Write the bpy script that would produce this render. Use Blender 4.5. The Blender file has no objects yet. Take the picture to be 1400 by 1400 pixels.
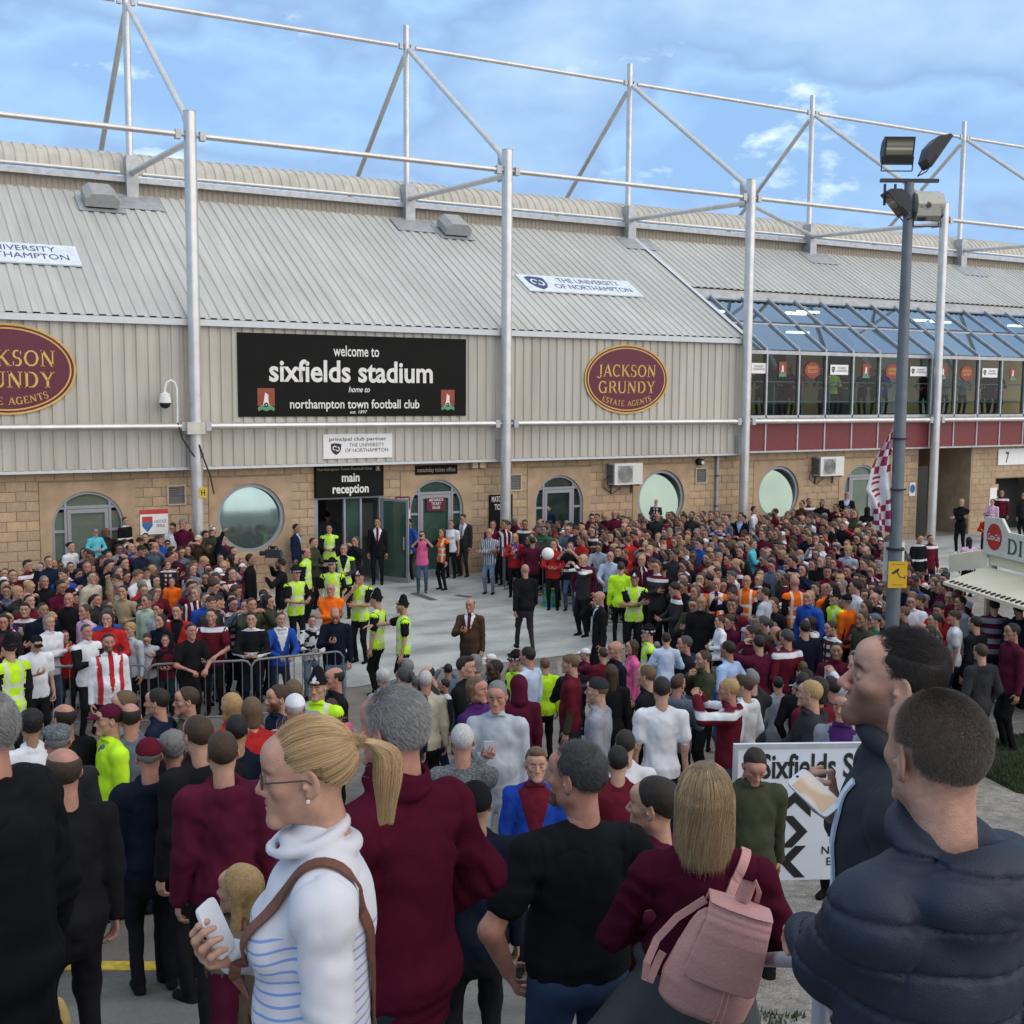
import bpy, bmesh, math, random
import numpy as np
from mathutils import Vector, Matrix, Euler
random.seed(7); RNG=np.random.RandomState(11)
SC=bpy.context.scene; COL=SC.collection
PI=math.pi
# ---------------------------------------------------------------- camera
F,TH,PH,RHO,D=1619.34,.1004,1.0544,.0059,30.2
CAM=np.array([0,-D,5.3])
_f=np.array([math.cos(PH)*math.cos(TH),math.sin(PH)*math.cos(TH),-math.sin(TH)])
_r=np.array([math.sin(PH),-math.cos(PH),0.]); _u=np.cross(_r,_f)
DH=np.array([math.cos(PH),math.sin(PH)]); RH=np.array([math.sin(PH),-math.cos(PH)])
cr=_r*math.cos(RHO)+_u*math.sin(RHO); cu=_u*math.cos(RHO)-_r*math.sin(RHO)
cd=bpy.data.cameras.new('camera'); cam=bpy.data.objects.new('camera',cd); COL.objects.link(cam)
M=Matrix.Identity(4)
for i in range(3): M[i][0]=cr[i]; M[i][1]=cu[i]; M[i][2]=-_f[i]; M[i][3]=CAM[i]
cam.matrix_world=M; cd.sensor_width=36; cd.sensor_fit='HORIZONTAL'; cd.lens=F/1400*36
cd.clip_start=.05; cd.clip_end=3000; SC.camera=cam
def ray(x,y):
    c,s=math.cos(RHO),math.sin(RHO); a,b=x-700,y-700
    return _f+_r*(c*a+s*b)/F-_u*(-s*a+c*b)/F
def onY(x,y,Y0=0): d=ray(x,y); return CAM+d*((Y0-CAM[1])/d[1])
def onZ(x,y,Z0=0): d=ray(x,y); return CAM+d*((Z0-CAM[2])/d[2])
def atdepth(x,y,dd): d=ray(x,y); return CAM+d*(dd/(d[:2]@DH))
# ---------------------------------------------------------------- sky, sun, exposure
W=bpy.data.worlds.new('World'); SC.world=W; W.use_nodes=True
nt=W.node_tree; N=nt.nodes; N.clear()
def nd(t,**k):
    n=N.new(t)
    for a,b in k.items(): setattr(n,a,b)
    return n
SUN_AZ=math.radians(-62); SUN_EL=math.radians(12)      # warm evening light from behind the camera's right shoulder
out=nd('ShaderNodeOutputWorld'); bg=nd('ShaderNodeBackground'); bg.inputs[1].default_value=.145
sky=nd('ShaderNodeTexSky',sky_type='NISHITA'); sky.sun_disc=False; sky.sun_elevation=SUN_EL; sky.sun_rotation=PI/2-SUN_AZ
sky.air_density=1.0; sky.dust_density=.6; sky.ozone_density=2.5
tc=nd('ShaderNodeTexCoord'); sep=nd('ShaderNodeSeparateXYZ')
nt.links.new(tc.outputs['Generated'],sep.inputs[0])
def math_(op,a,b=None,c=False):
    n=nd('ShaderNodeMath',operation=op,use_clamp=c)
    for i,v in enumerate((a,b)):
        if v is None: continue
        if isinstance(v,(int,float)): n.inputs[i].default_value=v
        else: nt.links.new(v,n.inputs[i])
    return n.outputs[0]
cx=nd('ShaderNodeCombineXYZ'); nt.links.new(sep.outputs[0],cx.inputs[0]); nt.links.new(sep.outputs[1],cx.inputs[1]); nt.links.new(math_('MULTIPLY',sep.outputs[2],2.1),cx.inputs[2])
def noise(sc,det,rough,loc=(0,0,0),scl=(1,1,1)):
    mp=nd('ShaderNodeMapping'); mp.inputs[1].default_value=loc; mp.inputs[3].default_value=scl
    nt.links.new(cx.outputs[0],mp.inputs[0]); n=nd('ShaderNodeTexNoise'); n.inputs['Scale'].default_value=sc
    n.inputs['Detail'].default_value=det; n.inputs['Roughness'].default_value=rough; nt.links.new(mp.outputs[0],n.inputs[0]); return n.outputs[0]
def ramp(src,stops):
    n=nd('ShaderNodeValToRGB'); nt.links.new(src,n.inputs[0]); e=n.color_ramp.elements
    e[0].position,e[0].color=stops[0][0],(*stops[0][1],1); e[1].position,e[1].color=stops[-1][0],(*stops[-1][1],1)
    for p,c in stops[1:-1]: x=e.new(p); x.color=(*c,1)
    return n.outputs[0]
def mix(fac,a,b,mode='MIX'):
    n=nd('ShaderNodeMix',data_type='RGBA',blend_type=mode)
    if isinstance(fac,(int,float)): n.inputs[0].default_value=fac
    else: nt.links.new(fac,n.inputs[0])
    for s,v in ((6,a),(7,b)):
        if isinstance(v,tuple): n.inputs[s].default_value=(*v,1)
        else: nt.links.new(v,n.inputs[s])
    return n.outputs[2]
g=lambda v:(v,v,v)
# broken cloud sheet (soft, low contrast) over the clear dusk sky, with a few bright gaps
base=ramp(noise(4.4,5,.5,(3.1,1.7,0)),[(.36,(1.5,2.55,4.2)),(.44,(2.0,3.2,4.8)),(.50,(1.5,2.35,3.8)),(.57,(1.95,2.95,4.3)),(.65,(2.6,3.6,4.7))])
skc=mix(1.0,sky.outputs[0],(7.,7.,7.),'DARKEN'); veil=mix(.93,skc,base)
hz=math_('SUBTRACT',1.0,math_('MULTIPLY',sep.outputs[2],2.6),True)
veil=mix(math_('MULTIPLY',hz,.55),veil,(1.55,2.5,4.05))
gap=ramp(noise(8.5,5,.6,(7.3,-2.2,1)),[(.62,g(0)),(.73,g(1))])
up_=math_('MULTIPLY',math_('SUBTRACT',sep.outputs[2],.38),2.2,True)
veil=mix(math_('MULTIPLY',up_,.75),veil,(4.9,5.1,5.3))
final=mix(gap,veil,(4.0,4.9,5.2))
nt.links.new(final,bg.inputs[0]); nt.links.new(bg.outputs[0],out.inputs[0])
sl=bpy.data.lights.new('sun','SUN'); sl.energy=2.0; sl.angle=math.radians(100); sl.color=(1,.84,.66)
so=bpy.data.objects.new('sun',sl); COL.objects.link(so)
sd=Vector((math.cos(SUN_EL)*math.cos(SUN_AZ),math.cos(SUN_EL)*math.sin(SUN_AZ),math.sin(SUN_EL)))
so.rotation_euler=sd.to_track_quat('Z','Y').to_euler(); so.location=(0,-40,30)
vs=SC.view_settings; vs.view_transform='Standard'; vs.look='None'; vs.exposure=0.67; vs.gamma=1; vs.use_curve_mapping=False
SC.cycles.max_bounces=5; SC.cycles.diffuse_bounces=2; SC.cycles.glossy_bounces=3; SC.cycles.transparent_max_bounces=12
# ---------------------------------------------------------------- helpers
def s2l(c):
    if isinstance(c,str): c=[int(c[i:i+2],16)/255 for i in (0,2,4)]
    return tuple(((v+.055)/1.055)**2.4 if v>.04045 else v/12.92 for v in c)
MATS={}
def mat(name,col,rough=.6,metal=0,var=.12,vscale=6,bump=0,bscale=40,spec=.4,emit=None,attr=None,pattern=None,sheen=0,ior=None):
    if name in MATS: return MATS[name]
    m=bpy.data.materials.new(name); m.use_nodes=True; t=m.node_tree; b=t.nodes['Principled BSDF']
    col=s2l(col) if isinstance(col,str) else col
    b.inputs['Roughness'].default_value=rough; b.inputs['Metallic'].default_value=metal; b.inputs['Specular IOR Level'].default_value=spec
    if sheen: b.inputs['Sheen Weight'].default_value=sheen; b.inputs['Sheen Roughness'].default_value=.6
    L=t.links.new; tcn=t.nodes.new('ShaderNodeTexCoord'); src=None
    def rgb(c):
        n=t.nodes.new('ShaderNodeRGB'); n.outputs[0].default_value=(*c,1); return n.outputs[0]
    def mx(fac,a,c,mode='MIX'):
        n=t.nodes.new('ShaderNodeMix'); n.data_type='RGBA'; n.blend_type=mode
        if isinstance(fac,(int,float)): n.inputs[0].default_value=fac
        else: L(fac,n.inputs[0])
        for s_,v in ((6,a),(7,c)):
            if isinstance(v,tuple): n.inputs[s_].default_value=(*v,1)
            else: L(v,n.inputs[s_])
        return n.outputs[2]
    def ns(scale,det=4,coord='Object',scl=None):
        n=t.nodes.new('ShaderNodeTexNoise'); n.inputs['Scale'].default_value=scale; n.inputs['Detail'].default_value=det
        if scl:
            mp=t.nodes.new('ShaderNodeMapping'); mp.inputs[3].default_value=scl; L(tcn.outputs[coord],mp.inputs[0]); L(mp.outputs[0],n.inputs[0])
        else: L(tcn.outputs[coord],n.inputs[0])
        return n.outputs[0]
    def rp(s,stops):
        n=t.nodes.new('ShaderNodeValToRGB'); L(s,n.inputs[0]); e=n.color_ramp.elements; n.color_ramp.interpolation=('CONSTANT' if len(stops[0])==3 else 'LINEAR')
        e[0].position=stops[0][0]; e[0].color=(*stops[0][1],1); e[1].position=stops[-1][0]; e[1].color=(*stops[-1][1],1)
        for q in stops[1:-1]: x=e.new(q[0]); x.color=(*q[1],1)
        return n.outputs[0]
    c=rgb(col)
    if pattern: c=pattern(t,L,tcn,c,mx,ns,rp)
    if var: 
        f=rp(ns(vscale),[(.3,g(1-var)),(.7,g(1+var))]); c=mx(1.0,c,f,'MULTIPLY')
    if attr:
        a=t.nodes.new('ShaderNodeAttribute'); a.attribute_name=attr; c=mx(1.0,c,a.outputs[0],'MULTIPLY')
    L(c,b.inputs['Base Color'])
    if bump:
        bn=t.nodes.new('ShaderNodeBump'); bn.inputs['Strength'].default_value=bump; bn.inputs['Distance'].default_value=.01
        L(ns(bscale,3),bn.inputs['Height']); L(bn.outputs[0],b.inputs['Normal'])
    if emit: b.inputs['Emission Color'].default_value=(*emit[0],1); b.inputs['Emission Strength'].default_value=emit[1]
    MATS[name]=m; return m
class MB:
    def __init__(s): s.v=[]; s.f=[]
    def add(s,vs,fs):
        o=len(s.v); s.v+= [tuple(map(float,p)) for p in vs]; s.f+=[tuple(i+o for i in q) for q in fs]; return s
    def quad(s,a,b,c,d): return s.add([a,b,c,d],[(0,1,2,3)])
    def box(s,x0,x1,y0,y1,z0,z1):
        return s.add([(x0,y0,z0),(x1,y0,z0),(x1,y1,z0),(x0,y1,z0),(x0,y0,z1),(x1,y0,z1),(x1,y1,z1),(x0,y1,z1)],[(0,3,2,1),(4,5,6,7),(0,1,5,4),(1,2,6,5),(2,3,7,6),(3,0,4,7)])
    def obox(s,c,ax,ay,az,hx,hy,hz):
        c=np.array(c,float); ax,ay,az=[np.array(a,float)/np.linalg.norm(a) for a in (ax,ay,az)]
        P=[c+ax*i*hx+ay*j*hy+az*k*hz for k in(-1,1) for (i,j) in((-1,-1),(1,-1),(1,1),(-1,1))]
        return s.add(P,[(0,3,2,1),(4,5,6,7),(0,1,5,4),(1,2,6,5),(2,3,7,6),(3,0,4,7)])
    def tube(s,p,q,r,n=14,r2=None,caps=True):
        p,q=np.array(p,float),np.array(q,float); a=q-p; a/=np.linalg.norm(a); h=np.array([0,0,1.]) if abs(a[2])<.9 else np.array([1.,0,0])
        x=np.cross(h,a); x/=np.linalg.norm(x); y=np.cross(a,x); r2=r if r2 is None else r2
        P=[p+(x*math.cos(t)+y*math.sin(t))*r for t in np.linspace(0,2*PI,n,False)]+[q+(x*math.cos(t)+y*math.sin(t))*r2 for t in np.linspace(0,2*PI,n,False)]
        f=[(i,(i+1)%n,n+(i+1)%n,n+i) for i in range(n)]
        if caps: f+=[tuple(range(n-1,-1,-1)),tuple(range(n,2*n))]
        return s.add(P,f)
    def path(s,pts,r,n=10):
        pts=[np.array(p,float) for p in pts]; P=[];f=[];x=None
        for k,p in enumerate(pts):
            a=pts[min(k+1,len(pts)-1)]-pts[max(k-1,0)]; a/=np.linalg.norm(a)
            if x is None: h=np.array([0,0,1.]) if abs(a[2])<.9 else np.array([1.,0,0]); x=np.cross(h,a)
            x=x-a*(x@a); x/=np.linalg.norm(x); y=np.cross(a,x); rr=r[k] if hasattr(r,'__len__') else r
            P+=[p+(x*math.cos(t)+y*math.sin(t))*rr for t in np.linspace(0,2*PI,n,False)]
            if k: f+=[((k-1)*n+i,(k-1)*n+(i+1)%n,k*n+(i+1)%n,k*n+i) for i in range(n)]
        f+=[tuple(range(n-1,-1,-1)),tuple(range(len(P)-n,len(P)))]
        return s.add(P,f)
    def prism(s,poly,fr,d):
        """extrude a 2-D polygon: fr(u,v,w)->3-D, w from 0 to d"""
        n=len(poly); P=[fr(u,v,0) for u,v in poly]+[fr(u,v,d) for u,v in poly]
        return s.add(P,[tuple(range(n-1,-1,-1)),tuple(range(n,2*n))]+[(i,(i+1)%n,n+(i+1)%n,n+i) for i in range(n)])
    def mesh(s,name):
        m=bpy.data.meshes.new(name); m.from_pydata(s.v,[],s.f); m.update(); return m
    def build(s,name,m,parent=None,smooth=False,fix=True):
        me=s.mesh(name)
        if fix:
            bm=bmesh.new(); bm.from_mesh(me); bmesh.ops.recalc_face_normals(bm,faces=bm.faces); bm.to_mesh(me); bm.free()
        if smooth:
            me.polygons.foreach_set('use_smooth',[True]*len(me.polygons))
            try: me.set_sharp_from_angle(angle=math.radians(40))
            except Exception: pass
        me.materials.append(m); o=bpy.data.objects.new(name,me); COL.objects.link(o)
        if parent: o.parent=parent
        return o
def tag(o,label=None,cat=None,group=None,kind=None):
    if label: o['label']=label
    if cat: o['category']=cat
    if group: o['group']=group
    if kind: o['kind']=kind
    return o
def thing(name,label,cat,loc=(0,0,0),group=None):
    o=bpy.data.objects.new(name,None); COL.objects.link(o); o.location=loc; o.empty_display_size=.2; return tag(o,label,cat,group)
def rel(parent): return parent.location
def copy_tree(o,parent=None):
    c=o.copy(); COL.objects.link(c); c.parent=parent
    if parent is not None: c.matrix_parent_inverse=o.matrix_parent_inverse.copy()
    for ch in list(o.children): copy_tree(ch,c)
    return c
def inst(mesh,name,parent=None,loc=(0,0,0)):
    o=bpy.data.objects.new(name,mesh); COL.objects.link(o); o.location=loc
    if parent: o.parent=parent
    return o
# ---------------------------------------------------------------- lettering
def text(s,name,m,parent,fr,cx,cz,w,h,bold=.0,shear=0,depth=.004):
    """fr(u,v,w)->3-D frame of the board; text centred on (cx,cz), w wide, h high (height of a capital)"""
    c=bpy.data.curves.new(name,'FONT'); c.body=s; c.size=1; c.offset=bold; c.shear=shear; c.align_x='CENTER'; c.resolution_u=3
    o=bpy.data.objects.new(name,c); COL.objects.link(o); bpy.context.view_layer.update()
    dg=bpy.context.evaluated_depsgraph_get(); me=bpy.data.meshes.new_from_object(o.evaluated_get(dg)); bpy.data.objects.remove(o)
    n=len(me.vertices); co=np.zeros(n*3); me.vertices.foreach_get('co',co); co=co.reshape(-1,3)
    x0,x1=co[:,0].min(),co[:,0].max(); caph=.729*1.0
    lines=s.count('\n')+1
    co2=np.array([fr((p[0]-(x0+x1)/2)/(x1-x0)*w+cx,p[1]/caph*h+cz-h/2+(lines-1)*h*.9,depth) for p in co])
    me.vertices.foreach_set('co',co2.ravel()); me.materials.clear(); me.materials.append(m); me.update()
    ob=bpy.data.objects.new(name,me); COL.objects.link(ob); ob.parent=parent; return ob
GL={ # serif capitals: (width, [(x0,y0,x1,y1,thick)], arcs[(cx,cy,rx,ry,a0,a1,thick)], serifs [(x,y,half)])
'J':(.42,[(.28,.2,.28,1,.13)],[(.12,.16,.16,.26,-150,0,.1)],[(.28,1,.12)]),
'A':(.72,[(.08,0,.36,1,.07),(.36,1,.64,0,.14),(.2,.34,.52,.34,.06)],[],[(.08,0,.1),(.64,0,.12)]),
'C':(.7,[(.6,.7,.6,.97,.05)],[(.37,.5,.3,.47,45,315,.12)],[]),
'K':(.74,[(.13,0,.13,1,.13),(.15,.42,.58,1,.07),(.3,.56,.64,0,.13)],[],[(.13,0,.12),(.13,1,.12),(.58,1,.1),(.64,0,.12)]),
'S':(.52,[(.44,.72,.44,.97,.05),(.07,.03,.07,.3,.05)],[(.26,.74,.17,.23,60,270,.11),(.26,.27,.18,.24,-120,90,.12)],[]),
'O':(.8,[],[(.4,.5,.32,.47,0,360,.12)],[]),
'N':(.78,[(.12,0,.12,1,.07),(.12,1,.64,0,.14),(.64,0,.64,1,.07)],[],[(.12,0,.11),(.12,1,.11),(.64,1,.11)]),
'G':(.78,[(.62,.02,.62,.42,.12),(.6,.72,.6,.97,.05)],[(.38,.5,.3,.47,45,315,.12)],[(.62,.42,.12)]),
'R':(.7,[(.13,0,.13,1,.13),(.13,.96,.35,.96,.06),(.13,.5,.35,.5,.06),(.36,.5,.62,0,.13)],[(.34,.73,.19,.23,-90,90,.12)],[(.13,0,.12),(.13,1,.12),(.62,0,.1)]),
'U':(.74,[(.12,.3,.12,1,.13),(.6,.3,.6,1,.07)],[(.36,.3,.24,.27,180,360,.1)],[(.12,1,.12),(.6,1,.11)]),
'D':(.76,[(.13,0,.13,1,.13),(.13,.96,.35,.96,.06),(.13,.04,.35,.04,.06)],[(.33,.5,.3,.46,-90,90,.13)],[(.13,0,.11),(.13,1,.11)]),
'Y':(.7,[(.35,0,.35,.45,.13),(.08,1,.35,.45,.13),(.6,1,.35,.45,.07)],[],[(.35,0,.12),(.08,1,.11),(.6,1,.1)]),
'E':(.6,[(.13,0,.13,1,.13),(.13,.96,.5,.96,.06),(.13,.5,.42,.5,.06),(.13,.04,.52,.04,.06),(.5,.78,.5,.99,.05),(.53,.01,.53,.25,.05)],[],[(.13,0,.1),(.13,1,.1)]),
'T':(.64,[(.32,0,.32,1,.13),(.05,.96,.59,.96,.06),(.06,.76,.06,.98,.05),(.58,.76,.58,.98,.05)],[],[(.32,0,.12)]),
'I':(.28,[(.14,0,.14,1,.13)],[],[(.14,0,.12),(.14,1,.12)]),' ':(.4,[],[],[])}
def serif(s,name,m,parent,fr,cx,cz,w,h,depth=.006,bend=None):
    tot=sum(GL[c][0] for c in s)+.06*(len(s)-1); mb=MB(); x=0; k=w/tot
    def P(u,v):
        X,Z=(u-tot/2)*k,v*h
        if bend:
            R=bend; t=X/R; X,Z=(R-Z)*math.sin(t),R-(R-Z)*math.cos(t)
        return fr(cx+X,cz-h/2+Z,depth)
    q=k/h
    def stroke(a,b,c,d,t):
        dx,dy=(c-a)*k,(d-b)*h; L=math.hypot(dx,dy) or 1; nx,ny=-dy/L*t/2*k,dx/L*t/2*k
        mb.quad(P(a+nx/k,b+ny/h),P(a-nx/k,b-ny/h),P(c-nx/k,d-ny/h),P(c+nx/k,d+ny/h))
    for ch in s:
        wd,st,ar,se=GL[ch]
        for (a,b,c,d,t) in st: stroke(x+a,b,x+c,d,t)
        for (ax,ay,rx,ry,a0,a1,t) in ar:
            n=10; A=[math.radians(a0+(a1-a0)*i/n) for i in range(n+1)]
            for i in range(n):
                pts=[]
                for aa,o in ((A[i],1),(A[i],-1),(A[i+1],-1),(A[i+1],1)):
                    tt=.035+(t/2-.03)*abs(math.cos(aa))**1.3+.0
                    pts.append(P(x+ax+(rx+o*tt)*math.cos(aa),ay+(ry+o*tt*q)*math.sin(aa)))
                mb.quad(*pts)
        for (sx,sy,hw) in se: stroke(x+sx-hw,sy+(.025 if sy<.5 else -.025),x+sx+hw,sy+(.025 if sy<.5 else -.025),.05)
        x+=wd+.06
    return mb.build(name,m,parent,fix=False)
def ell(cx,cz,rx,rz,n=48,a0=0,a1=2*PI): return [(cx+rx*math.cos(t),cz+rz*math.sin(t)) for t in np.linspace(a0,a1,n,False)]
def ring(mb,fr,cx,cz,rx,rz,t,d0,d1,n=48,a0=0,a1=2*PI,closed=True):
    A=np.linspace(a0,a1,n+1)
    o=[(cx+rx*math.cos(a),cz+rz*math.sin(a)) for a in A]; i_=[(cx+(rx-t)*math.cos(a),cz+(rz-t)*math.sin(a)) for a in A]
    for k in range(n):
        a,b,c,d=o[k],o[k+1],i_[k+1],i_[k]
        mb.add([fr(*a,d1),fr(*b,d1),fr(*c,d1),fr(*d,d1),fr(*a,d0),fr(*b,d0),fr(*c,d0),fr(*d,d0)],[(0,1,2,3),(0,4,5,1),(2,6,7,3)])
    return mb
def FY(Y0): return lambda u,v,w: (u,Y0-w,v)          # frame of a face on a plane Y = Y0, w towards the viewer's side
# ================================================================ ground
GP=[(-40,-2.33),(2.6,-2.35),(3.1,-2.55),(3.6,-2.8),(5.5,-3.4),(6.6,-3.7),(7.3,-3.88),(7.68,-3.88),(7.70,-4.0),(9,-4.12),(10,-4.3),(12,-4.65),(14,-4.95),(17,-5.25),(19,-5.3),(900,-5.3)]
def G(d): return 5.3+float(np.interp(d,[a for a,b in GP],[b for a,b in GP]))
def gpt(d,l,dz=0):
    p=CAM[:2]+DH*d+RH*l; return (p[0],p[1],G(d)+dz)
def gsheet(name,m,ds,ls,dz=0,kind='structure'):
    v=[gpt(d,l,dz) for d in ds for l in ls]; n=len(ls)
    f=[(i*n+j,i*n+j+1,(i+1)*n+j+1,(i+1)*n+j) for i in range(len(ds)-1) for j in range(n-1)]
    mb=MB(); mb.add(v,f); o=mb.build(name,m); tag(o,kind=kind); return o
def pat_ground(t,L,tcn,c,mx,ns,rp):
    a=rp(ns(.6,6),[(.35,(.19,.175,.15)),(.55,(.27,.25,.22)),(.7,(.15,.14,.125))])
    b=rp(ns(9,6),[(.3,g(.7)),(.7,g(1.3))]); s=rp(ns(55,2),[(.3,g(.7)),(.5,g(1.0)),(.72,g(1.5))])
    return mx(1.0,mx(1.0,a,b,'MULTIPLY'),s,'MULTIPLY')
m_dirt=mat('dirt_gravel',(.2,.18,.15),.95,var=0,pattern=pat_ground,bump=.8,bscale=70)
gd=[-40,2.6,3.1,3.6,5.5,6.6,7.3,7.68,7.70,9,10,12,14,17,19,60,900]
gsheet('ground',m_dirt,gd,[-700,-40,-8,1.5,12,40,700])
def pat_conc(t,L,tcn,c,mx,ns,rp):
    a=rp(ns(1.1,6),[(.32,g(.72)),(.5,g(.98)),(.72,g(1.14))]); b=rp(ns(30,3),[(.3,g(.88)),(.7,g(1.12))])
    s=rp(ns(.45,4,scl=(1,2.5,1)),[(.42,g(.80)),(.56,g(1.03))])
    return mx(1.0,mx(1.0,mx(1.0,c,a,'MULTIPLY'),b,'MULTIPLY'),s,'MULTIPLY')
m_terr=mat('terrace_concrete',(.16,.155,.14),.9,var=0,pattern=pat_conc,bump=.5,bscale=50)
gsheet('terrace',m_terr,[-12,2.6,3.1,3.6,5.5,6.6,7.3,7.68],[-9,-4,1.35],.006)
m_pave=mat('paving_brown',(.20,.175,.15),.9,var=0,pattern=pat_conc,bump=.4,bscale=60)
gsheet('pavement',m_pave,[7.72,9,10,12,14,17,19,30],[-30,-8,.9],.006)
m_fore=mat('forecourt_concrete',(.40,.41,.39),.85,var=0,pattern=pat_conc,bump=.25,bscale=40)
E1=[onZ(*p)[:2] for p in [(-250,985),(487,940),(595,920),(657,910),(807,893),(1000,868)]]
mb=MB(); poly=[(-9,E1[0][1])]+[tuple(p) for p in E1]+[(60,-6),(60,.36),(-9,.36)]
mb.add([(x,y,.014) for x,y in poly],[tuple(range(len(poly)))]); tag(mb.build('forecourt',m_fore),kind='structure')
mb=MB(); # slabs joints of the forecourt (recessed look: narrow dark strips)
m_yel=mat('yellow_paint',(.62,.42,.04),.75,var=.25,vscale=20)
mb=MB(); a,b=gpt(7.60,-9),gpt(7.60,1.35)
zt=G(7.6)+.012
P=[gpt(7.60,-9),gpt(7.60,1.35),gpt(7.72,1.35),gpt(7.72,-9)]
mb.add([(p[0],p[1],zt) for p in P]+[(p[0],p[1],zt-.13) for p in P],[(0,1,2,3),(3,2,6,7),(0,3,7,4),(1,5,6,2),(0,4,5,1)])
tag(mb.build('step_edge',m_yel),'yellow painted nosing along the edge of the concrete terrace step','step edge',kind='structure')
# tactile / drain slots on the forecourt
m_dk=mat('dark_slot',(.09,.095,.10),.8)
mb=MB()
for (x0,y0,x1,y1,w) in [(560,812,588,822,.22),(620,815,640,818,.2)]:
    p,q=onZ(x0,y0),onZ(x1,y1); dd=(q-p)[:2]; dd/=np.linalg.norm(dd); n=np.array([-dd[1],dd[0]])*w
    mb.add([(p[0],p[1],.020),(q[0],q[1],.020),(q[0]+n[0],q[1]+n[1],.020),(p[0]+n[0],p[1]+n[1],.020)],[(0,1,2,3)])
tag(mb.build('drain_channel',m_dk),kind='structure')
# grass bank by the kiosk
m_grass=mat('grass_soil',(.028,.04,.016),.95,var=.3,vscale=12)
m_blade=mat('grass_blades',(.035,.058,.018),.8,var=.4,vscale=5)
v=[];
gpoly=[onZ(1345,992,0.3),onZ(1420,985,.2),onZ(1500,1010,.2),onZ(1500,1080,.6),onZ(1390,1062,.5),onZ(1345,1040,.4)]
gc=np.mean(gpoly,0); 
def gz(p): return G((p[:2]-CAM[:2])@DH)
mb=MB(); vs_=[(p[0],p[1],gz(p)+.012) for p in [gc]+gpoly]; mb.add(vs_,[(0,i,i%6+1) for i in range(1,7)]); 
tag(mb.build('grass_bank',m_grass),kind='structure')
mb=MB(); R_=random.Random(3)
def blades(mb,tri,n,hh):
    for _ in range(n):
        a,b=R_.random(),R_.random(); 
        if a+b>1:a,b=1-a,1-b
        p=tri[0]+(tri[1]-tri[0])*a+(tri[2]-tri[0])*b; z=gz(p); t=R_.random()*PI*2; h=hh*(.5+R_.random()); w=.006
        mb.add([(p[0]-w*math.cos(t),p[1]-w*math.sin(t),z),(p[0]+w*math.cos(t),p[1]+w*math.sin(t),z),(p[0]+h*.5*math.cos(t+1),p[1]+h*.5*math.sin(t+1),z+h)],[(0,1,2)])
for i in range(6): blades(mb,[gc,gpoly[i],gpoly[(i+1)%6]],2600,.07)
for k in range(14): # weedy tufts on the dirt under the board
    d=5.6+R_.random()*4; l=1.5+R_.random()*1.6; c=np.array(gpt(d,l)); 
    tri=[c,c+np.array([.4,.1,0]),c+np.array([.1,.45,0])]; blades(mb,tri,160,.035)
tag(mb.build('grass',m_blade,fix=False),'short green grass on the bank beside the food kiosk','grass',kind='stuff')
# ================================================================ stadium building
def pat_streak(t,L,tcn,c,mx,ns,rp): return mx(1.0,mx(1.0,c,rp(ns(2.2,5,scl=(1.6,1.6,.12)),[(.3,(.86,.85,.83)),(.6,(1.04,1.04,1.04))]),'MULTIPLY'),rp(ns(.35,3),[(.35,g(.93)),(.65,g(1.05))]),'MULTIPLY')
m_clad=mat('cladding_beige',(.495,.465,.40),.6,var=0,spec=.25,pattern=pat_streak)
m_roof=mat('roof_metal',(.485,.485,.45),.65,var=0,spec=.2,pattern=lambda t,L,tcn,c,mx,ns,rp: mx(1.0,mx(1.0,c,rp(ns(2.5,5,scl=(2,.15,.15)),[(.3,(.90,.89,.87)),(.65,(1.04,1.04,1.04))]),'MULTIPLY'),rp(ns(.25,4),[(.35,g(.93)),(.65,g(1.05))]),'MULTIPLY'))
m_trim=mat('trim_pale',(.60,.62,.62),.45,var=.05)
m_dark=mat('dark_gap',(.02,.02,.02),.8)
m_fasc=mat('fascia_tan',(.36,.315,.25),.6,var=.08)
m_galv=mat('galvanised_steel',(.60,.585,.56),.36,.6,var=.10,vscale=3,bump=.15,bscale=60)
m_gplate=mat('galvanised_plate',(.42,.43,.44),.5,.5,var=.15,vscale=5)
def pat_stone(t,L,tcn,c,mx,ns,rp):
    oi=t.nodes.new('ShaderNodeObjectInfo'); r=rp(oi.outputs['Random'],[(0.,(.86,.87,.9)),(.5,(1,1,1)),(1.,(1.13,1.09,1.02))])
    a=rp(ns(1.3,5),[(.35,g(.82)),(.6,g(1.06))]); b=rp(ns(18,4),[(.3,g(.9)),(.7,g(1.1))])
    return mx(1.0,mx(1.0,mx(1.0,c,r,'MULTIPLY'),a,'MULTIPLY'),b,'MULTIPLY')
m_stone=mat('stone',(.46,.325,.205),.85,var=0,pattern=pat_stone,bump=.5,bscale=35)
m_stone2=mat('stone_smooth',(.42,.295,.185),.85,var=.16,vscale=2.5,bump=.3,bscale=30)
m_mort=mat('mortar',(.31,.225,.145),.9,var=.1)
L_=8.94; S0=7.82; colX=[S0+L_*n for n in range(-1,5)]
B=thing('stadium_building','long stadium stand with beige ribbed cladding over a sandstone wall and metal roof','building')
def ribbed(mb,u0,u1,v0,v1,fr,pitch=.285,dp=.036,top=.70,s=.022):
    u=u0; pts=[(u0,0)]
    while u<u1-1e-4:
        a=u+pitch*top; 
        for q in ((u,dp),(a-s,dp),(a,0),(u+pitch-s,0)): 
            if q[0]<=u1: pts.append(q)
        u+=pitch
    pts.append((u1,0))
    n=len(pts); V=[fr(p[0],v0,p[1]) for p in pts]+[fr(p[0],v1,p[1]) for p in pts]
    mb.add(V,[(i,i+1,n+i+1,n+i) for i in range(n-1)]); return mb
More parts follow.
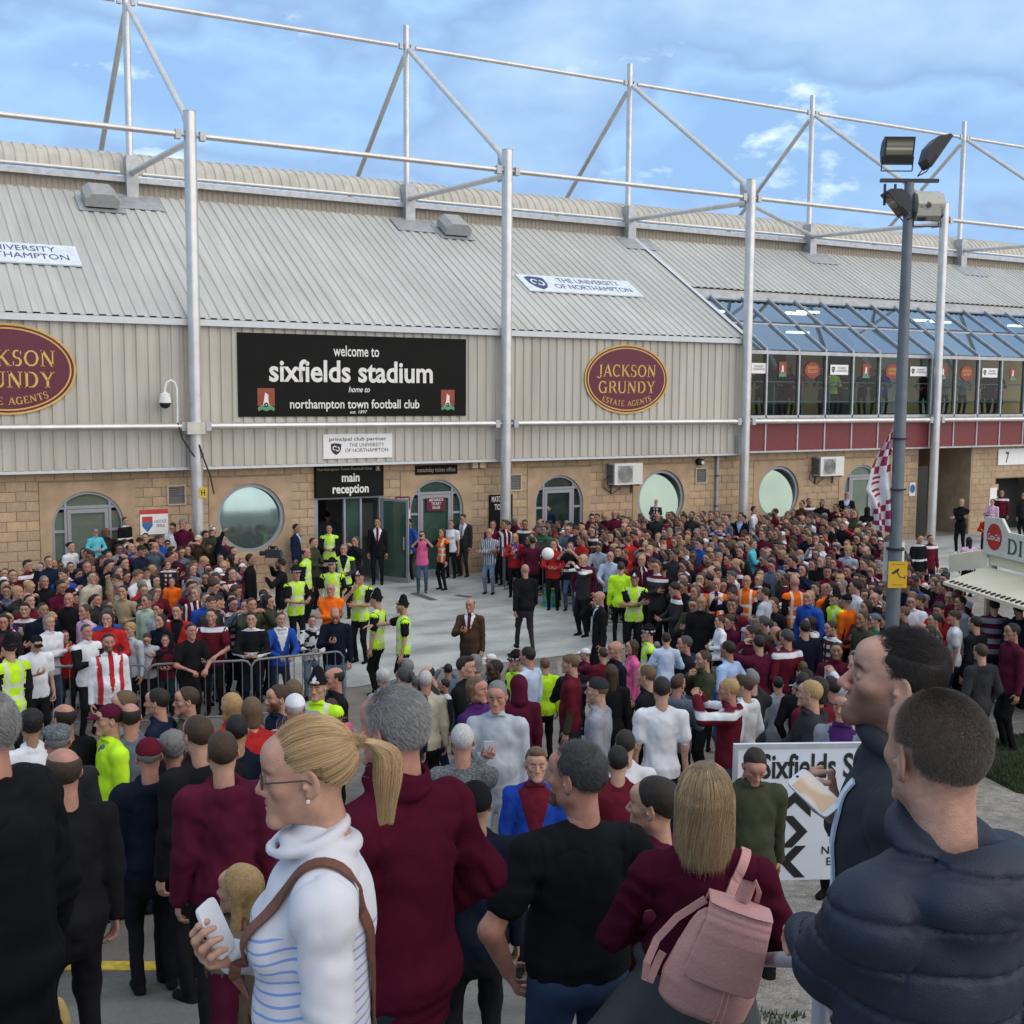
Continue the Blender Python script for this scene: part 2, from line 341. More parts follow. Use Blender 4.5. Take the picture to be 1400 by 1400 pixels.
XL,XR=-10,62; XG=25.9
for i in range(-2,2+1):
    x0=max(XL,S0+L_*(i-1)+.18 if i>-2 else XL); x1=min(XG-.05,S0+L_*i-.18)
    if x1<=x0: continue
    mb=MB(); ribbed(mb,x0,x1,3.38,6.96,FY(0)); mb.build('cladding_panel',m_clad,B,fix=False)
for i in range(-1,3):
    x=S0+L_*i; mb=MB(); mb.box(x-.18,min(x+.18,XG+.1),-.01,.05,3.38,6.96); mb.build('cladding_infill',m_clad,B)
    mb=MB(); mb.box(x-.17,x+.17,-.05,.4,3.36,3.95); mb.build('downpipe_box',m_gplate,B)
mb=MB(); mb.box(XL,XG,-.02,.36,3.30,3.375); mb.build('cladding_bottom_trim',m_trim,B)
mb=MB(); mb.box(XL,XG,.05,.30,6.90,7.0); mb.build('eave_soffit',m_dark,B)
mb=MB(); mb.box(XL,XG+.02,-.16,.04,6.93,7.09); mb.build('gutter',m_trim,B)
# roof
RC,RS=6.6/7.69,3.95/7.69
def FR(u,v,w): return (u,-.12+v*RC-w*RS,7.10+v*RS+w*RC)
cuts=[XL]+[XL+.3*k for k in (29,59,89)]+[XG-.15]
for a,b in zip(cuts,cuts[1:]):
    mb=MB(); ribbed(mb,a,b,0,7.6,FR,.30,.035,.55); mb.build('roof_sheet',m_roof,B,fix=False)
mb=MB(); P=[FR(XG-.15,0,.06),FR(XG+.02,0,.06),FR(XG+.02,7.6,.06),FR(XG-.15,7.6,.06)]; mb.quad(*P); mb.quad(P[1],FR(XG+.02,0,-.4),FR(XG+.02,7.6,-.4),P[2]); mb.build('roof_verge',m_trim,B,fix=False)
v0g=(3.05+.12)/RC
cuts=[XG+.02,XG+.02+.3*29,XG+.02+.3*59,XR]
for a,b in zip(cuts,cuts[1:]):
    mb=MB(); ribbed(mb,a,b,v0g,7.6,FR,.30,.035,.55); mb.build('roof_sheet',m_roof,B,fix=False)
mb=MB(); p=FR(0,v0g,0); mb.box(XG,XR,p[1]+.05,p[1]+.12,p[2]-.34,p[2]-.03); mb.build('roof_fascia',m_gplate,B)
mb=MB(); q=FR(0,7.6,0)
ribbed(mb,XL,XR,q[2]-.02,11.42,FY(q[1]+.28),.16,.02,.7); mb.build('upper_fascia',m_fasc,B,fix=False)
mb=MB(); mb.box(XL,XR,q[1]-.02,q[1]+.3,q[2]-.10,q[2]+.03); mb.build('ridge_flashing',m_fasc,B)
mb=MB(); mb.box(XL,XR,q[1]+.02,q[1]+.30,11.40,11.56); mb.build('upper_gutter',m_gplate,B)
# barrel roof, ribbed along its curve
mb=MB(); arc=[(q[1]+.15+1.25*(1-math.cos(t)),11.50+.93*math.sin(t)) for t in np.linspace(.12,2.2,14)]
x=XL; pr=[]
while x<XR: pr+=[(x,.035),(x+.16,.035),(x+.185,0),(x+.275,0)]; x+=.30
n=len(arc); V=[]; Fc=[]
for (x,d) in pr:
    for k,(yy,zz_) in enumerate(arc):
        t=np.linspace(.12,2.2,14)[k]; V.append((x,yy-d*math.cos(t),zz_+d*math.sin(t)))
for i in range(len(pr)-1):
    for k in range(n-1): Fc.append((i*n+k,(i+1)*n+k,(i+1)*n+k+1,i*n+k+1))
mb.add(V,Fc); mb.build('barrel_roof',m_clad,B,fix=False)
mb=MB(); mb.box(XL,XR,.45,14,.02,3.3); 
# stone wall: backing, surrounds, blocks
SW=MB().add([(XL,.374,-.05),(34.5,.374,-.05),(34.5,.374,3.34),(XL,.374,3.34)],[]) ; SW=MB()
circ=[9.4,22.85,27.8]; arch=[5.28,14.85,19.0,31.72]; RW=.82
ops=[(c-1.12,c+1.12,0.9,3.05,'c',c) for c in circ]+[(a-1.13,a+1.13,-.05,3.05,'a',a) for a in arch]+[(11.17,13.17,-.05,3.3,'d',12.17)]
ops.sort()
# mortar backing as strips between opening plates
xs=XL
for o in ops+[(34.5,34.5,0,0,'',0)]:
    if o[0]-xs>.001: SW.quad((xs,.374,-.05),(o[0],.374,-.05),(o[0],.374,3.36),(xs,.374,3.36))
    if o[4]:
        SW.quad((o[0],.374,o[3]),(o[1],.374,o[3]),(o[1],.374,3.36),(o[0],.374,3.36))
        if o[2]>0: SW.quad((o[0],.374,-.05),(o[1],.374,-.05),(o[1],.374,o[2]),(o[0],.374,o[2]))
    xs=o[1]
stone=SW.build('stone_wall',m_mort,B,fix=False)
bw,bh=.447,.24
base=MB(); base.add([(0,.35,0),(bw-.014,.35,0),(bw-.014,.35,bh-.014),(0,.35,bh-.014),(-.0,.376,-.0),(bw-.014,.376,0),(bw-.014,.376,bh-.014),(0,.376,bh-.014)],[(0,1,2,3),(0,4,5,1),(1,5,6,2),(2,6,7,3),(3,7,4,0)])
bme=base.mesh('stone_block'); bme.materials.append(m_stone)
cand=[]; rest=MB()
for r_ in range(14):
    z=-.02+r_*bh; x=XL+(bw/2 if r_%2 else 0); fl=(2.8,40)
    segs=[]; xs=XL
    for o in ops+[(34.5,34.5,-9,9,'',0)]:
        full=not(z+bh>o[2]+.05 and z<o[3]-.05) if o[4] else False
        if o[4] and full: continue
        segs.append((xs,o[0])); xs=o[1]
    for a,b in segs:
        x=a; first=True
        while x<b-.03:
            w=bw if not(first and r_%2) else bw/2; first=False
            if b-x-w<.12: w=b-x
            cand.append((x,z,w,R_.uniform(-.004,.004))); x+=w
def seen(c):
    return c[1]>1.55 and 3.0<c[0]<34
vis=[c for c in cand if seen(c)]; vis.sort(key=lambda c:c[0]); ind=set(id(c) for c in vis[:300])
for c in cand:
    if id(c) in ind:
        o=inst(bme,'stone_block',stone,(c[0],c[3],c[1])); o.scale=((c[2]-.014)/(bw-.014),1,1)
    else:
        x,z,w,dy=c; y=.35+dy; w-=.014; h=bh-.014
        rest.add([(x,y,z),(x+w,y,z),(x+w,y,z+h),(x,y,z+h),(x,.376,z),(x+w,.376,z),(x+w,.376,z+h),(x,.376,z+h)],[(0,1,2,3),(0,4,5,1),(1,5,6,2),(2,6,7,3),(3,7,4,0)])
tag(rest.build('stone_blocks',m_stone,stone,fix=False),kind='stuff')
m_alu=mat('grey_aluminium',(.30,.31,.33),.45,.3,var=.05)
m_mirror=mat('mint_reflective_glass',(.22,.285,.235),.05,.85,var=.10,vscale=.8,spec=.8)
m_grnglass=mat('green_door_glass',(.055,.11,.085),.06,.25,var=.3,vscale=1,spec=.9)
m_paleglass=mat('pale_door_glass',(.26,.31,.25),.08,.55,var=.1,vscale=1,spec=.8)
Wf=FY(.343)
def plate(x0,x1,z0,z1,cx,cz,rx,kind):
    """smooth stone surround with a round or arched hole"""
    mb=MB(); n=32
    if kind=='c': A=[(cx+rx*math.cos(t),cz+rx*math.sin(t)) for t in np.linspace(0,2*PI,n+1)]
    else:
        A=[(cx+rx,z0)]+[(cx+rx*math.cos(t),cz+rx*math.sin(t)) for t in np.linspace(0,PI,n-1)]+[(cx-rx,z0)]
    def outp(a):
        dx,dz=a[0]-cx,a[1]-cz; s=min(((x1-cx) if dx>0 else (x0-cx))/dx if abs(dx)>1e-6 else 1e9,((z1-cz) if dz>0 else (z0-cz))/dz if abs(dz)>1e-6 else 1e9); return (cx+dx*s,cz+dz*s)
    O=[outp(a) if not(kind=='a' and k in(0,n)) else ((x1 if k==0 else x0),z0) for k,a in enumerate(A)]
    for k in range(n):
        a,b,c,d=A[k],A[k+1],O[k+1],O[k]
        mb.quad(Wf(*a,0),Wf(*b,0),Wf(*c,0),Wf(*d,0))
        if (c[0]-d[0]) and (c[1]-d[1]) : # corner
            co=(x1 if max(c[0],d[0])>cx else x0, z1 if max(c[1],d[1])>cz else z0); mb.add([Wf(*c,0),Wf(*co,0),Wf(*d,0)],[(0,1,2)])
        mb.quad(Wf(*a,0),Wf(*a,-.28),Wf(*b,-.28),Wf(*b,0))
    return mb.build('stone_surround',m_stone2,stone,fix=False)
for k,c in enumerate(circ):
    plate(c-1.12,c+1.12,.9,3.05,c,1.95,.92,'c')
    f=MB(); ring(f,Wf,c,1.95,.92,.92,.10,-.26,-.06); fo=f.build('round_window',m_alu,B)
    gl=MB(); tl=math.tan(math.radians((7,17,17)[k]))   # two panes stand pivoted open
    for kk in range(1):
        pts=[(c+.83*math.cos(t),(.36+.13)+tl*.84*math.sin(t)*.5,1.95+.83*math.sin(t)) for t in np.linspace(0,2*PI,40,False)]
        gl.add(pts,[tuple(range(40))])
    gl.build('pane',m_mirror if k else mat('dark_mirror_glass',(.26,.36,.35),.05,.8,var=.1,vscale=1.3,spec=.8),fo,fix=False)
def arch_door(cx,gm,interior=False):
    plate(cx-1.13,cx+1.13,-.05,3.05,cx,1.95,.86,'a')
    f=MB(); ring(f,Wf,cx,1.95,.86,.86,.07,-.24,-.05,a0=0,a1=PI); f.box(cx-.86,cx-.79,.39,.58,0,1.95); f.box(cx+.79,cx+.86,.39,.58,0,1.95)
    f.box(cx-.79,cx+.79,.41,.50,2.38,2.45)
    for s in(-1,1): f.box(cx+s*.53-.03,cx+s*.53+.03,.40,.51,0,2.62); f.box(min(cx+s*.56,cx+s*.79),max(cx+s*.56,cx+s*.79),.41,.50,1.80,1.86)
    fr=f.build('arched_door_frame',m_alu,B)
    d=MB(); x0,x1=cx-.49,cx+.49
    for b in((x0,x0+.09,0,2.37),(x1-.09,x1,0,2.37),(x0+.09,x1-.09,2.27,2.37),(x0+.09,x1-.09,0,.2)): d.box(b[0],b[1],.40,.46,b[2],b[3])
    dd=d.build('door_leaf',m_alu,fr)
    p=MB(); p.quad((x0+.09,.45,.2),(x1-.09,.45,.2),(x1-.09,.45,2.27),(x0+.09,.45,2.27)); p.build('pane',gm,dd if False else fr,fix=False)
    for a,b,z0,z1 in((cx-.79,cx-.56,0,1.8),(cx+.56,cx+.79,0,1.8),(cx-.79,cx-.56,1.86,2.3),(cx+.56,cx+.79,1.86,2.3)):
        p=MB(); p.quad((a,.47,z0),(b,.47,z0),(b,.47,z1),(a,.47,z1)); p.build('pane',gm,fr,fix=False)
    p=MB(); A=[(cx+.79*math.cos(t),.475,1.95+.79*math.sin(t)) for t in np.linspace(math.asin(.5/.79),PI-math.asin(.5/.79),18)]; p.add(A,[tuple(range(18))]); p.build('pane',gm,fr,fix=False)
    h=MB(); h.tube((cx+.38,.37,.95),(cx+.38,.37,1.25),.015); h.build('handle',m_galv,fr)
arch_door(5.28,m_paleglass); arch_door(14.85,m_grnglass); arch_door(19.0,mat('dark_door_glass',(.03,.045,.04),.06,.2,var=.4,vscale=2,spec=.9)); arch_door(31.72,m_paleglass)
# reception entrance: dark lobby, frames, one leaf swung out
m_lob=mat('lobby_wall',(.30,.31,.29),.8); m_lobd=mat('lobby_dark',(.045,.05,.05),.7)
f=MB(); f.quad((11.17,3.4,0),(13.17,3.4,0),(13.17,3.4,2.6),(11.17,3.4,2.6)); f.quad((11.17,.4,0),(11.17,3.4,0),(11.17,3.4,2.6),(11.17,.4,2.6)); f.quad((13.17,.4,0),(13.17,3.4,0),(13.17,3.4,2.6),(13.17,.4,2.6)); f.quad((11.17,.4,2.5),(13.17,.4,2.5),(13.17,3.4,2.5),(11.17,3.4,2.5)); f.quad((11.17,.4,.015),(13.17,.4,.015),(13.17,3.4,.015),(11.17,3.4,.015))
f.build('lobby',m_lob,B,fix=False)
f=MB(); f.box(11.65,11.95,3.3,3.38,.02,2.1); f.box(12.3,12.6,3.3,3.38,.02,2.2); f.build('lobby_door',m_lobd,B)
f=MB(); f.box(11.17,11.27,.38,.5,0,2.42); f.box(13.07,13.17,.38,.5,0,2.42); f.box(12.02,12.08,.38,.5,0,2.36); f.box(12.5,12.56,.38,.5,0,2.36); f.box(11.27,13.07,.38,.5,2.36,2.42)
ef=f.build('entrance_frame',m_alu,B)
f=MB(); f.quad((12.08,.43,0),(12.5,.43,0),(12.5,.43,2.36),(12.08,.43,2.36)); f.build('pane',m_grnglass,ef,fix=False)
f=MB(); f.box(12.60,13.0,.6,.62,1.25,2.2); f.build('notice_board',mat('chalkboard',(.02,.028,.025),.6),B)
lf=thing('open_door_leaf','green glazed reception door leaf standing open with grey frame','door',(13.14,.36,0)); lf.rotation_euler.z=math.radians(-62)
f=MB()
for b in((0,.07,.03,2.34),(.88,.95,.03,2.34),(.07,.88,2.27,2.34),(.07,.88,.03,.15)): f.box(b[0],b[1],-.025,.025,b[2],b[3])
f.build('door_frame',m_alu,lf); f=MB(); f.box(.07,.88,-.006,.006,.15,2.27); f.build('pane',m_grnglass,lf); f=MB(); f.tube((.82,-.05,.95),(.82,-.05,1.3),.014); f.build('handle',m_galv,lf)
lf.parent=None
# right part: passage and turnstile block
m_stoneD=m_stone
f=MB(); f.box(34.5,34.56,.36,5,0,3.36); f.box(37.44,37.5,.36,5,0,3.36); f.quad((34.5,5,0),(37.5,5,0),(37.5,5,3.36),(34.5,5,3.36)); f.build('passage_wall',m_stone2,B,fix=False)
f=MB(); f.box(34.6,35.6,.8,.86,0,2.65); f.build('passage_door',mat('black_door',(.012,.013,.014),.4),B)
mbk=MB()
for r_ in range(14):
    z=-.02+r_*bh; x=37.5+(-.0)
    first=True
    while x<XR:
        w=bw/2 if(first and r_%2) else bw; first=False
        if not(38.9<x+w/2<41.3 and z<2.1): 
            mbk.add([(x,.35,z),(x+w-.014,.35,z),(x+w-.014,.35,z+bh-.014),(x,.35,z+bh-.014)],[(0,1,2,3)])
        x+=w
tag(mbk.build('stone_blocks',m_stone,stone,fix=False),kind='stuff')
f=MB(); f.quad((37.5,.365,0),(38.9,.365,0),(38.9,.365,3.36),(37.5,.365,3.36)); f.quad((38.9,.365,2.1),(XR,.365,2.1),(XR,.365,3.36),(38.9,.365,3.36)); f.build('wall_backing',m_mort,B,fix=False)
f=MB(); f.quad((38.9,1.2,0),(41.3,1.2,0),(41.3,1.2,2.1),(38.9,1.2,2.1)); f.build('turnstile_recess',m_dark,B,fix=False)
# glazed concourse
m_red=mat('maroon_panel',(.17,.028,.030),.45,var=.08)
def pane_mat(name,tint,refl,rough=.02,ior=1.5,gc=(.95,.97,1)):
    m=bpy.data.materials.new(name); m.use_nodes=True; t=m.node_tree; t.nodes.clear()
    o=t.nodes.new('ShaderNodeOutputMaterial'); a=t.nodes.new('ShaderNodeBsdfTransparent'); a.inputs[0].default_value=(*tint,1)
    b=t.nodes.new('ShaderNodeBsdfGlossy'); b.inputs['Roughness'].default_value=rough; b.inputs[0].default_value=(*gc,1)
    mx=t.nodes.new('ShaderNodeMixShader'); fr=t.nodes.new('ShaderNodeFresnel'); fr.inputs[0].default_value=ior
    ad=t.nodes.new('ShaderNodeMath'); ad.operation='ADD'; ad.use_clamp=True; ad.inputs[1].default_value=refl
    t.links.new(fr.outputs[0],ad.inputs[0]); t.links.new(ad.outputs[0],mx.inputs[0]); t.links.new(a.outputs[0],mx.inputs[1]); t.links.new(b.outputs[0],mx.inputs[2]); t.links.new(mx.outputs[0],o.inputs[0]); return m
m_pane=pane_mat('clear_pane',(.62,.70,.66),.0,.02,1.28); m_rpane=pane_mat('sky_pane',(.30,.38,.44),.30,gc=(.60,.76,.92))
mull=[26.8-1.27,26.8]+[28.22,29.45,30.72,32.0,33.33,34.62,35.9,37.17,38.45,39.8]; 
while mull[-1]<XR: mull.append(mull[-1]+1.28)
mull[0]=XG
f=MB(); f.box(XG,XR,-.05,.3,6.62,6.74); f.box(XG,XR,-.05,.25,4.50,4.60); f.box(XG,XR,-.06,.36,3.36,3.42); cf=f.build('window_frame',m_gplate,B)
TG=(0.0,6.74); TT=(3.0,8.66)
for a,b in zip(mull,mull[1:]):
    if a>46: break
    f=MB(); f.quad((a+.03,.02,4.6),(b-.03,.02,4.6),(b-.03,.02,6.62),(a+.03,.02,6.62)); f.build('window_pane',m_pane,B,fix=False)
    f=MB(); f.box(a+.03,b-.03,-.02,.04,3.42,4.50); f.build('maroon_panel',m_red,B)
    yv=[TG[0]+(TT[0]-TG[0])*k for k in(0,.5,1)]; zv=[TG[1]+(TT[1]-TG[1])*k for k in(0,.5,1)]
    for k in(0,1):
        f=MB(); f.quad((a+.03,yv[k]+.02,zv[k]+.03),(b-.03,yv[k]+.02,zv[k]+.03),(b-.03,yv[k+1]-.02,zv[k+1]),(a+.03,yv[k+1]-.02,zv[k+1])); f.build('roof_pane',m_rpane,B,fix=False)
for a in mull[:18]:
    f=MB(); f.box(a-.03,a+.03,-.05,.10,3.42,6.62); 
    f.add([(a-.03,-.02,6.74),(a+.03,-.02,6.74),(a+.03,3.0,8.68),(a-.03,3.0,8.68),(a-.03,-.02,6.82),(a+.03,-.02,6.82),(a+.03,3.0,8.76),(a-.03,3.0,8.76)],[(0,3,2,1),(4,5,6,7),(0,1,5,4),(2,3,7,6),(0,4,7,3),(1,2,6,5)])
    f.build('mullion',m_gplate,B)
f=MB(); f.box(XG,XR,1.46,1.52,7.68,7.74); f.box(XG,XR,2.98,3.10,8.60,8.74); f.build('transom',m_gplate,B)
m_int=mat('concourse_wall',(.34,.27,.13),.8,var=.25,vscale=.5); m_fl=mat('concourse_floor',(.12,.12,.11),.8)
f=MB(); f.quad((XG,5.4,4.5),(XR,5.4,4.5),(XR,5.4,10.2),(XG,5.4,10.2)); f.quad((XG,.1,4.5),(XG,5.4,4.5),(XG,5.4,9.9),(XG,.1,6.9)); f.build('concourse_wall',m_int,B,fix=False)
f=MB(); f.box(XG,XR,.1,5.4,4.40,4.52); f.build('concourse_floor',m_fl,B)
f=MB(); f.box(XG,XR,.36,5.4,3.34,3.38); f.build('concourse_soffit',m_fl,B)
m_pan=[mat('interior_panel_yellow',(.55,.36,.06),.7),mat('interior_panel_pale',(.45,.48,.46),.7),mat('interior_panel_dark',(.04,.04,.045),.7)]
for i,(x,w,k) in enumerate([(26.6,.9,0),(29.9,.7,0),(31.4,1.1,2),(28.2,.5,2),(34.5,1.6,2),(37.6,1.7,1),(40.2,1.6,1)]):
    f=MB(); f.box(x,x+w,5.33,5.38,4.53,7.2); f.build('interior_panel',m_pan[k],B)
m_teal=mat('teal_rail',(.13,.27,.27),.5)
f=MB(); 
for z in(5.05,5.72): f.tube((XG,.7,z),(46,.7,z),.022,8)
x=XG+.6
while x<46: f.box(x-.02,x+.02,.68,.72,4.52,5.72); x+=1.28
f.build('interior_railing',m_teal,B)
for x in(28.0,32.5,37.0,41.5):
    f=MB(); f.tube((x,.9,6.2),(x+.15,2.5,8.15),.10,10); f.build('interior_strut',m_gplate,B,smooth=True)
m_lamp=mat('strip_light',(1,1,.9),.5,var=0,emit=((1,.93,.72),4))
for li_,(x,y,z) in enumerate([(30.2,2.4,8.2),(31.5,3.1,8.35),(31.3,3.4,7.6),(26.9,3.0,8.2),(37.0,2.6,8.2),(38.4,2.9,8.2),(43,2.9,8.2)]):
    f=MB(); f.box(x-.5,x+.5,y-.09,y+.09,z-.04,z+.04); tag(f.build('strip_light',m_lamp),['lit strip light, upper of the pair nearest the third column','lit strip light just right of the upper one by the third column','lit strip light hanging lowest in the glazed concourse','lit strip light at the cladding end of the glazed roof','lit strip light just right of the fourth column','second lit strip light right of the fourth column','lit strip light at the far end of the glazed concourse'][li_],'light',group='strip lights in the glazed concourse')
# end + back closing walls so that the building is solid
f=MB(); f.box(XL,XR,7.2,16,0,10.9); f.build('stand_body',m_fasc,B)
# ================================================================ external tubular frame
T=thing('roof_frame','galvanised tubular steel frame with tall columns and cross braces over the stand roof','steel frame',(0,0,0))
Y2=6.525; Yc=-.30; ZR,ZP,ZU,ZB=11.54,4.41,16.57,11.66
for n,x in enumerate(colX):
    f=MB(); f.tube((x,Yc,0),(x,Yc,12.10),.155,24); c=f.build('column',m_galv,T,smooth=True)
    f=MB(); f.tube((x,Yc,12.10),(x,Yc,12.12),.16,24); f.build('column_cap',m_gplate,c)
    for z in (ZR,ZP):
        for s in(-1,1):
            f=MB(); f.box(x+s*.30-.07,x+s*.30+.07,Yc-.09,Yc+.09,z-.11,z+.11); f.tube((x+s*.15,Yc,z),(x+s*.26,Yc,z),.05,10); f.build('flange',m_gplate,T)
    f=MB(); f.tube((x,Y2,10.6),(x,Y2,17.25),.105,20); f.build('post',m_galv,T,smooth=True)
    f=MB(); f.box(x-.17,x+.17,Y2-.30,Y2+.14,10.72,12.15); f.box(x-.50,x+.50,Y2-.9,Y2+.1,10.62,10.66) if False else None; f.build('post_shoe',m_gplate,T)
    f=MB(); P=[FR(x-.75,6.55,.05),FR(x+.75,6.55,.05),FR(x+.75,7.5,.05),FR(x-.75,7.5,.05)]; f.quad(*P); f.build('roof_flashing',m_gplate,T,fix=False)
    a=np.array((x,Yc,ZR)); p=np.array((x,Y2,ZB)); u_=np.array((x,Y2,ZU))
    dv=(u_-a)/np.linalg.norm(u_-a)
    f=MB(); f.tube(a+dv*.45+np.array([0,0,.25]),u_-dv*.25,.085,16); f.tube(a+np.array([0,.12,.25]),a+dv*.5+np.array([0,0,.25]),.11,10); f.build('diagonal_brace',m_galv,T,smooth=True)
    f=MB(); f.tube(a+np.array([0,.2,-.12]),p+np.array([0,-.28,0]),.085,16); f.build('strut',m_galv,T,smooth=True)
    f=MB(); f.tube(u_+np.array([0,.15,-.25]),(x,Y2+5.9,ZB+.1),.085,16); f.build('back_stay',m_galv,T,smooth=True)
    for s in(-1,1): f=MB(); f.box(x+s*.2-.06,x+s*.2+.06,Y2-.06,Y2+.06,ZU-.09,ZU+.09); f.build('flange',m_gplate,T)
    f=MB(); f.box(x-.012,x+.012,Yc+.12,Yc+.55,ZR-.25,ZR+.5); f.build('gusset_plate',m_gplate,T)
for a,b in zip(colX,colX[1:]):
    for y,z,r_,nm in((Yc,ZR,.072,'rail'),(Yc,ZP,.085,'rail'),(Y2,ZU,.068,'rail'),(Y2-.1,11.66,.055,'rail')):
        f=MB(); f.tube((a+.33,y,z),(b-.33,y,z),r_,16); f.build(nm,m_galv,T,smooth=True)
for y,z,r_ in((Yc,ZR,.072),(Yc,ZP,.085),(Y2,ZU,.068),(Y2-.1,11.66,.055)):
    f=MB(); f.tube((XL,y,z),(colX[0]-.33,y,z),r_,12); f.tube((colX[-1]+.33,y,z),(XR,y,z),r_,12); f.build('rail',m_galv,T,smooth=True)
f=MB(); f.tube((colX[3],Yc+.15,ZR-.15),(colX[4]-.0,Y2-.3,ZB),.07,14); f.build('cross_brace',m_galv,T,smooth=True)
# roof vents
m_vent=mat('roof_vent_grey',(.33,.33,.32),.6)
for X,l in((6.75,'grey domed roof vent above the maroon and gold oval sign beside the reception banner'),(18.0,'grey domed roof vent near the university board, right of the second column')):
    t=thing('roof_vent',l,'roof vent',(0,0,0),'domed vents on the metal roof')
    f=MB(); fr=lambda u,v,w,X=X:FR(X+u,6.7+v,.05+w); P=[(-.62,-.55),(.62,-.55),(.62,.5),(-.62,.5)]
    f.prism(P,fr,.02); f.build('vent_flashing',m_gplate,t)
    f=MB(); pr=[(-.46,.08),(-.46,.30),(-.28,.46),(.28,.46),(.46,.30),(.46,.08)]
    f.prism(pr,lambda a,b,w:fr(a,-.42+w,b),.8); f.build('vent_hood',m_vent,t)
    f=MB(); f.prism([(-.36,-.36),(.36,-.36),(.36,.3),(-.36,.3)],fr,.14); f.build('vent_base',m_dark,t)
# air conditioners
m_ac=mat('ac_white',(.66,.65,.60),.5,var=.08); m_grl=mat('ac_grille',(.14,.14,.14),.6)
def ac(x0,x1,z0,z1,l):
    t=thing('air_conditioner',l,'air conditioner',((x0+x1)/2,.34,z0),'air conditioners on the stone wall'); t.location=(0,0,0)
    f=MB(); f.box(x0,x1,-.07,.29,z0,z1); f.build('casing',m_ac,t)
    f=MB(); cx=x0+(x1-x0)*.38; cz=(z0+z1)/2; rr=(z1-z0)*.40; f.prism([(cx-rr*1.05,cz-rr),(cx+rr*1.05,cz-rr),(cx+rr*1.05,cz+rr),(cx-rr*1.05,cz+rr)],FY(-.075),.008); f.build('grille_plate',mat('ac_grille_light',(.36,.36,.34),.6),t)
    f=MB()
    for k in range(6): ring(f,FY(-.085),cx,cz,rr*(k+1)/6.2,rr*(k+1)/6.2,.012,0,.01,n=20)
    f.build('fan_guard',m_grl,t)
    f=MB(); f.box(x0-.03,x0-.002,-.02,.28,z0+.05,z1-.05); f.build('side_grille',m_grl,t)
    f=MB()
    for x in(x0+.12,x1-.16): f.box(x,x+.04,-.1,.345,z0-.05,z0-.005); f.box(x,x+.04,.30,.345,z0-.3,z0-.05)
    f.build('bracket',m_dk,t)
    f=MB(); f.path([(x0-.02,.1,z0+.3),(x0-.2,.2,z0+.15),(x0-.15,.3,z0-.1),(x0+.2,.32,z0-.3),(x0+.5,.3,z0-.12)],.012,6); f.build('cable',m_dark,t)
ac(20.74,21.8,2.48,3.14,'pale air conditioner on brackets between the second arched door and the round window'); ac(29.3,30.4,2.5,3.16,'pale air conditioner on brackets under the glazed concourse')
# wall vents
for x,l in((7.45,'square louvred wall vent beside the column left of the reception'),(17.42,'square louvred wall vent between the ticket poster column and the arched door'),(24.43,'square louvred wall vent beside the drainpipe near the third column')):
    t=thing('wall_vent',l,'wall vent',(0,0,0),'square wall vents'); f=MB()
    for a in((x-.24,x-.2,2.38,2.9),(x+.2,x+.24,2.38,2.9),(x-.2,x+.2,2.38,2.42),(x-.2,x+.2,2.86,2.9)): f.box(a[0],a[1],.31,.37,a[2],a[3])
    f.build('vent_frame',mat('vent_frame_tan',(.5,.42,.28),.7),t)
    f=MB()
    for k in range(9): z=2.43+k*.049; f.add([(x-.2,.325,z),(x+.2,.325,z),(x+.2,.345,z+.035),(x-.2,.345,z+.035)],[(0,1,2,3)])
    f.build('vent_slats',m_grl,t,fix=False); f=MB(); f.quad((x-.2,.347,2.42),(x+.2,.347,2.42),(x+.2,.347,2.86),(x-.2,.347,2.86)); f.build('vent_back',m_dark,t,fix=False)
t=thing('drainpipe','dark grey drainpipe down the stone wall near the third column','drainpipe'); f=MB(); f.tube((25.05,.27,0),(25.05,.27,3.3),.05,10); f.build('pipe',m_gplate,t)
f=MB(); 
for z in (.6,1.6,2.6): f.tube((25.05,.27,z),(25.05,.27,z+.05),.065,10)
f.build('pipe_clips',m_dk,t)
t=thing('wall_lamp','small black bulkhead lamp with white face under the cladding near the third column','wall lamp'); f=MB(); f.tube((24.3,.16,3.1),(24.3,.34,3.1),.11,14); f.build('lamp_body',m_dark,t); f=MB(); f.tube((24.33,.12,3.08),(24.33,.16,3.08),.06,12); f.build('lamp_face',m_ac,t)
t=thing('wall_floodlight','pair of small tan floodlights under the cladding beside the second column','floodlight'); f=MB()
for x in(16.0,16.25): f.box(x-.09,x+.09,.15,.33,3.12,3.3)
f.build('lamp_housing',mat('vent_frame_tan','',.7) if 0 else MATS['vent_frame_tan'],t)
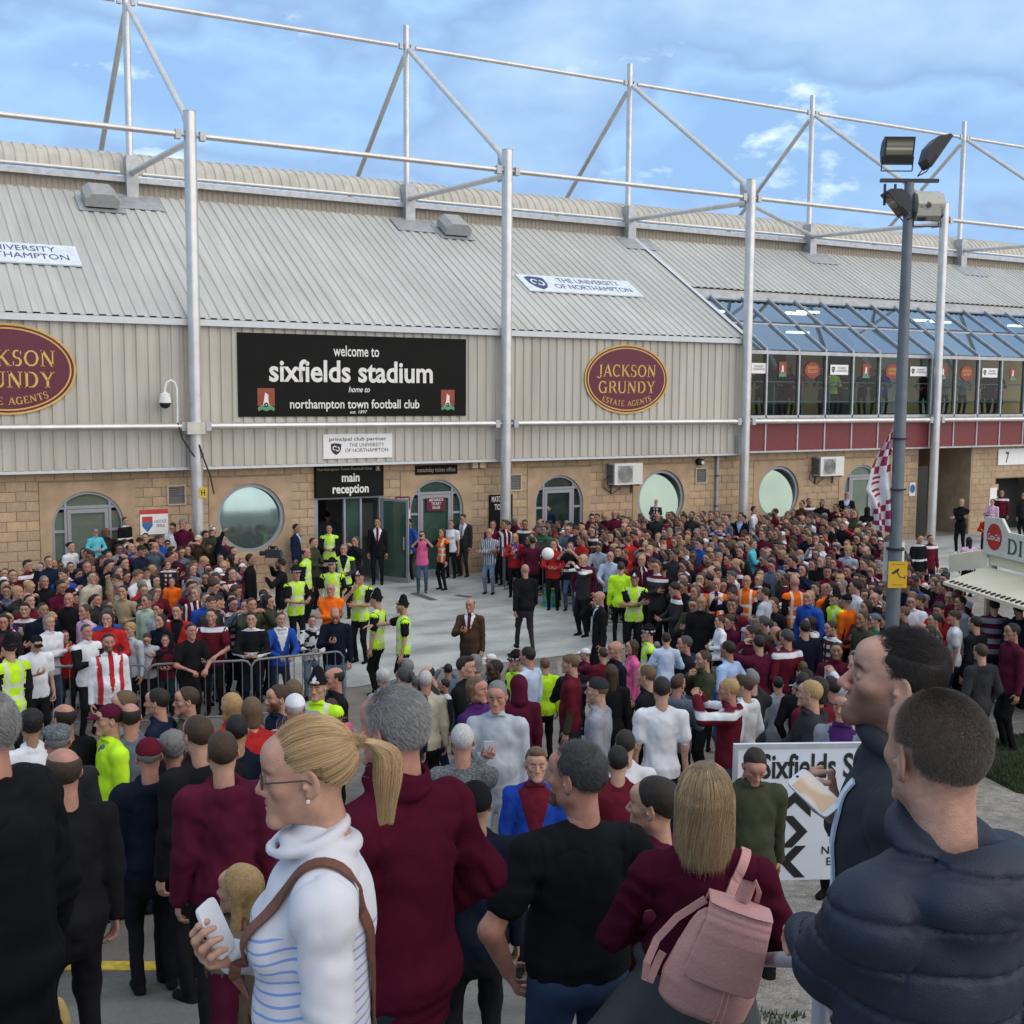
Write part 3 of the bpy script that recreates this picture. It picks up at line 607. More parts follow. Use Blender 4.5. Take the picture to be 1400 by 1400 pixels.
# ================================================================ signs
m_blk=mat('sign_black',(.010,.010,.009),.7,spec=.12,var=.1,vscale=2); m_wht=mat('lettering_white',(.72,.70,.66),.6,var=.1,vscale=8)
m_board=mat('sign_white',(.80,.78,.75),.5,var=.03); m_ink=mat('lettering_ink',(.03,.03,.045),.6); m_gold=mat('lettering_gold',(.62,.38,.09),.5); m_mar=mat('sign_maroon',(.105,.010,.028),.4,var=.08)
m_green=mat('crest_green',(.10,.28,.14),.6); m_crim=mat('crest_brown_red',(.27,.06,.03),.6)
def board(name,label,cat,x0,x1,z0,z1,Y,m,th=.03,edge=None):
    t=thing(name,label,cat); f=MB(); f.box(x0,x1,Y-th,Y,z0,z1); f.build('board',m,t); return t,FY(Y-th)
def crest(t,fr,cx,cz,w,h,d=.002):
    f=MB(); f.prism([(cx-w/2,cz-h*.28),(cx+w/2,cz-h*.28),(cx+w/2,cz+h/2),(cx-w/2,cz+h/2)],fr,d); c=f.build('crest',m_crim,t)
    f=MB(); f.prism([(cx-w*.2,cz-h*.3),(cx+w*.2,cz-h*.3),(cx+w*.12,cz),(cx+w*.14,cz+h*.2),(cx-w*.06,cz+h*.32),(cx-w*.12,cz)],lambda a,b,q:fr(a,b,q+d),d); f.build('crest_tower',m_wht,c)
    f=MB(); f.prism([(cx-w*.45,cz-h*.5),(cx-w*.25,cz-h*.42),(cx,cz-h*.5),(cx+w*.25,cz-h*.42),(cx+w*.45,cz-h*.5),(cx+w*.5,cz-h*.36),(cx+w*.25,cz-h*.22),(cx,cz-h*.30),(cx-w*.25,cz-h*.22),(cx-w*.5,cz-h*.36)],lambda a,b,q:fr(a,b,q+2*d),d); f.build('crest_scroll',m_green,c)
    f=MB(); ring(f,lambda a,b,q:fr(a,b,q+3*d),cx,cz-h*.22,w*.13,w*.13,w*.08,0,d,n=12); f.build('crest_ball',m_blk,c)
def shield(t,fr,cx,cz,w,h,m,m2):
    f=MB(); f.prism([(cx-w/2,cz+h*.42),(cx-w*.2,cz+h*.5),(cx+w*.3,cz+h*.46),(cx+w/2,cz+h*.4),(cx+w*.48,cz-h*.05),(cx+w*.3,cz-h*.33),(cx,cz-h/2),(cx-w*.3,cz-h*.33),(cx-w*.48,cz-h*.05)],fr,.004); s=f.build('shield_logo',m,t)
    f=MB(); fr2=lambda a,b,q:fr(a,b,q+.004)
    ring(f,fr2,cx-w*.13,cz+h*.08,w*.2,h*.2,w*.08,0,.002,n=14,a0=.3,a1=4.6); ring(f,fr2,cx+w*.14,cz+h*.0,w*.2,h*.2,w*.08,0,.002,n=14,a0=3.4,a1=7.8); f.build('logo_swirl',m2,s,fix=False)
t,fr=board('welcome_banner','large black banner reading welcome to sixfields stadium above the reception','banner',8.98,15.58,4.64,6.80,-.04,m_blk)
text('welcome to','lettering',m_wht,t,fr,12.25,6.40,1.32,.30,.012); text('sixfields stadium','lettering',m_wht,t,fr,12.17,5.86,4.72,.58,.024)
text('home to','lettering',m_wht,t,fr,12.32,5.37,.62,.16,.012,shear=.3); text('northampton town football club','lettering',m_wht,t,fr,12.24,4.98,3.75,.25,.014); text('est. 1897','lettering',m_wht,t,fr,12.3,4.76,.5,.09,.008,shear=.2)
crest(t,fr,9.72,5.08,.46,.60); crest(t,fr,15.0,5.08,.42,.58)
def oval(cx,cz,rx,rz,label):
    t=thing('oval_sign',label,'sign',group='maroon and gold oval signs'); fr=FY(-.04)
    f=MB(); f.prism(ell(cx,cz,rx,rz),fr,.03); f.build('board',m_mar,t); fr2=FY(-.07)
    f=MB(); ring(f,fr2,cx,cz,rx,rz,.05,0,.006); ring(f,fr2,cx,cz,rx*.93,rz*.91,.035,0,.006); f.build('gold_ring',m_gold,t,fix=False)
    serif('JACKSON','lettering',m_gold,t,fr2,cx,cz+.22*rz/1.06+.04,rx*1.40,.37*rz/1.06); serif('GRUNDY','lettering',m_gold,t,fr2,cx,cz-.24*rz/1.06,rx*1.36,.37*rz/1.06)
    serif('ESTATE AGENTS','lettering',m_gold,t,fr2,cx,cz-.74*rz/1.06,rx*1.22,.17*rz/1.06,bend=2.6)
oval(21.15,5.73,1.56,1.06,'maroon and gold oval estate agents sign on the cladding right of the second column'); oval(3.47,5.78,1.56,1.07,'maroon and gold oval estate agents sign cut by the photo edge')
t,fr=board('partner_sign','white principal club partner sign with dark shield logo under the black banner','sign',11.28,13.29,3.50,4.16,-.04,m_board)
text('principal club partner','lettering',m_ink,t,fr,12.28,4.03,1.66,.10,.01); text('THE UNIVERSITY\nOF NORTHAMPTON','lettering',m_ink,t,fr,12.53,3.77,1.26,.105); shield(t,fr,11.64,3.76,.30,.32,m_ink,m_board)
t,fr=board('reception_sign','black sign reading main reception over the entrance doors','sign',11.17,13.15,2.42,3.28,.34,m_blk,.12)
text('Northampton Town Football Club','lettering',mat('lettering_tan',(.35,.28,.2),.6),t,fr,12.0,3.20,1.6,.08); text('main','lettering',m_wht,t,fr,12.17,2.97,.52,.25,.026); text('reception','lettering',m_wht,t,fr,12.17,2.66,1.06,.25,.026); crest(t,fr,12.98,3.19,.13,.14)
t,fr=board('ticket_office_sign','small dark matchday ticket office sign above the green arched door','sign',14.17,15.5,2.96,3.23,.34,m_blk)
text('matchday ticket office','lettering',MATS['lettering_tan'],t,fr,14.83,3.10,1.2,.12,.012)
t,fr=board('ticket_poster','black poster with white lettering behind the second column','poster',16.55,17.35,1.2,2.3,.34,m_blk,.02)
text('MATCHDAY\nTICKETS','lettering',m_wht,t,fr,16.95,2.02,.62,.17,.02); text('OFFICE','lettering',m_wht,t,fr,17.15,1.62,.3,.1,.01)
t,fr=board('door_notice','small maroon notice with white print on the green arched door','notice',14.55,15.15,1.9,2.28,.40,m_mar,.02); text('ADVANCE\nTICKET\nSALES','lettering',m_wht,t,fr,14.85,2.08,.45,.08,.01)
t,fr=board('wall_notice','maroon notice with white print beside the open reception door','notice',13.55,14.0,2.02,2.36,.34,m_mar,.02); text('TICKET\nOFFICE','lettering',m_wht,t,fr,13.78,2.19,.36,.09,.01)
t,fr=board('paper_notice','tall pale paper notice on the wall under the maroon notice','notice',13.58,14.0,1.1,1.98,.34,m_board,.01)
t,fr=board('security_sign','white sign with red header and blue shield on the wall above the left crowd','sign',6.52,7.22,1.66,2.3,.34,m_board,.02)
f=MB(); f.prism([(6.52,2.18),(7.22,2.18),(7.22,2.3),(6.52,2.3)],fr,.004); f.build('header',mat('sign_red',(.5,.05,.04),.5),t); f=MB(); f.prism([(6.57,1.98),(6.83,1.98),(6.83,1.88),(6.7,1.72),(6.57,1.88)],fr,.004); f.build('shield_base',mat('sign_blue',(.04,.14,.34),.5),t)
f=MB(); f.prism([(6.57,1.98),(6.83,1.98),(6.83,2.12),(6.57,2.12)],fr,.004); f.build('shield_top',MATS['sign_red'],t); text('NOTICE\nSMILE','lettering',m_ink,t,fr,7.03,1.92,.3,.08)
t,fr=board('height_plate','small yellow plate with a black H on the first column','sign',7.82-.0,8.02,2.62,2.88,-.46,m_yel,.01); text('H','lettering',m_ink,t,fr,7.92,2.75,.1,.15,.02)
t,fr=board('fire_door_notice','small round blue door notice beside the passage','notice',34.12,34.42,1.6,2.1,.33,m_board,.01); f=MB(); f.prism(ell(34.27,1.87,.13,.16,20),fr,.004); f.build('blue_disc',MATS['sign_blue'],t)
t,fr=board('stand_sign','white sign with a black figure at the turnstile wall','sign',38.9,40.6,2.62,3.25,.33,m_board,.03); text('7','lettering',m_ink,t,fr,39.42,2.93,.2,.42,.02)
t,fr=board('turnstile_notice','white paper pinned beside the turnstile opening','notice',38.55,38.95,.95,1.75,.34,m_board,.01)
for x0,l in((17.92,''),): pass
def roofsign(x0,x1,v0,v1,label,cut=False):
    t=thing('roof_sign',label,'sign',group='university boards lying on the metal roof'); f=MB(); fr=lambda u,v,w:FR(u,v,w+.05); f.prism([(x0,v0),(x1,v0),(x1,v1),(x0,v1)],fr,.04); f.build('board',mat('roof_sign_white',(.66,.70,.74),.5),t)
    fr2=lambda u,v,w:FR(u,v,w+.092); w=x1-x0
    text('THE UNIVERSITY\nOF NORTHAMPTON','lettering',mat('lettering_blue',(.035,.06,.16),.6),t,fr2,x0+w*.60,(v0+v1)/2,w*.68,(v1-v0)*.28); shield(t,fr2,x0+w*.13,(v0+v1)/2,w*.16,(v1-v0)*.8,MATS['lettering_blue'],m_board); return t
def fromroof(x,y): # pixel on the roof plane -> (u,v)
    d=ray(x,y); n=np.array([0,-RS,RC]); p0=np.array([0,-.12,7.10]); t_=((p0-CAM)@n)/(d@n); p=CAM+d*t_; return p[0],(p[1]+.12)/RC
ua=fromroof(703,378); ub=fromroof(880,408); uc=fromroof(112,367)
va=(fromroof(703,378)[1]); vb=fromroof(718,400)[1]
roofsign(ua[0],ub[0]-.05,min(va,vb),max(va,vb),'white university board with blue lettering lying on the roof near the glazed end')
roofsign(uc[0]-(ub[0]-ua[0]),uc[0],min(va,vb),max(va,vb),'white university board with blue lettering on the roof, cut by the photo edge')
ORD_=['first','second','third','fourth','fifth','sixth','seventh','eighth','ninth','tenth','eleventh','twelfth','thirteenth']
# window stickers in the concourse
for i,(a,b) in enumerate(zip(mull,mull[1:])):
    if a>41: break
    cx=(a+b)/2; k=i%3; fr=FY(-.0)
    if k==0: t,fr=board('window_sticker','white university sticker on the %s concourse pane from the cladding end'%ORD_[i],'sticker',cx-.42,cx+.42,5.98,6.32,-.0,m_board,.006); tag(t,group='white university stickers on the concourse windows'); text('THE UNIVERSITY\nOF NORTHAMPTON','lettering',m_ink,t,fr,cx+.12,6.15,.5,.07); shield(t,fr,cx-.28,6.15,.16,.2,m_ink,m_board)
    elif k==1: t=thing('crest_sticker','crest sticker on the %s concourse pane from the cladding end'%ORD_[i],'sticker',group='crest stickers on the concourse windows'); crest(t,FY(-.0),cx,6.12,.34,.52)
    else:
        t=thing('oval_sticker','red oval sticker on the %s concourse pane from the cladding end'%ORD_[i],'sticker',group='red oval stickers on the concourse windows'); f=MB(); f.prism(ell(cx,6.12,.34,.27,28),FY(0),.006); f.build('disc',mat('sticker_red',(.27,.045,.035),.5),t); text('JACKSON\nGRUNDY','lettering',m_gold,t,FY(-.006),cx,6.12,.44,.1,.01)
# CCTV dome camera on its swan-neck
t=thing('security_camera','white dome security camera hanging from a curved bracket by the first column','security camera'); m_wp=mat('white_plastic',(.72,.72,.70),.4)
x=7.25; f=MB(); f.path([(x+.1,-.3,4.35),(x+.1,-.35,4.75),(x+.1,-.35,5.35),(x+.05,-.36,5.5),(x-.05,-.37,5.56),(x-.15,-.37,5.5),(x-.2,-.37,5.35),(x-.2,-.37,5.2)],.028,8); f.build('bracket',m_wp,t,smooth=True)
f=MB(); f.tube((x-.2,-.37,5.0),(x-.2,-.37,5.22),.15,18,.12); f.tube((x-.2,-.37,5.22),(x-.2,-.37,5.27),.12,18,.03); f.build('housing',m_wp,t,smooth=True)
f=MB(); pr=[(.14*math.cos(a),-.14*math.sin(a)) for a in np.linspace(0,PI/2,6)]
for (r1,z1),(r2,z2) in zip(pr,pr[1:]): f.tube((x-.2,-.37,5.0+z1),(x-.2,-.37,5.0+z2),r1,16,max(r2,.005),caps=False)
f.build('dome_lens',m_dark,t,smooth=True)
f=MB(); f.box(x+.3,x+.75,-.52,-.1,4.22,4.52); f.build('junction_box',mat('box_cream',(.55,.52,.45),.5),t)
f=MB(); f.path([(x+.1,-.35,4.5),(x+.2,-.42,4.1),(x+.45,-.42,3.7),(x+.6,-.42,3.55),(x+.7,-.42,3.7),(x+.6,-.46,3.95),(x+.7,-.47,3.6),(x+.85,-.46,3.2),(x+.95,-.46,2.7)],.02,7); f.build('cable',m_dark,t)
# ================================================================ lamp post in the crowd
LP=atdepth(1222,800,17.5); px,py=LP[0],LP[1]; gz0=G(17.5)
t=thing('floodlight_post','grey steel lamp post carrying four floodlights, with a yellow sign low on its pole','lamp post',(px,py,gz0)); t.location=(0,0,0)
m_post=mat('post_grey',(.14,.155,.17),.5,.3,var=.15,vscale=4); m_fl_=mat('floodlight_black',(.03,.032,.036),.5)
f=MB(); f.tube((px,py,gz0),(px,py,3.0),.102,18); f.tube((px,py,3.0),(px,py,8.35),.095,18,.068); f.build('pole',m_post,t,smooth=True)
f=MB(); f.tube((px,py,3.0),(px,py,3.04),.13,18); f.tube((px,py,4.65),(px,py,4.67),.12,18); f.tube((px,py,3.9),(px,py,3.92),.125,18); f.build('pole_bands',m_dark,t)
R3=np.array([RH[0],RH[1],0]); D3=np.array([DH[0],DH[1],0]); Z3=np.array([0,0,1.])
o=np.array([px,py,8.38]); f=MB(); f.obox(o,R3,D3,Z3,.42,.03,.025); f.build('crossarm',m_fl_,t)
def flood(c,nrm,side,w,h,lens,mback,dp=.07):
    nrm=np.array(nrm)/np.linalg.norm(nrm); side=np.array(side)/np.linalg.norm(side); up=np.cross(side,nrm)
    if up[2]<0: side=-side; up=-up
    f=MB(); f.obox(c,side,up,nrm,w/2,h/2,dp*.4); P=[]; 
    pr=[(-h/2,-.03),(-h*.45,-dp*1.6),(-h*.1,-dp*2.6),(h*.25,-dp*2.2),(h/2,-.03)]
    f.prism(pr,lambda a,b,q:tuple(c+up*a+nrm*b+side*(q-w/2)),w); b=f.build('floodlight',mback,t)
    f=MB(); f.obox(c+nrm*.03,side,up,nrm,w*.44,h*.40,.004); f.build('lens',lens,b)
    f=MB(); 
    for s in(-1,1): f.tube(c+side*s*w*.52-up*h*.2,c+side*s*w*.52-up*h*.72,.009,6)
    f.tube(c-side*w*.52-up*h*.72,c+side*w*.52-up*h*.72,.009,6); f.build('yoke',m_fl_,b)
def pat_lens(t_,L,tcn,c,mx,ns,rp):
    sp=t_.nodes.new('ShaderNodeSeparateXYZ'); L(tcn.outputs['Generated'],sp.inputs[0]); return rp(sp.outputs[2],[(0.,(.012,.012,.012)),(.3,(.015,.015,.013)),(.34,(.14,.125,.08)),(.52,(.22,.2,.14)),(.56,(.5,.47,.4)),(.62,(.5,.47,.4)),(.66,(.18,.16,.11)),(.8,(.3,.27,.2)),(.95,(.1,.09,.06))])
m_lens=mat('floodlight_lens',(.1,.1,.1),.12,var=0,pattern=pat_lens,spec=.8); m_dirty=mat('dirty_white_housing',(.50,.47,.40),.7,pattern=lambda t_,L,tcn,c,mx,ns,rp: mx(rp(ns(6,6),[(.55,g(0)),(.66,g(1))]),c,(.08,.07,.06)),var=.1)
flood(o+R3*-.17+Z3*.42,-D3+Z3*-.25,R3,.43,.39,m_lens,m_fl_)
flood(o+R3*.38+Z3*.40,R3*.75+Z3*-.5+D3*.2,D3,.36,.52,m_lens,m_fl_)
flood(o+R3*-.22+Z3*-.33-D3*.05,-R3*.7-Z3*.6,D3,.36,.42,m_lens,m_fl_)
flood(o+R3*.27-Z3*.36+D3*.02,D3*1+Z3*-.2,-R3,.38,.42,m_lens,m_dirty,.09)
f=MB(); f.tube(o+R3*-.35-Z3*.05,o+R3*-.35-Z3*.35,.02,6); f.tube(o+R3*-.2-Z3*.05,o+R3*-.2-Z3*.35,.02,6); f.build('hanger',m_fl_,t)
sg=thing('cctv_sign','yellow CCTV warning sign with a black camera picture strapped to the lamp post','sign',(0,0,0)); c=np.array([px,py,0])-D3*.15
z0=(atdepth(1225,803,17.4))[2]; z1=(atdepth(1225,767,17.4))[2]
f=MB(); fr=lambda u,v,w:tuple(np.array([c[0],c[1],0])+R3*u+Z3*v-D3*w); f.prism([(-.14,z0),(.14,z0),(.14,z1),(-.14,z1)],fr,.006); f.build('board',mat('sign_amber',(.62,.36,.01),.5,var=.04),sg)
cz=(z0+z1)/2; f=MB(); fr2=lambda u,v,w:fr(u,v,w+.007); f.prism([(-.09,cz+.03),(-.075,cz+.0),(.02,cz+.06),(.02,cz+.09),(.005,cz+.1)],fr2,.002); f.prism([(-.02,cz+.04),(.03,cz-.04),(.1,cz-.05),(.1,cz-.035),(.035,cz-.025),(-.005,cz+.05)],fr2,.002); f.prism([(.1,cz-.06),(.115,cz-.06),(.115,cz-.01),(.1,cz-.01)],fr2,.002); f.build('camera_picture',m_ink,sg)
text('CCTV IN OPERATION','lettering',m_ink,sg,lambda u,v,w:fr(u,v,w+.007),0,z1-.04,.2,.018); text('images recorded','lettering',m_ink,sg,lambda u,v,w:fr(u,v,w+.007),0,z0+.05,.15,.018)
f=MB(); f.tube((px,py,(z0+z1)/2-.01),(px,py,(z0+z1)/2+.03),.128,14); f.build('strap',m_gplate,sg)
s2=thing('blank_sign_board','plain white board fixed behind the yellow sign on the lamp post','sign'); f=MB(); fr=lambda u,v,w:tuple(np.array([px,py,0])+R3*u+Z3*v-D3*w); za=atdepth(1225,797,17.5)[2]; zb=atdepth(1225,743,17.5)[2]
f.prism([(-.12,za),(.19,za),(.19,zb),(-.12,zb)],lambda u,v,w:fr(u,v,w-.16),.01); f.build('board',m_board,s2)
# flag hanging off the post
fl=thing('flag','maroon and white chequered flag hanging limp from the lamp post','flag'); 
def flagpt(s,q): # s 0..1 across, q 0..1 down
    zt=atdepth(1222,578,17.5)[2]; zb_=atdepth(1218,728,17.5)[2]
    wq=np.interp(q,[0,.15,.35,.55,.62,.75,1],[.02,.14,.30,.38,.30,.24,.20])
    fold=.05*math.sin(s*9+q*5)*min(1,q*4)
    sag=0.16*s*(1-q)
    return np.array([px,py,0])-R3*(.10+wq*s)+D3*fold+Z3*(zt+(zb_-zt)*q-sag*0.9+0.06*s*math.sin(q*7))
nu,nv=26,48; V=[flagpt(i/nu,j/nv) for j in range(nv+1) for i in range(nu+1)]
m_flagm=mat('flag_maroon',(.28,.02,.06),.7); m_flagw=mat('flag_white',(.62,.60,.62),.7)
FA,FB=MB(),MB()
for j in range(nv):
    for i in range(nu):
        q=j/nv; s=i/nu; ck=(int(s*3.999+ .0)+int(q*14))%2; mid=.42<q<.68
        tgt=FA if (ck and not mid) or (mid and .45<s<.8 and (int(q*60)%3==0)) else FB
        a=j*(nu+1)+i; tgt.quad(V[a],V[a+1],V[a+nu+2],V[a+nu+1])
FA.build('maroon_squares',m_flagm,fl,smooth=False,fix=False)['kind']='stuff'; FB.build('white_squares',m_flagw,fl,fix=False)
# ================================================================ food kiosk
K0=np.array([*onZ(1345,937)[:2],0]); KU=np.array([-.36,-.933,0]); KO=np.array([-.933,.36,0])
m_cream=mat('kiosk_cream',(.74,.65,.47),.55,var=.08,vscale=2); m_kgr=mat('kiosk_green',(.02,.10,.06),.5)
KI=thing('food_kiosk','cream food kiosk with green base and a raised perforated serving flap','kiosk')
kf=lambda u,v,w:tuple(K0+KU*u+KO*w+Z3*v)
def kbox(mb,u0,u1,v0,v1,w0,w1):
    P=[kf(u,v,w) for w in(w0,w1) for (u,v) in((u0,v0),(u1,v0),(u1,v1),(u0,v1))]; return mb.add(P,[(0,3,2,1),(4,5,6,7),(0,1,5,4),(1,2,6,5),(2,3,7,6),(3,0,4,7)])
f=MB(); kbox(f,0,4.2,.28,1.15,-2.2,0); kbox(f,0,4.2,2.25,2.45,-2.2,.02); kbox(f,0,.10,1.15,2.25,-.1,0); kbox(f,2.6,4.2,1.15,2.25,-2.2,0); kbox(f,0,4.2,1.15,2.25,-2.2,-2.1); f.build('body',m_cream,KI)
f=MB(); kbox(f,-.03,4.23,0,.28,-2.2,.03); f.build('base_stripe',m_kgr,KI)
f=MB(); kbox(f,-.0,4.2,.72,.76,0,.012); f.build('side_trim',m_dk,KI)
f=MB(); kbox(f,.1,2.6,1.10,1.15,-.3,.28); f.build('counter',m_cream,KI)
f=MB(); kbox(f,-.04,4.2,2.42,2.62,-2.2,.06); f.build('roof_gutter',mat('kiosk_pale',(.62,.60,.52),.5,var=.1),KI)
f=MB(); hz_,oz=2.20,1.93; Pw=[kf(0.0,hz_,.03),kf(2.6,hz_,.03),kf(2.6,oz,.86),kf(-.05,oz,.86)]
f.add(Pw+[(p[0],p[1],p[2]-.05) for p in Pw],[(0,1,2,3),(4,7,6,5),(0,4,5,1),(1,5,6,2),(2,6,7,3),(3,7,4,0)]); flp=f.build('serving_flap',m_cream,KI)
f=MB()
for k in range(16):
    u=.12+k*.15; c=np.array(kf(u,oz+.030,.78)); f.prism([(math.cos(a)*.032,math.sin(a)*.032) for a in np.linspace(0,2*PI,10,False)],lambda a,b,w,c=c:tuple(c+KU*a+KO*b*1.6+Z3*(w-.03-b*.39)),.045)
f.build('flap_holes',m_dark,flp)['kind']='stuff'
f=MB(); kbox(f,.02,.10,0,2.2,.02,.08); f.build('corner_post',m_cream,KI)
# header board with soft drink disc
hb=thing('kiosk_header','cream header board with a red soft drink disc and green lettering on the kiosk roof','sign')
ff=lambda u,v,w:kf(u,v,w+.08); p1=K0; 
zt,zb_=3.02,2.50
f=MB(); f.prism([(-.02,zb_-.04),(.0,zt+.1),(.55,zt+.12),(.78,zt-.1),(2.8,zt-.1),(2.8,zb_-.04)],ff,.05); f.build('board',MATS['kiosk_pale'],hb)
f=MB(); f.prism(ell(.34,2.79,.24,.24,30),lambda u,v,w:ff(u,v,w+.05),.006); f.build('red_disc',mat('drink_red',(.45,.03,.03),.4),hb); text('Coca-Cola','lettering',m_wht,hb,lambda u,v,w:ff(u,v,w+.057),.34,2.79,.40,.12,.01,shear=.4)
serif('DI','lettering',m_kgr,hb,lambda u,v,w:ff(u,v,w+.05),1.0,2.68,.46,.26); 
sh=thing('kiosk_end_flap','plain cream end board standing out beyond the kiosk roof','board'); f=MB(); pa,pb=atdepth(1299,770,21.9),atdepth(1350,763,21.3)
for p_,q_ in((pa,pb),): f.add([tuple(p_+Z3*-.17),tuple(q_+Z3*-.17),tuple(q_+Z3*.16),tuple(p_+Z3*.16)]+[tuple(x_+D3*.05) for x_ in(p_+Z3*-.17,q_+Z3*-.17,q_+Z3*.16,p_+Z3*.16)],[(0,1,2,3),(4,7,6,5),(0,4,5,1),(1,5,6,2),(2,6,7,3),(3,7,4,0)])
f.build('board',m_cream,sh)
# ================================================================ direction board in the foreground
DBt=thing('direction_board','large white direction board with black arrows on grey posts below the railing','sign')
c0=atdepth(1000,1110,8.4); ur=np.array([RH[0],RH[1],0])*math.cos(.06)+D3*math.sin(.06); nr=np.cross(ur,Z3)
zt=atdepth(1000,1016,8.4)[2]; zb=atdepth(1000,1206,8.4)[2]+.02
o0=np.array([c0[0],c0[1],0]); fb=lambda u,v,w:tuple(o0+ur*u+Z3*v+nr*w)
f=MB(); f.prism([(0,zb),(1.45,zb),(1.45,zt),(0,zt)],fb,.03); f.build('board',mat('board_white',(.58,.62,.68),.45,var=.03),DBt)
f=MB()
for q in([(0,zt-.03),(1.45,zt-.03),(1.45,zt),(0,zt)],[(0,zb),(.03,zb),(.03,zt-.03),(0,zt-.03)]): f.prism(q,lambda u,v,w:fb(u,v,w+.03),.01)
f.build('board_frame',m_gplate,DBt)
f2=lambda u,v,w:fb(u,v,w+.031); m_let=mat('lettering_black',(.012,.012,.013),.5)
text('Sixfields Stadium','lettering',m_let,DBt,f2,.78,zt-.16,1.16,.185,.022)
def chev(cx,cz,s,rot):
    P=[(-.5,-.05),(0,.42),(.5,-.05),(.5,-.38),(0,.08),(-.5,-.38)]; c_,s_=math.cos(rot),math.sin(rot)
    f=MB(); f.prism([(cx+s*(a*c_-b*s_),cz+s*(a*s_+b*c_)) for a,b in P],f2,.003); f.build('arrow',m_let,DBt)
chev(.46,zt-.46,.24,0); chev(.46,zt-.66,.24,-PI/2); chev(.46,zb+.14,.24,PI/2)
text('Ticket Office\nClub Reception','lettering',m_let,DBt,f2,.93,zt-.44,.52,.062,.01); text('Turnstiles\nNorth Stand\nEast Stand','lettering',m_let,DBt,f2,.88,zb+.20,.42,.062,.01)
for u in(.28,1.2): f=MB(); p=np.array(fb(u,0,-.04)); gg=gz(p)-.02; f.tube((p[0],p[1],gg),(p[0],p[1],zt-.1),.038,12); f.build('post',m_galv,DBt,smooth=True)
# railing in the bottom right corner
RL=thing('handrail','pale grey steel handrail with a bend under the quilted jacket man hand','railing'); m_rl=mat('rail_paint',(.42,.42,.48),.4,.2,var=.06)
r0=atdepth(985,1313,5.2); r1=atdepth(1128,1311,2.5); r2=atdepth(1195,1470,1.95)
f=MB(); f.path([tuple(r0),tuple(r1)],.0215,18); f.build('rail',m_rl,RL,smooth=True)
f=MB(); p=atdepth(1124,1336,2.5); f.path([(p[0],p[1],G(2.5)),(p[0],p[1],p[2]-.02),tuple(p)],.020,18); f.path([tuple(p-Z3*.01),tuple(p+(r2-p)*.5),tuple(r2)],.020,16); f.build('rail_post',m_rl,RL,smooth=True)
# crowd barriers
m_bar=mat('barrier_galvanised',(.17,.18,.19),.45,.5,var=.15)
def barrier(a,b,label,group,zb=.0):
    a,b=np.array(a),np.array(b); t=thing('crowd_barrier',label,'barrier',group=group); H=1.08; d=b-a; Lh=np.linalg.norm(d[:2])
    A=lambda s,z:tuple(a+d*s+Z3*(z+zb))
    f=MB(); r=.06/Lh; f.path([A(0,.0),A(0,H-.1),A(r,H-.02),A(2*r,H),A(1-2*r,H),A(1-r,H-.02),A(1,H-.1),A(1,0)],.019,8); f.tube(A(0,.2),A(1,.2),.016,8); f.build('barrier_frame',m_bar,t)
    f=MB(); n=int(Lh/.13)
    for k in range(1,n): f.tube(A(k/n,.2),A(k/n,H),.0085,5,caps=False)
    f.build('barrier_bars',m_bar,t,fix=False)
    nn=np.array([d[1],-d[0],0])/Lh
    for s in(.12,.88): f=MB(); p=a+d*s+Z3*(zb+.03); f.tube(p-nn*.25,p+nn*.25,.015,6); f.tube(p,p+Z3*.18,.015,6); f.build('barrier_foot',m_bar,t)
gl_='barriers holding back the crowd left of the forecourt'; gr_='barriers holding back the crowd right of the forecourt'
LB=[onZ(-60,1008),onZ(62,1006),onZ(205,1002),onZ(345,994),onZ(470,978)]; LB=[np.array([p[0],p[1],0]) for p in LB]
for i,(a,b) in enumerate(zip(LB,LB[1:])): barrier(a,b,['steel crowd barrier at the photo edge behind the helmeted police officer','steel crowd barrier behind the steward in white shirt and red tie','steel crowd barrier under the black football top and claret shirt fans','steel crowd barrier in front of the blue jacket youth and white striped tracksuit'][i],gl_)
RB=[onZ(674,786),onZ(690,805),onZ(742,812),onZ(795,828),onZ(838,850),onZ(880,872)]; RB=[np.array([p[0],p[1],0]) for p in RB]
for i,(a,b) in enumerate(zip(RB,RB[1:])): barrier(a,b,['steel crowd barrier beside the man in checked shirt','steel crowd barrier behind the blonde reporter in red jacket','steel crowd barrier above the blue and green carrier bag','steel crowd barrier where fans in grey lean over','steel crowd barrier beside the yellow coated officers'][i],gr_)
f=MB(); p=onZ(753,829); f.tube((p[0],p[1],.012),(p[0],p[1],.45),.26,14,.16); bg_=tag(f.build('carrier_bag',mat('bag_green',(.05,.22,.05),.5,var=.4,vscale=9,pattern=lambda t_,L,tcn,c,mx,ns,rp:mx(rp(ns(3,2),[(.5,g(0)),(.55,g(1))]),c,(.05,.3,.5)))),'blue and green carrier bag on the ground in front of the barriers','bag')
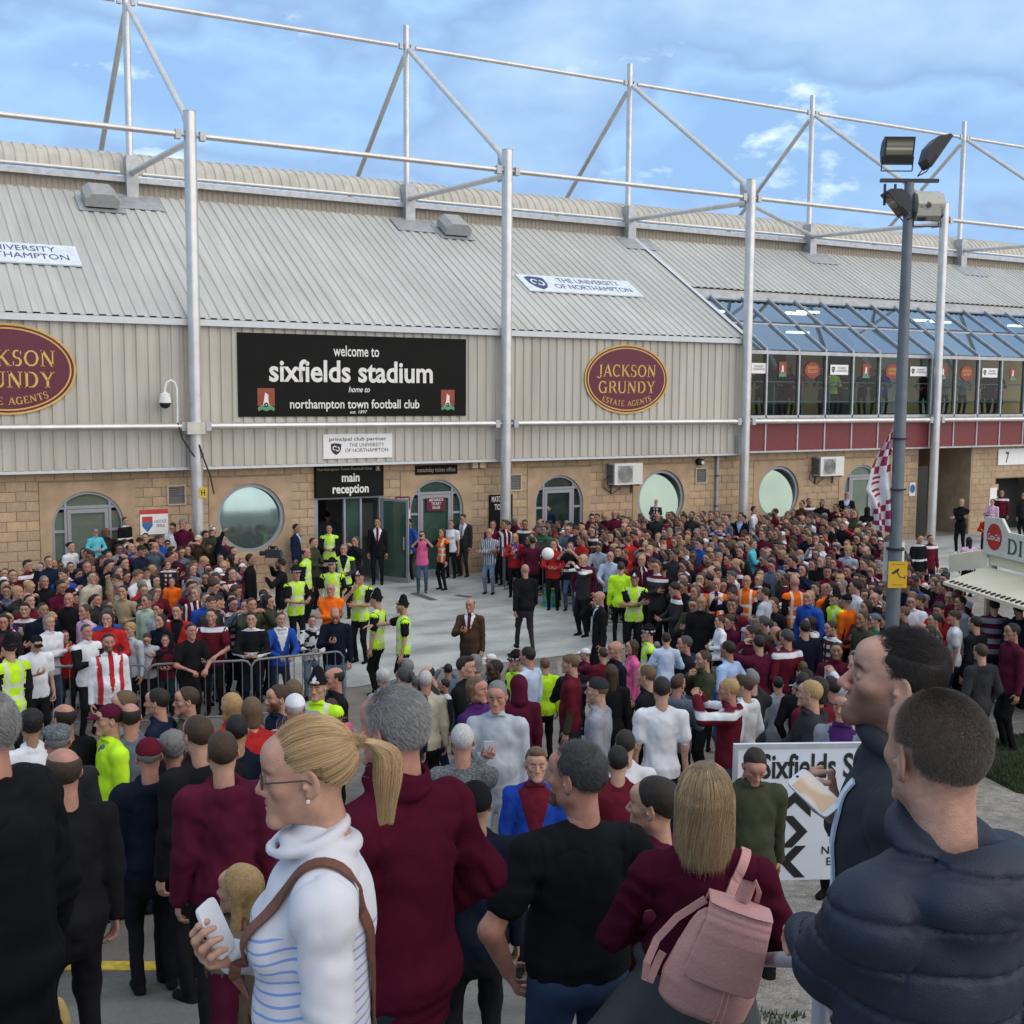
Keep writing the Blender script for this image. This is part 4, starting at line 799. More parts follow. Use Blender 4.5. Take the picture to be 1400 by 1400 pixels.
# ================================================================ sculpting: blended solids turned into one continuous skin
f32=np.float32
def unit(v): v=np.array(v,float); return v/(np.linalg.norm(v)+1e-9)
def smin(a,b,k):
    h=np.clip(.5+.5*(b-a)/k,0,1); return b+(a-b)*h-k*h*(1-h)
class Fld:
    def __init__(s): s.p=[]; s.lo=np.full(3,9e9); s.hi=np.full(3,-9e9); s.disp=None
    def _b(s,c,r): s.lo=np.minimum(s.lo,np.array(c)-r); s.hi=np.maximum(s.hi,np.array(c)+r)
    def cone(s,a,b,r1,r2,tag=0,k=.02,flat=None,op='u',bias=0):
        a,b=np.array(a,float),np.array(b,float); s.p.append(('c',a,b,r1,r2,tag,k,flat,op,bias))
        if op=='u': s._b(a,r1*1.6); s._b(b,r2*1.6)
        return s
    def ell(s,c,r,tag=0,k=.02,R=None,op='u',bias=0):
        c=np.array(c,float); r=np.array(r,float); s.p.append(('e',c,r,R,None,tag,k,None,op,bias))
        if op=='u': s._b(c,r.max())
        return s
    def fn(s,f,op='i',k=.005): s.p.append(('f',f,None,None,None,0,k,None,op,0)); return s
    def ev(s,P,tags=False):
        d=np.full(len(P),9.,f32); best=np.full(len(P),9e9,f32); tg=np.zeros(len(P),np.int8)
        for (t,a,b,c1,c2,tag,k,flat,op,bias) in s.p:
            if t=='c':
                Q=P-a.astype(f32); ba=(b-a).astype(f32); h=np.clip((Q@ba)/(ba@ba),0,1)[:,None]; V=Q-h*ba
                if flat is not None:
                    n=np.array(flat[0],f32); V=V+(V@n)[:,None]*n*(flat[1]-1)
                q=np.sqrt((V*V).sum(1))-(c1+(c2-c1)*h[:,0])
            elif t=='e':
                Q=P-a.astype(f32)
                if c1 is not None: Q=Q@c1.astype(f32)
                r=b.astype(f32); k0=np.sqrt(((Q/r)**2).sum(1))+1e-6; k1=np.sqrt(((Q/(r*r))**2).sum(1))+1e-6; q=k0*(k0-1)/k1
            else: q=a(P)
            q=q.astype(f32)
            if op=='u':
                d=smin(d,q,k) if k>0 else np.minimum(d,q)
                m=q+bias<best; best=np.where(m,q+bias,best); tg[m]=tag
            elif op=='s': d=-smin(-d,q,k)
            else: d=-smin(-d,-q,k)
        if s.disp is not None: d=d+s.disp(P,tg)
        return (d,tg) if tags else d
def mesh_field(fd,res,pad=.03):
    lo=fd.lo-pad; hi=fd.hi+pad; n=(np.ceil((hi-lo)/res).astype(int)//4+1)*4
    c=4; nc=n//c
    cg=np.stack(np.meshgrid(*[lo[i]+(np.arange(nc[i])*c+ (c-1)/2)*res for i in range(3)],indexing='ij'),-1).reshape(-1,3).astype(f32)
    cv=fd.ev(cg).reshape(nc); act=np.abs(cv)<res*c*1.25+.008
    val=np.repeat(np.repeat(np.repeat(cv,c,0),c,1),c,2); am=np.repeat(np.repeat(np.repeat(act,c,0),c,1),c,2)
    idx=np.argwhere(am); P=(lo+idx*res).astype(f32); val[am]=fd.ev(P)
    # surface nets
    inn=val<0; nx,ny,nz=val.shape
    cs=inn[:-1,:-1,:-1].astype(np.int8); 
    S=sum(inn[i:nx-1+i,j:ny-1+j,k:nz-1+k].astype(np.int8) for i in(0,1) for j in(0,1) for k in(0,1))
    cell=(S>0)&(S<8); ci=np.argwhere(cell); vid=np.full(cell.shape,-1,np.int64); vid[cell]=np.arange(len(ci))
    acc=np.zeros((len(ci),3)); cnt=np.zeros(len(ci)); corners=[(i,j,k) for i in(0,1) for j in(0,1) for k in(0,1)]
    cvv={q:val[ci[:,0]+q[0],ci[:,1]+q[1],ci[:,2]+q[2]] for q in corners}
    for q in corners:
        for ax in range(3):
            if q[ax]: continue
            r=list(q); r[ax]=1; r=tuple(r); a,b=cvv[q],cvv[r]; m=(a<0)!=(b<0); t=np.where(m,a/(a-b+1e-12),0)
            p=np.zeros((len(ci),3)); p[:]=q; p[:,ax]=t; acc+=p*m[:,None]; cnt+=m
    V=lo+(ci+acc/np.maximum(cnt,1)[:,None])*res
    Fs=[]
    for ax in range(3):
        o1,o2=[(1,2),(2,0),(0,1)][ax]
        sl0=[slice(1,-1)]*3; sl0[ax]=slice(0,-1); 
        a=inn[tuple(slice(1,-1) if i!=ax else slice(0,-1) for i in range(3))]; b=inn[tuple(slice(1,-1) if i!=ax else slice(1,None) for i in range(3))]
        e=np.argwhere(a!=b); 
        if not len(e): continue
        fl=a[e[:,0],e[:,1],e[:,2]]; base=e.copy(); 
        for i in range(3):
            if i!=ax: base[:,i]+=1
        def g_(d1,d2):
            q=base.copy(); q[:,o1]-=d1; q[:,o2]-=d2
            return vid[q[:,0],q[:,1],q[:,2]]
        Q=np.stack([g_(0,0),g_(1,0),g_(1,1),g_(0,1)],1); Q[~fl]=Q[~fl][:,::-1]; Fs.append(Q)
    Fa=np.concatenate(Fs); Fa=Fa[(Fa>=0).all(1)]
    V=V.astype(f32); e=res*.5
    for it in range(2):
        d=fd.ev(V); gr=np.stack([fd.ev(V+np.array(v,f32)*e)-d for v in((1,0,0),(0,1,0),(0,0,1))],1)/e
        gn=(gr*gr).sum(1,keepdims=True)+1e-3; st=-(d[:,None]*gr)/gn; L=np.linalg.norm(st,axis=1,keepdims=True); V=V+(st*np.minimum(1,res*.6/(L+1e-9))).astype(f32)
    d,tg=fd.ev(V,True)
    return V.astype(float),Fa,tg
def mkmesh(name,parts,mats,col=True):
    """parts: list of (V,F,slot per vertex (array or int),tint per vertex or None)"""
    Vs=[];Fs=[];Ss=[];Ts=[];o=0
    for V,Fq,sl,ti in parts:
        sl=np.full(len(V),sl) if np.isscalar(sl) else np.asarray(sl); Vs.append(V); Fs.append(Fq+o); Ss.append(sl[Fq[:,0]]); Ts.append(np.ones((len(V),3)) if ti is None else ti); o+=len(V)
    V=np.concatenate(Vs); Fq=np.concatenate(Fs); S=np.concatenate(Ss).astype(np.int32); T=np.concatenate(Ts)
    me=bpy.data.meshes.new(name); me.vertices.add(len(V)); me.vertices.foreach_set('co',V.ravel()); me.loops.add(Fq.size); me.loops.foreach_set('vertex_index',Fq.ravel().astype(np.int32))
    me.polygons.add(len(Fq)); me.polygons.foreach_set('loop_start',np.arange(0,Fq.size,4,dtype=np.int32)); me.polygons.foreach_set('loop_total',np.full(len(Fq),4,np.int32))
    me.polygons.foreach_set('material_index',S); me.polygons.foreach_set('use_smooth',np.ones(len(Fq),bool)); me.update(calc_edges=True)
    if col:
        a=me.color_attributes.new('tint','FLOAT_COLOR','POINT'); a.data.foreach_set('color',np.concatenate([T,np.ones((len(T),1))],1).ravel())
    for m in mats: me.materials.append(m)
    return me
def ynoise(P,f,seed=0,oct=2):
    r=np.random.RandomState(seed); v=np.zeros(len(P)); amp=1; tot=0
    for o in range(oct):
        for i in range(3):
            k=unit(r.randn(3))*f*(1.9**o)*r.uniform(.7,1.3); m=unit(r.randn(3))*f*(1.9**o)*.7; v+=amp*np.sin(P@k+r.rand()*6.28+1.6*np.sin(P@m+r.rand()*6.28)); tot+=amp
        amp*=.5
    return v/tot
# ---------------------------------------------------------------- head (local: x right, y forward, z up; origin between the ears)
def head_field(sex='m',nose=1,jaw=1,fat=0,ears=True,mouth=0,neck=True,adj=None):
    h=Fld(); jw=.056*jaw+fat
    h.ell((0,-.016,.032),(.0755,.093,.086),0,.02); h.ell((0,.026,.018),(.062,.066,.080),0,.03)
    h.cone((-.022,.066,.052),(.022,.066,.052),.026,.026,0,.025)
    h.ell((0,.026,-.050),(jw,.058,.056),0,.03); h.cone((-.046*jaw,-.002,-.058),(-.012,.068,-.094),.019+fat*.5,.018,0,.025); h.cone((.046*jaw,-.002,-.058),(.012,.068,-.094),.019+fat*.5,.018,0,.025)
    h.cone((-.011,.084,-.099),(.011,.084,-.099),.0165,.0165,0,.02)
    for s in(-1,1):
        h.ell((s*.042,.058,-.014),(.021,.021,.018),0,.025); h.cone((s*.012,.083,.026),(s*.043,.070,.030),.0095 if sex=='m' else .007,.008,0,.012)
        h.ell((s*.031,.098,.004),(.019,.022,.0125),0,.013,op='s'); h.ell((s*.031,.0745,.003),(.0155,.0155,.0135),0,.004)
        h.cone((s*.021,.083,.0135),(s*.044,.073,.011),.0035,.003,0,.005)
    h.cone((0,.084,.016),(0,.107*nose+.0,-.024),.0085,.0115,0,.010); h.ell((0,.107*nose,-.027),(.0115,.012,.010),0,.008)
    for s in(-1,1): h.ell((s*.0125,.094*nose+.003,-.031),(.0085,.010,.008),0,.007); h.ell((s*.007,.099*nose+.003,-.040),(.004,.006,.004),0,.003,op='s')
    h.ell((0,.074,-.060),(.028,.021,.026),0,.02)
    mo=mouth*.006
    h.cone((-.022,.078,-.062),(0,.0905,-.0565),.0038,.0058,1,.008); h.cone((.022,.078,-.062),(0,.0905,-.0565),.0038,.0058,1,.008)
    h.cone((-.019,.078,-.068-mo),(0,.0895,-.0695-mo),.0045,.0066,1,.008); h.cone((.019,.078,-.068-mo),(0,.0895,-.0695-mo),.0045,.0066,1,.008)
    h.cone((-.022,.096,-.0635-mo/2),(.022,.096,-.0635-mo/2),.0025+mo*.6,.0025+mo*.6,1,.004,op='s')
    if ears:
        for s in(-1,1):
            R=np.array(Euler((math.radians(-12),0,math.radians(s*22))).to_matrix()); h.ell((s*.079,-.010,-.004),(.0065,.0205,.032),0,.006,R=R); h.ell((s*.084,-.004,.004),(.006,.011,.019),0,.005,R=R,op='s'); h.ell((s*.0765,-.006,-.030),(.006,.011,.011),0,.006)
            h.ell((s*.080,.004,-.010),(.0045,.006,.007),0,.004)
    if neck: 
        nr=.054 if sex=='m' else .045
        h.cone((0,-.022,-.055),(0,-.034,-.175),nr+fat*.5,nr*1.08+fat,0,.035,flat=None)
        if sex=='m': h.ell((0,.030,-.130),(.012,.012,.014),0,.02)
    if adj: adj(h)
    return h
def head_tint(V,tg,hair=(.25,.2,.16),beard=0,sex='m',lips=(.88,.62,.60),brow=1,eyes=True,shade=None):
    x,y,z=V[:,0],V[:,1],V[:,2]; T=np.ones((len(V),3)); ax=np.abs(x)
    def blend(m,c): nonlocal T; m=np.clip(m,0,1)[:,None]; T=T*(1-m)+T*np.array(c)*m
    def sg(v,w): return 1/(1+np.exp(-np.clip(v/w,-30,30)))
    blend(sg(.055-np.hypot((x-.045)*1,(z+.03)),.01)*sg(y-.04,.01)*.5,(1.02,.92,.90)); blend(sg(.035-np.hypot((x+.045),(z+.03)),.01)*sg(y-.04,.01)*.5,(1.02,.92,.90))
    blend(sg(y-.098,.004)*sg(.018-ax,.004)*.6,(1.02,.90,.88))
    blend((tg==1)*1.0,lips)
    bz=.0275+.10*np.clip(ax-.03,0,1)*0-.25*np.clip(ax-.035,0,1)
    blend(brow*.95*sg(.0060-np.abs(z-bz),.0016)*sg(ax-.012,.003)*sg(.050-ax,.003)*sg(y-.05,.004),hair)
    if eyes:
        e=np.hypot((ax-.031)/.0125,(z-.003)/.0075); on=sg(1-e,.12)*sg(y-.072,.003); blend(on,(1.25,1.35,1.4))
        ir=np.hypot(ax-.030,z-.003); blend(sg(.0062-ir,.0008)*on,(.16,.14,.12)); 
        blend(sg(.0022-np.abs(z-.0095+1.9*np.clip(ax-.031,-.012,.012)**2*40),.0008)*sg(.0145-np.abs(ax-.031),.002)*sg(y-.068,.003)*.8,(.25,.2,.18))
    if beard:
        m=sg(-.028-z+.25*(y-.02)*0,.008)*sg(y+.0-.000,.01)*(1-sg(.026-np.hypot(x,(z+.062)*1.6),.004)*.75)*sg(z+.13,.01); m*=(1-sg(y-.088,.004)*sg(z+.045,.004)); m=np.maximum(m,sg(.006-np.abs(z+.046),.003)*sg(.024-ax,.004)*sg(y-.08,.004)); blend(m*min(beard,1),tuple(v*.9+.1 if beard<1 else v for v in hair)); 
    return T
def hand_field(curl=.5,spread=.10,S=1,point=False):
    """right hand: fingers down -z, palm towards -x, thumb forward +y; origin at the wrist"""
    h=Fld(); h.cone((0,0,.03),(0,0,-.015),.026,.024,0,.015,flat=((1,0,0),1.25)); base=[(.0,.030,-.088),(.002,.010,-.094),(.0,-.010,-.090),(-.004,-.028,-.082)]
    for q in base: h.cone((0,q[1]*.45,-.012),q,.0155,.0125,0,.012,flat=((1,0,0),1.25))
    h.ell((-.008,.022,-.035),(.014,.016,.030),0,.012); Ls=[.041,.046,.042,.033]
    for i,(q,L) in enumerate(zip(base,Ls)):
        p=np.array(q,float); ang=0; c=curl*(1+.12*(i-1)); 
        if point and i==0: c=.05
        sp=(1.5-i)*spread
        for k,(f_,r1,r2) in enumerate(((1,.0098,.0090),(.62,.0088,.0082),(.52,.0080,.0068))):
            ang+=c*(.9,1.15,.8)[k]; d=unit((-math.sin(ang),sp*math.cos(ang),-math.cos(ang))); n_=p+d*L*f_; h.cone(p,n_,r1,r2,0,.004); p=n_
    p=np.array((-.006,.026,-.022)); d1=unit((-.35-.3*curl,.72,-.62)); q=p+d1*.040; h.cone(p,q,.014,.0115,0,.010); d2=unit((-.40-.5*curl,.35,-.85)); w=q+d2*.030; h.cone(q,w,.0112,.0095,0,.004); h.cone(w,w+unit((-.4-.6*curl,.15,-.85))*.022,.0098,.0075,0,.004)
    return h
HANDS={}
def hand_mesh(curl,res):
    k=(curl,res)
    if k not in HANDS: V,Fq,t=mesh_field(hand_field(curl),res,.02); HANDS[k]=(V,Fq)
    return HANDS[k]
HEADS={}
def head_mesh(key,res,**kw):
    k=(key,res)
    if k not in HEADS: HEADS[k]=mesh_field(head_field(**kw),res,.02)
    return HEADS[k]
# ---------------------------------------------------------------- poses
POSES=dict(
 stand=dict(R=(.25,.03,.80),L=(-.25,.03,.80),hR=(.2,-1,0),hL=(-.2,-1,0),curl=.45),
 front=dict(R=(.09,.29,1.10),L=(-.10,.27,1.09),hR=(.9,-.4,-.7),hL=(-.9,-.4,-.7),curl=.7,nR=(-.5,0,.8),nL=(.5,0,.8)),
 phone=dict(R=(.07,.30,1.22),L=(-.24,.03,.80),hR=(.8,-.3,-.8),hL=(-.2,-1,0),curl=.8,nR=(-.4,-.3,.8)),
 photo=dict(R=(.11,.33,1.55),L=(-.11,.33,1.55),hR=(.9,.1,-.9),hL=(-.9,.1,-.9),curl=.7,nR=(-1,.2,0),nL=(1,.2,0)),
 oneup=dict(R=(.20,.24,1.97),L=(-.18,.26,1.15),hR=(1,.3,0),hL=(-.9,-.4,-.7),curl=.7,nR=(-.3,.9,0)),
 crossed=dict(R=(-.14,.21,1.20),L=(.12,.25,1.16),hR=(.8,.0,-1),hL=(-.8,.0,-1),curl=.35,nR=(0,-1,0),nL=(0,-1,0)),
 hip=dict(R=(.19,-.02,.99),L=(-.25,.03,.80),hR=(1,-.6,0),hL=(-.2,-1,0),curl=.6),
 hips=dict(R=(.18,.0,1.0),L=(-.18,.0,1.0),hR=(1,-.6,0),hL=(-1,-.6,0),curl=.6),
 lean=dict(R=(.13,.40,1.07),L=(-.13,.40,1.06),hR=(.8,-.6,-.5),hL=(-.8,-.6,-.5),curl=.7,nR=(0,0,-1),nL=(0,0,-1),lean=14),
 cheek=dict(R=(.085,.15,1.49),L=(-.25,.03,.80),hR=(.7,.5,-1),hL=(-.2,-1,0),curl=.8,nR=(-1,0,0)),
 chin=dict(R=(.03,.20,1.42),L=(-.02,.24,1.14),hR=(.7,.5,-1),hL=(-.8,.1,-1),curl=.8,nR=(-.2,-1,0)),
 pocket=dict(R=(.21,.08,.90),L=(-.21,.08,.90),hR=(.8,-1,0),hL=(-.8,-1,0),curl=.8),
 walk=dict(R=(.25,.20,.84),L=(-.25,-.16,.84),hR=(.2,-1,0),hL=(-.2,-1,0),curl=.5,stride=.22),
 point=dict(R=(.13,.52,1.30),L=(-.24,.05,.82),hR=(.6,-.2,-1),hL=(-.2,-1,0),curl=.25,nR=(0,0,-1)),
 shoulder=dict(R=(.20,.22,1.55),L=(-.16,.28,1.36),hR=(1,.2,-.6),hL=(-.9,.2,-.7),curl=.8,nR=(-1,0,0)),
 hold=dict(R=(.17,.16,1.62),L=(-.17,.16,1.62),hR=(1,.3,-.8),hL=(-1,.3,-.8),curl=.7,nR=(-1,0,0),nL=(1,0,0)),
 sit=dict(R=(.12,.22,1.10),L=(-.12,.22,1.10),hR=(.9,-.4,-.7),hL=(-.9,-.4,-.7),curl=.7,sit=True),
)
def ik(sh,w,L1,L2,hint):
    sh,w=np.array(sh,float),np.array(w,float); d=w-sh; L=np.linalg.norm(d); Lm=(L1+L2)*.995
    if L>Lm: w=sh+d/L*Lm; d=w-sh; L=Lm
    a=(L1*L1-L2*L2+L*L)/(2*L); hh=math.sqrt(max(L1*L1-a*a,1e-5)); u=d/L; h=np.array(hint,float); h=h-u*(h@u); h=unit(h); return sh+u*a+h*hh,w
def rotx(a): c,s=math.cos(a),math.sin(a); return np.array([[1,0,0],[0,c,-s],[0,s,c]])
def rotz(a): c,s=math.cos(a),math.sin(a); return np.array([[c,-s,0],[s,c,0],[0,0,1]])
def roty(a): c,s=math.cos(a),math.sin(a); return np.array([[c,0,s],[0,1,0],[-s,0,c]])
# slots: 0 skin 1 top 2 trousers 3 shoes 4 shirt front 5 tie 6 sleeve 7 forearm
def skeleton(pose='stand',yaw=0,pitch=0,roll=0,wide=1,over=None):
    P=dict(POSES[pose]); P.update(over or {}); ln=math.radians(P.get('lean',0)); J={}
    def up(p): 
        p=np.array(p,float)
        if ln and p[2]>.9: q=p-np.array([0,0,.93]); q=rotx(-ln)@q; p=q+np.array([0,0,.93])
        return p
    J['neck']=up((0,-.018,1.485)); J['up']=up
    for s,k in((1,'R'),(-1,'L')):
        sh=up((s*.170*wide,-.015,1.385)); el,w=ik(sh,P[k],.285,.255,P['h'+k]); J['sh'+k],J['el'+k],J['wr'+k]=sh,el,w
        a=unit(w-el); n=np.array(P.get('n'+k,(-s,0,.0)),float); n=n-a*(n@a); n=unit(n) if np.linalg.norm(n)>.05 else unit(np.cross(a,(0,1,0)))
        t=np.cross(-a,-n) # local y when x=-n.. , z=-a
        x_=-n if s>0 else n; z_=-a; y_=np.cross(z_,x_)
        J['hand'+k]=(np.stack([x_,y_,z_],1),w)
    st=P.get('stride',0)
    for s,k in((1,'R'),(-1,'L')):
        hip=np.array((s*.088,-.01,.90))
        if P.get('sit'): J['hip'+k],J['kn'+k],J['an'+k]=hip,np.array((s*.13,.36,.86)),np.array((s*.12,.40,.44)); continue
        an=np.array((s*.105,-.02+(st if s<0 else -st),.085+(.05 if st and s>0 else 0))); kn,an=ik(hip,an,.43,.41,(s*.12,1,0)); J['hip'+k],J['kn'+k],J['an'+k]=hip,kn,an
    R=rotz(math.radians(yaw))@rotx(math.radians(-0))@rotx(math.radians(pitch))@roty(math.radians(roll)); J['headR']=R; J['headp']=J['neck']+rotz(math.radians(yaw*.4))@rotx(math.radians(pitch*.5))@np.array([0,.030,.155]); J['P']=P
    return J
def body_field(J,sex='m',fat=0,pad=0,short=False,shorts=False,skirt=False,hem=.86,legs=True,top=True,coat=0,neckband=True):
    b=Fld(); up=J['up']; w=.155 if sex=='m' else .135; p=pad
    if top:
        b.ell(up((0,-.005,1.27)),(w+p+fat*.3,.108+p+fat*.3,.20),1,.05); b.ell(up((0,-.02,1.36)),(w*.95+p,.085+p,.10),1,.05)
        for s,k in((1,'R'),(-1,'L')):
            b.cone(up((s*.035,-.022,1.455)),J['sh'+k],.036+p*.6,.056+p,1,.05)
        if sex=='f':
            for s in(-1,1): b.ell(up((s*.066,.085+p,1.27)),(.062,.050,.062),1,.05)
        b.ell(up((0,.006+fat*.4,1.08)),(w*.93+fat+p,.100+fat+p,.17),1,.06); b.ell((0,-.005,max(hem+.08,.94)),(.155+fat*.8+p,.108+fat*.7+p,.13),1,.05)
        if hem<.86: b.cone((0,0,.95),(0,0,hem),.135+p,.15+p+coat,1,.04,flat=((0,1,0),1.35))
        if neckband: b.cone(J['neck']+np.array([0,.012,-.045]),J['neck']+np.array([0,.012,.0]),.070+p*.5,.060+p*.4,1,.015)
        for s,k in((1,'R'),(-1,'L')):
            if short:
                m=J['sh'+k]+(J['el'+k]-J['sh'+k])*.62; b.cone(J['sh'+k],m,.056+p,.056+p,6,.035); b.cone(J['sh'+k]+(J['el'+k]-J['sh'+k])*.6,J['el'+k],.043,.039,7,.004,bias=.004); b.cone(J['el'+k],J['wr'+k],.040,.027,7,.02)
            else:
                q=1 if sex=='m' else .86; b.cone(J['sh'+k],J['el'+k],.054*q+p,.046*q+p*.9,6,.035); b.cone(J['el'+k],J['wr'+k],.045*q+p*.9,.033*q+p*.6,7,.02)
    if legs:
        b.ell((0,-.015,.93),(.150+fat*.7,.108+fat*.6,.11),2,.012 if top else .03)
        for s,k in((1,'R'),(-1,'L')):
            b.cone(J['hip'+k],J['kn'+k],.088+fat*.4,.062+fat*.1,2,.03); b.cone(J['kn'+k],J['an'+k],.060,.046,2,.03)
            a=J['an'+k]; b.cone(a+np.array([0,-.03,-.045]),a+np.array([s*.012,.13,-.055]),.040,.034,3,.012,flat=((0,0,1),1.15))
        if skirt: b.cone((0,0,.9),(0,.01,.6),.15,.19,2,.03,flat=((0,1,0),1.2))
    return b
def folds(amp,seed,f=38):
    def d(P,tg): 
        n=.6*ynoise(P*np.array([1,1,.7]),f*.6,seed,1)+.9*(.45-np.abs(ynoise(P*np.array([1,1,.55]),f,seed+1,2))); return (amp*n*(tg!=3)).astype(f32)
    return d
def torus_fn(c,n,R,r):
    c=np.array(c,np.float32); n=unit(n).astype(np.float32)
    def f_(P):
        Q=P-c; h=Q@n; q=np.sqrt(np.maximum((Q*Q).sum(1)-h*h,1e-9)); return np.sqrt((q-R)**2+h*h)-r
    return f_
def body_tags(V,tg,J,vee=0,tie=False,short=False):
    tg=tg.copy()
    if short: tg[(tg==7)]=0
    if vee:
        x,y,z=V[:,0],V[:,1],V[:,2]; m=(y>.03)&(tg==1)&(z>1.5-vee)&(np.abs(x)<=(z-(1.5-vee))*.30)&(z<1.52); tg[m]=4
        if tie: tg[m&(np.abs(x)<.024)]=5
    return tg
def hemfix(V,tg,hem,res):
    m=(tg==1)|(tg==2); near=m&(np.abs(V[:,2]-hem)<res*.55); V[near,2]=hem
    up_=m&(V[:,2]>hem-1e-6); V[up_&(V[:,2]<hem+.10),:2]*=1.03
    tg[up_]=1; tg[m&~up_]=2; m=(tg==3)&(V[:,2]>.125); tg[m]=2
def person_mesh(name,pose='stand',yaw=0,pitch=0,roll=0,sex='m',fat=0,pad=.008,short=False,vee=0,tie=False,hres=.010,bres=.022,fold=.004,seed=0,hem=.86,coat=0,over=None,hairc=(.25,.2,.16),beard=0,headkw=None,wide=1,headkey=None,shorts=False,handres=.0075):
    J=skeleton(pose,yaw,pitch,roll,wide,over); b=body_field(J,sex,fat,pad,short,hem=hem,coat=coat,neckband=not short)
    if not short: b.p.append(('f',torus_fn(J['neck']+np.array([0,.010,-.008]),(0,-.3,1),.070+pad*.4,.013+pad*.25),None,None,None,1,.010,None,'u',0))
    if pad>.022 and pose not in('x',): b.ell(J['neck']+np.array([0,-.085,-.05]),(.115,.055,.065),1,.03); b.ell(J['neck']+np.array([0,-.035,.015]),(.07,.05,.04),1,.015,op='s')
    if fold: b.disp=folds(fold,seed)
    V,Fq,tg=mesh_field(b,bres); hemfix(V,tg,hem,bres)
    if vee:
        fr_=(V[:,1]>.03)&(V[:,2]>1.5-vee)&(V[:,2]<1.53); e_=np.abs(V[:,0])-(V[:,2]-(1.5-vee))*.30; nr_=fr_&(np.abs(e_)<bres*.6); V[nr_,0]-=np.sign(V[nr_,0])*(e_[nr_]+1e-5)
        e_=np.abs(V[:,0])-.024; nr_=fr_&(np.abs(e_)<bres*.5)&tie; V[nr_,0]-=np.sign(V[nr_,0])*(e_[nr_]+1e-5)
    tg=body_tags(V,tg,J,vee,tie,short); parts=[(V,Fq,tg,None)]
    kw=dict(sex=sex); kw.update(headkw or {}); hk=headkey or sex; HV,HF,HT=head_mesh(hk,hres,**kw)
    T=head_tint(HV,HT,hairc,beard,sex); parts.append((HV@J['headR'].T+J['headp'],HF,0,T))
    hv,hf=hand_mesh(J['P']['curl'],handres)
    for s,k in((1,'R'),(-1,'L')):
        R,w=J['hand'+k]; v=hv.copy(); ff=hf
        if s<0: v[:,0]*=-1; ff=hf[:,::-1]
        parts.append((v@R.T+w,ff,0,None))
    me=mkmesh(name,parts,[None]*8); return me,J
# ---------------------------------------------------------------- hair and hats (head frame)
def hair_line(y,kind):
    t={'short':([-.12,-.08,-.03,.0,.03,.055,.09],[-.055,-.055,-.01,.0,.02,.065,.078]),'crop':([-.12,-.08,-.03,.0,.03,.055,.09],[-.05,-.045,-.0,.005,.03,.072,.082]),
       'fringe':([-.12,-.08,-.03,.0,.03,.06,.1],[-.06,-.06,-.03,-.02,.0,.035,.045]),'bob':([-.12,-.08,-.03,.0,.03,.055,.09],[-.12,-.12,-.10,-.08,.01,.055,.06]),
       'balding':([-.12,-.08,-.03,.0,.02,.03,.09],[-.055,-.055,-.01,.0,.03,.2,.3])}[kind]
    return np.interp(y,*t)
def hair_field(kind,vol=.012,seed=1,bumps=.004):
    h=Fld(); base='short' if kind in('short','quiff','curly','long','ponytail','bun') else kind
    base={'long':'fringe','ponytail':'crop','bun':'crop','quiff':'crop','curly':'short','afro':'short'}.get(kind,base)
    v=vol
    h.ell((0,-.018,.034),(.0765+v*.35,.094+v*.7,.087+v),0,.02)
    if kind=='quiff': h.ell((0,.045,.105),(.05,.042,.030),0,.03)
    if kind=='fringe': h.ell((0,.045,.06),(.066,.052,.05),0,.02)
    if kind in('curly','afro'): h.ell((0,-.01,.06),(.085+v*.6,.10+v*.6,.075+v*.6),0,.02)
    h.fn(lambda P:-(P[:,2]-hair_line(P[:,1],base if base in('short','crop','fringe','bob','balding') else 'short'))*.75,'i',.008)
    if kind=='balding': h.fn(lambda P:(P[:,2]-.075)*.8,'i',.01)
    if kind=='long':
        h.cone((0,-.075,.02),(0,-.085,-.20),.062,.050,0,.03,flat=((0,1,0),1.5))
        for s in(-1,1): h.cone((s*.062,-.03,.03),(s*.075,-.02,-.17),.028,.026,0,.03)
    if kind=='bob':
        h.cone((0,-.06,.0),(0,-.06,-.085),.068,.056,0,.03,flat=((0,1,0),1.4))
        for s in(-1,1): h.cone((s*.066,-.02,.03),(s*.070,-.01,-.085),.024,.022,0,.03)
    if kind=='ponytail': h.ell((0,-.125,.05),(.02,.02,.02),0,.02); h.cone((0,-.13,.05),(0,-.165,-.03),.022,.03,0,.02); h.cone((0,-.165,-.03),(0,-.15,-.14),.03,.012,0,.02)
    if kind=='bun': h.ell((0,-.12,.05),(.04,.035,.04),0,.01)
    if bumps: 
        fq=75 if kind not in('curly','afro') else 130; am=bumps*(1 if kind not in('curly','afro') else 2)
        h.disp=lambda P,t:(am*ynoise(P*np.array([1,.45,1]) if kind not in('curly','afro') else P,fq,seed,2)).astype(f32)
    return h
HAIR={}
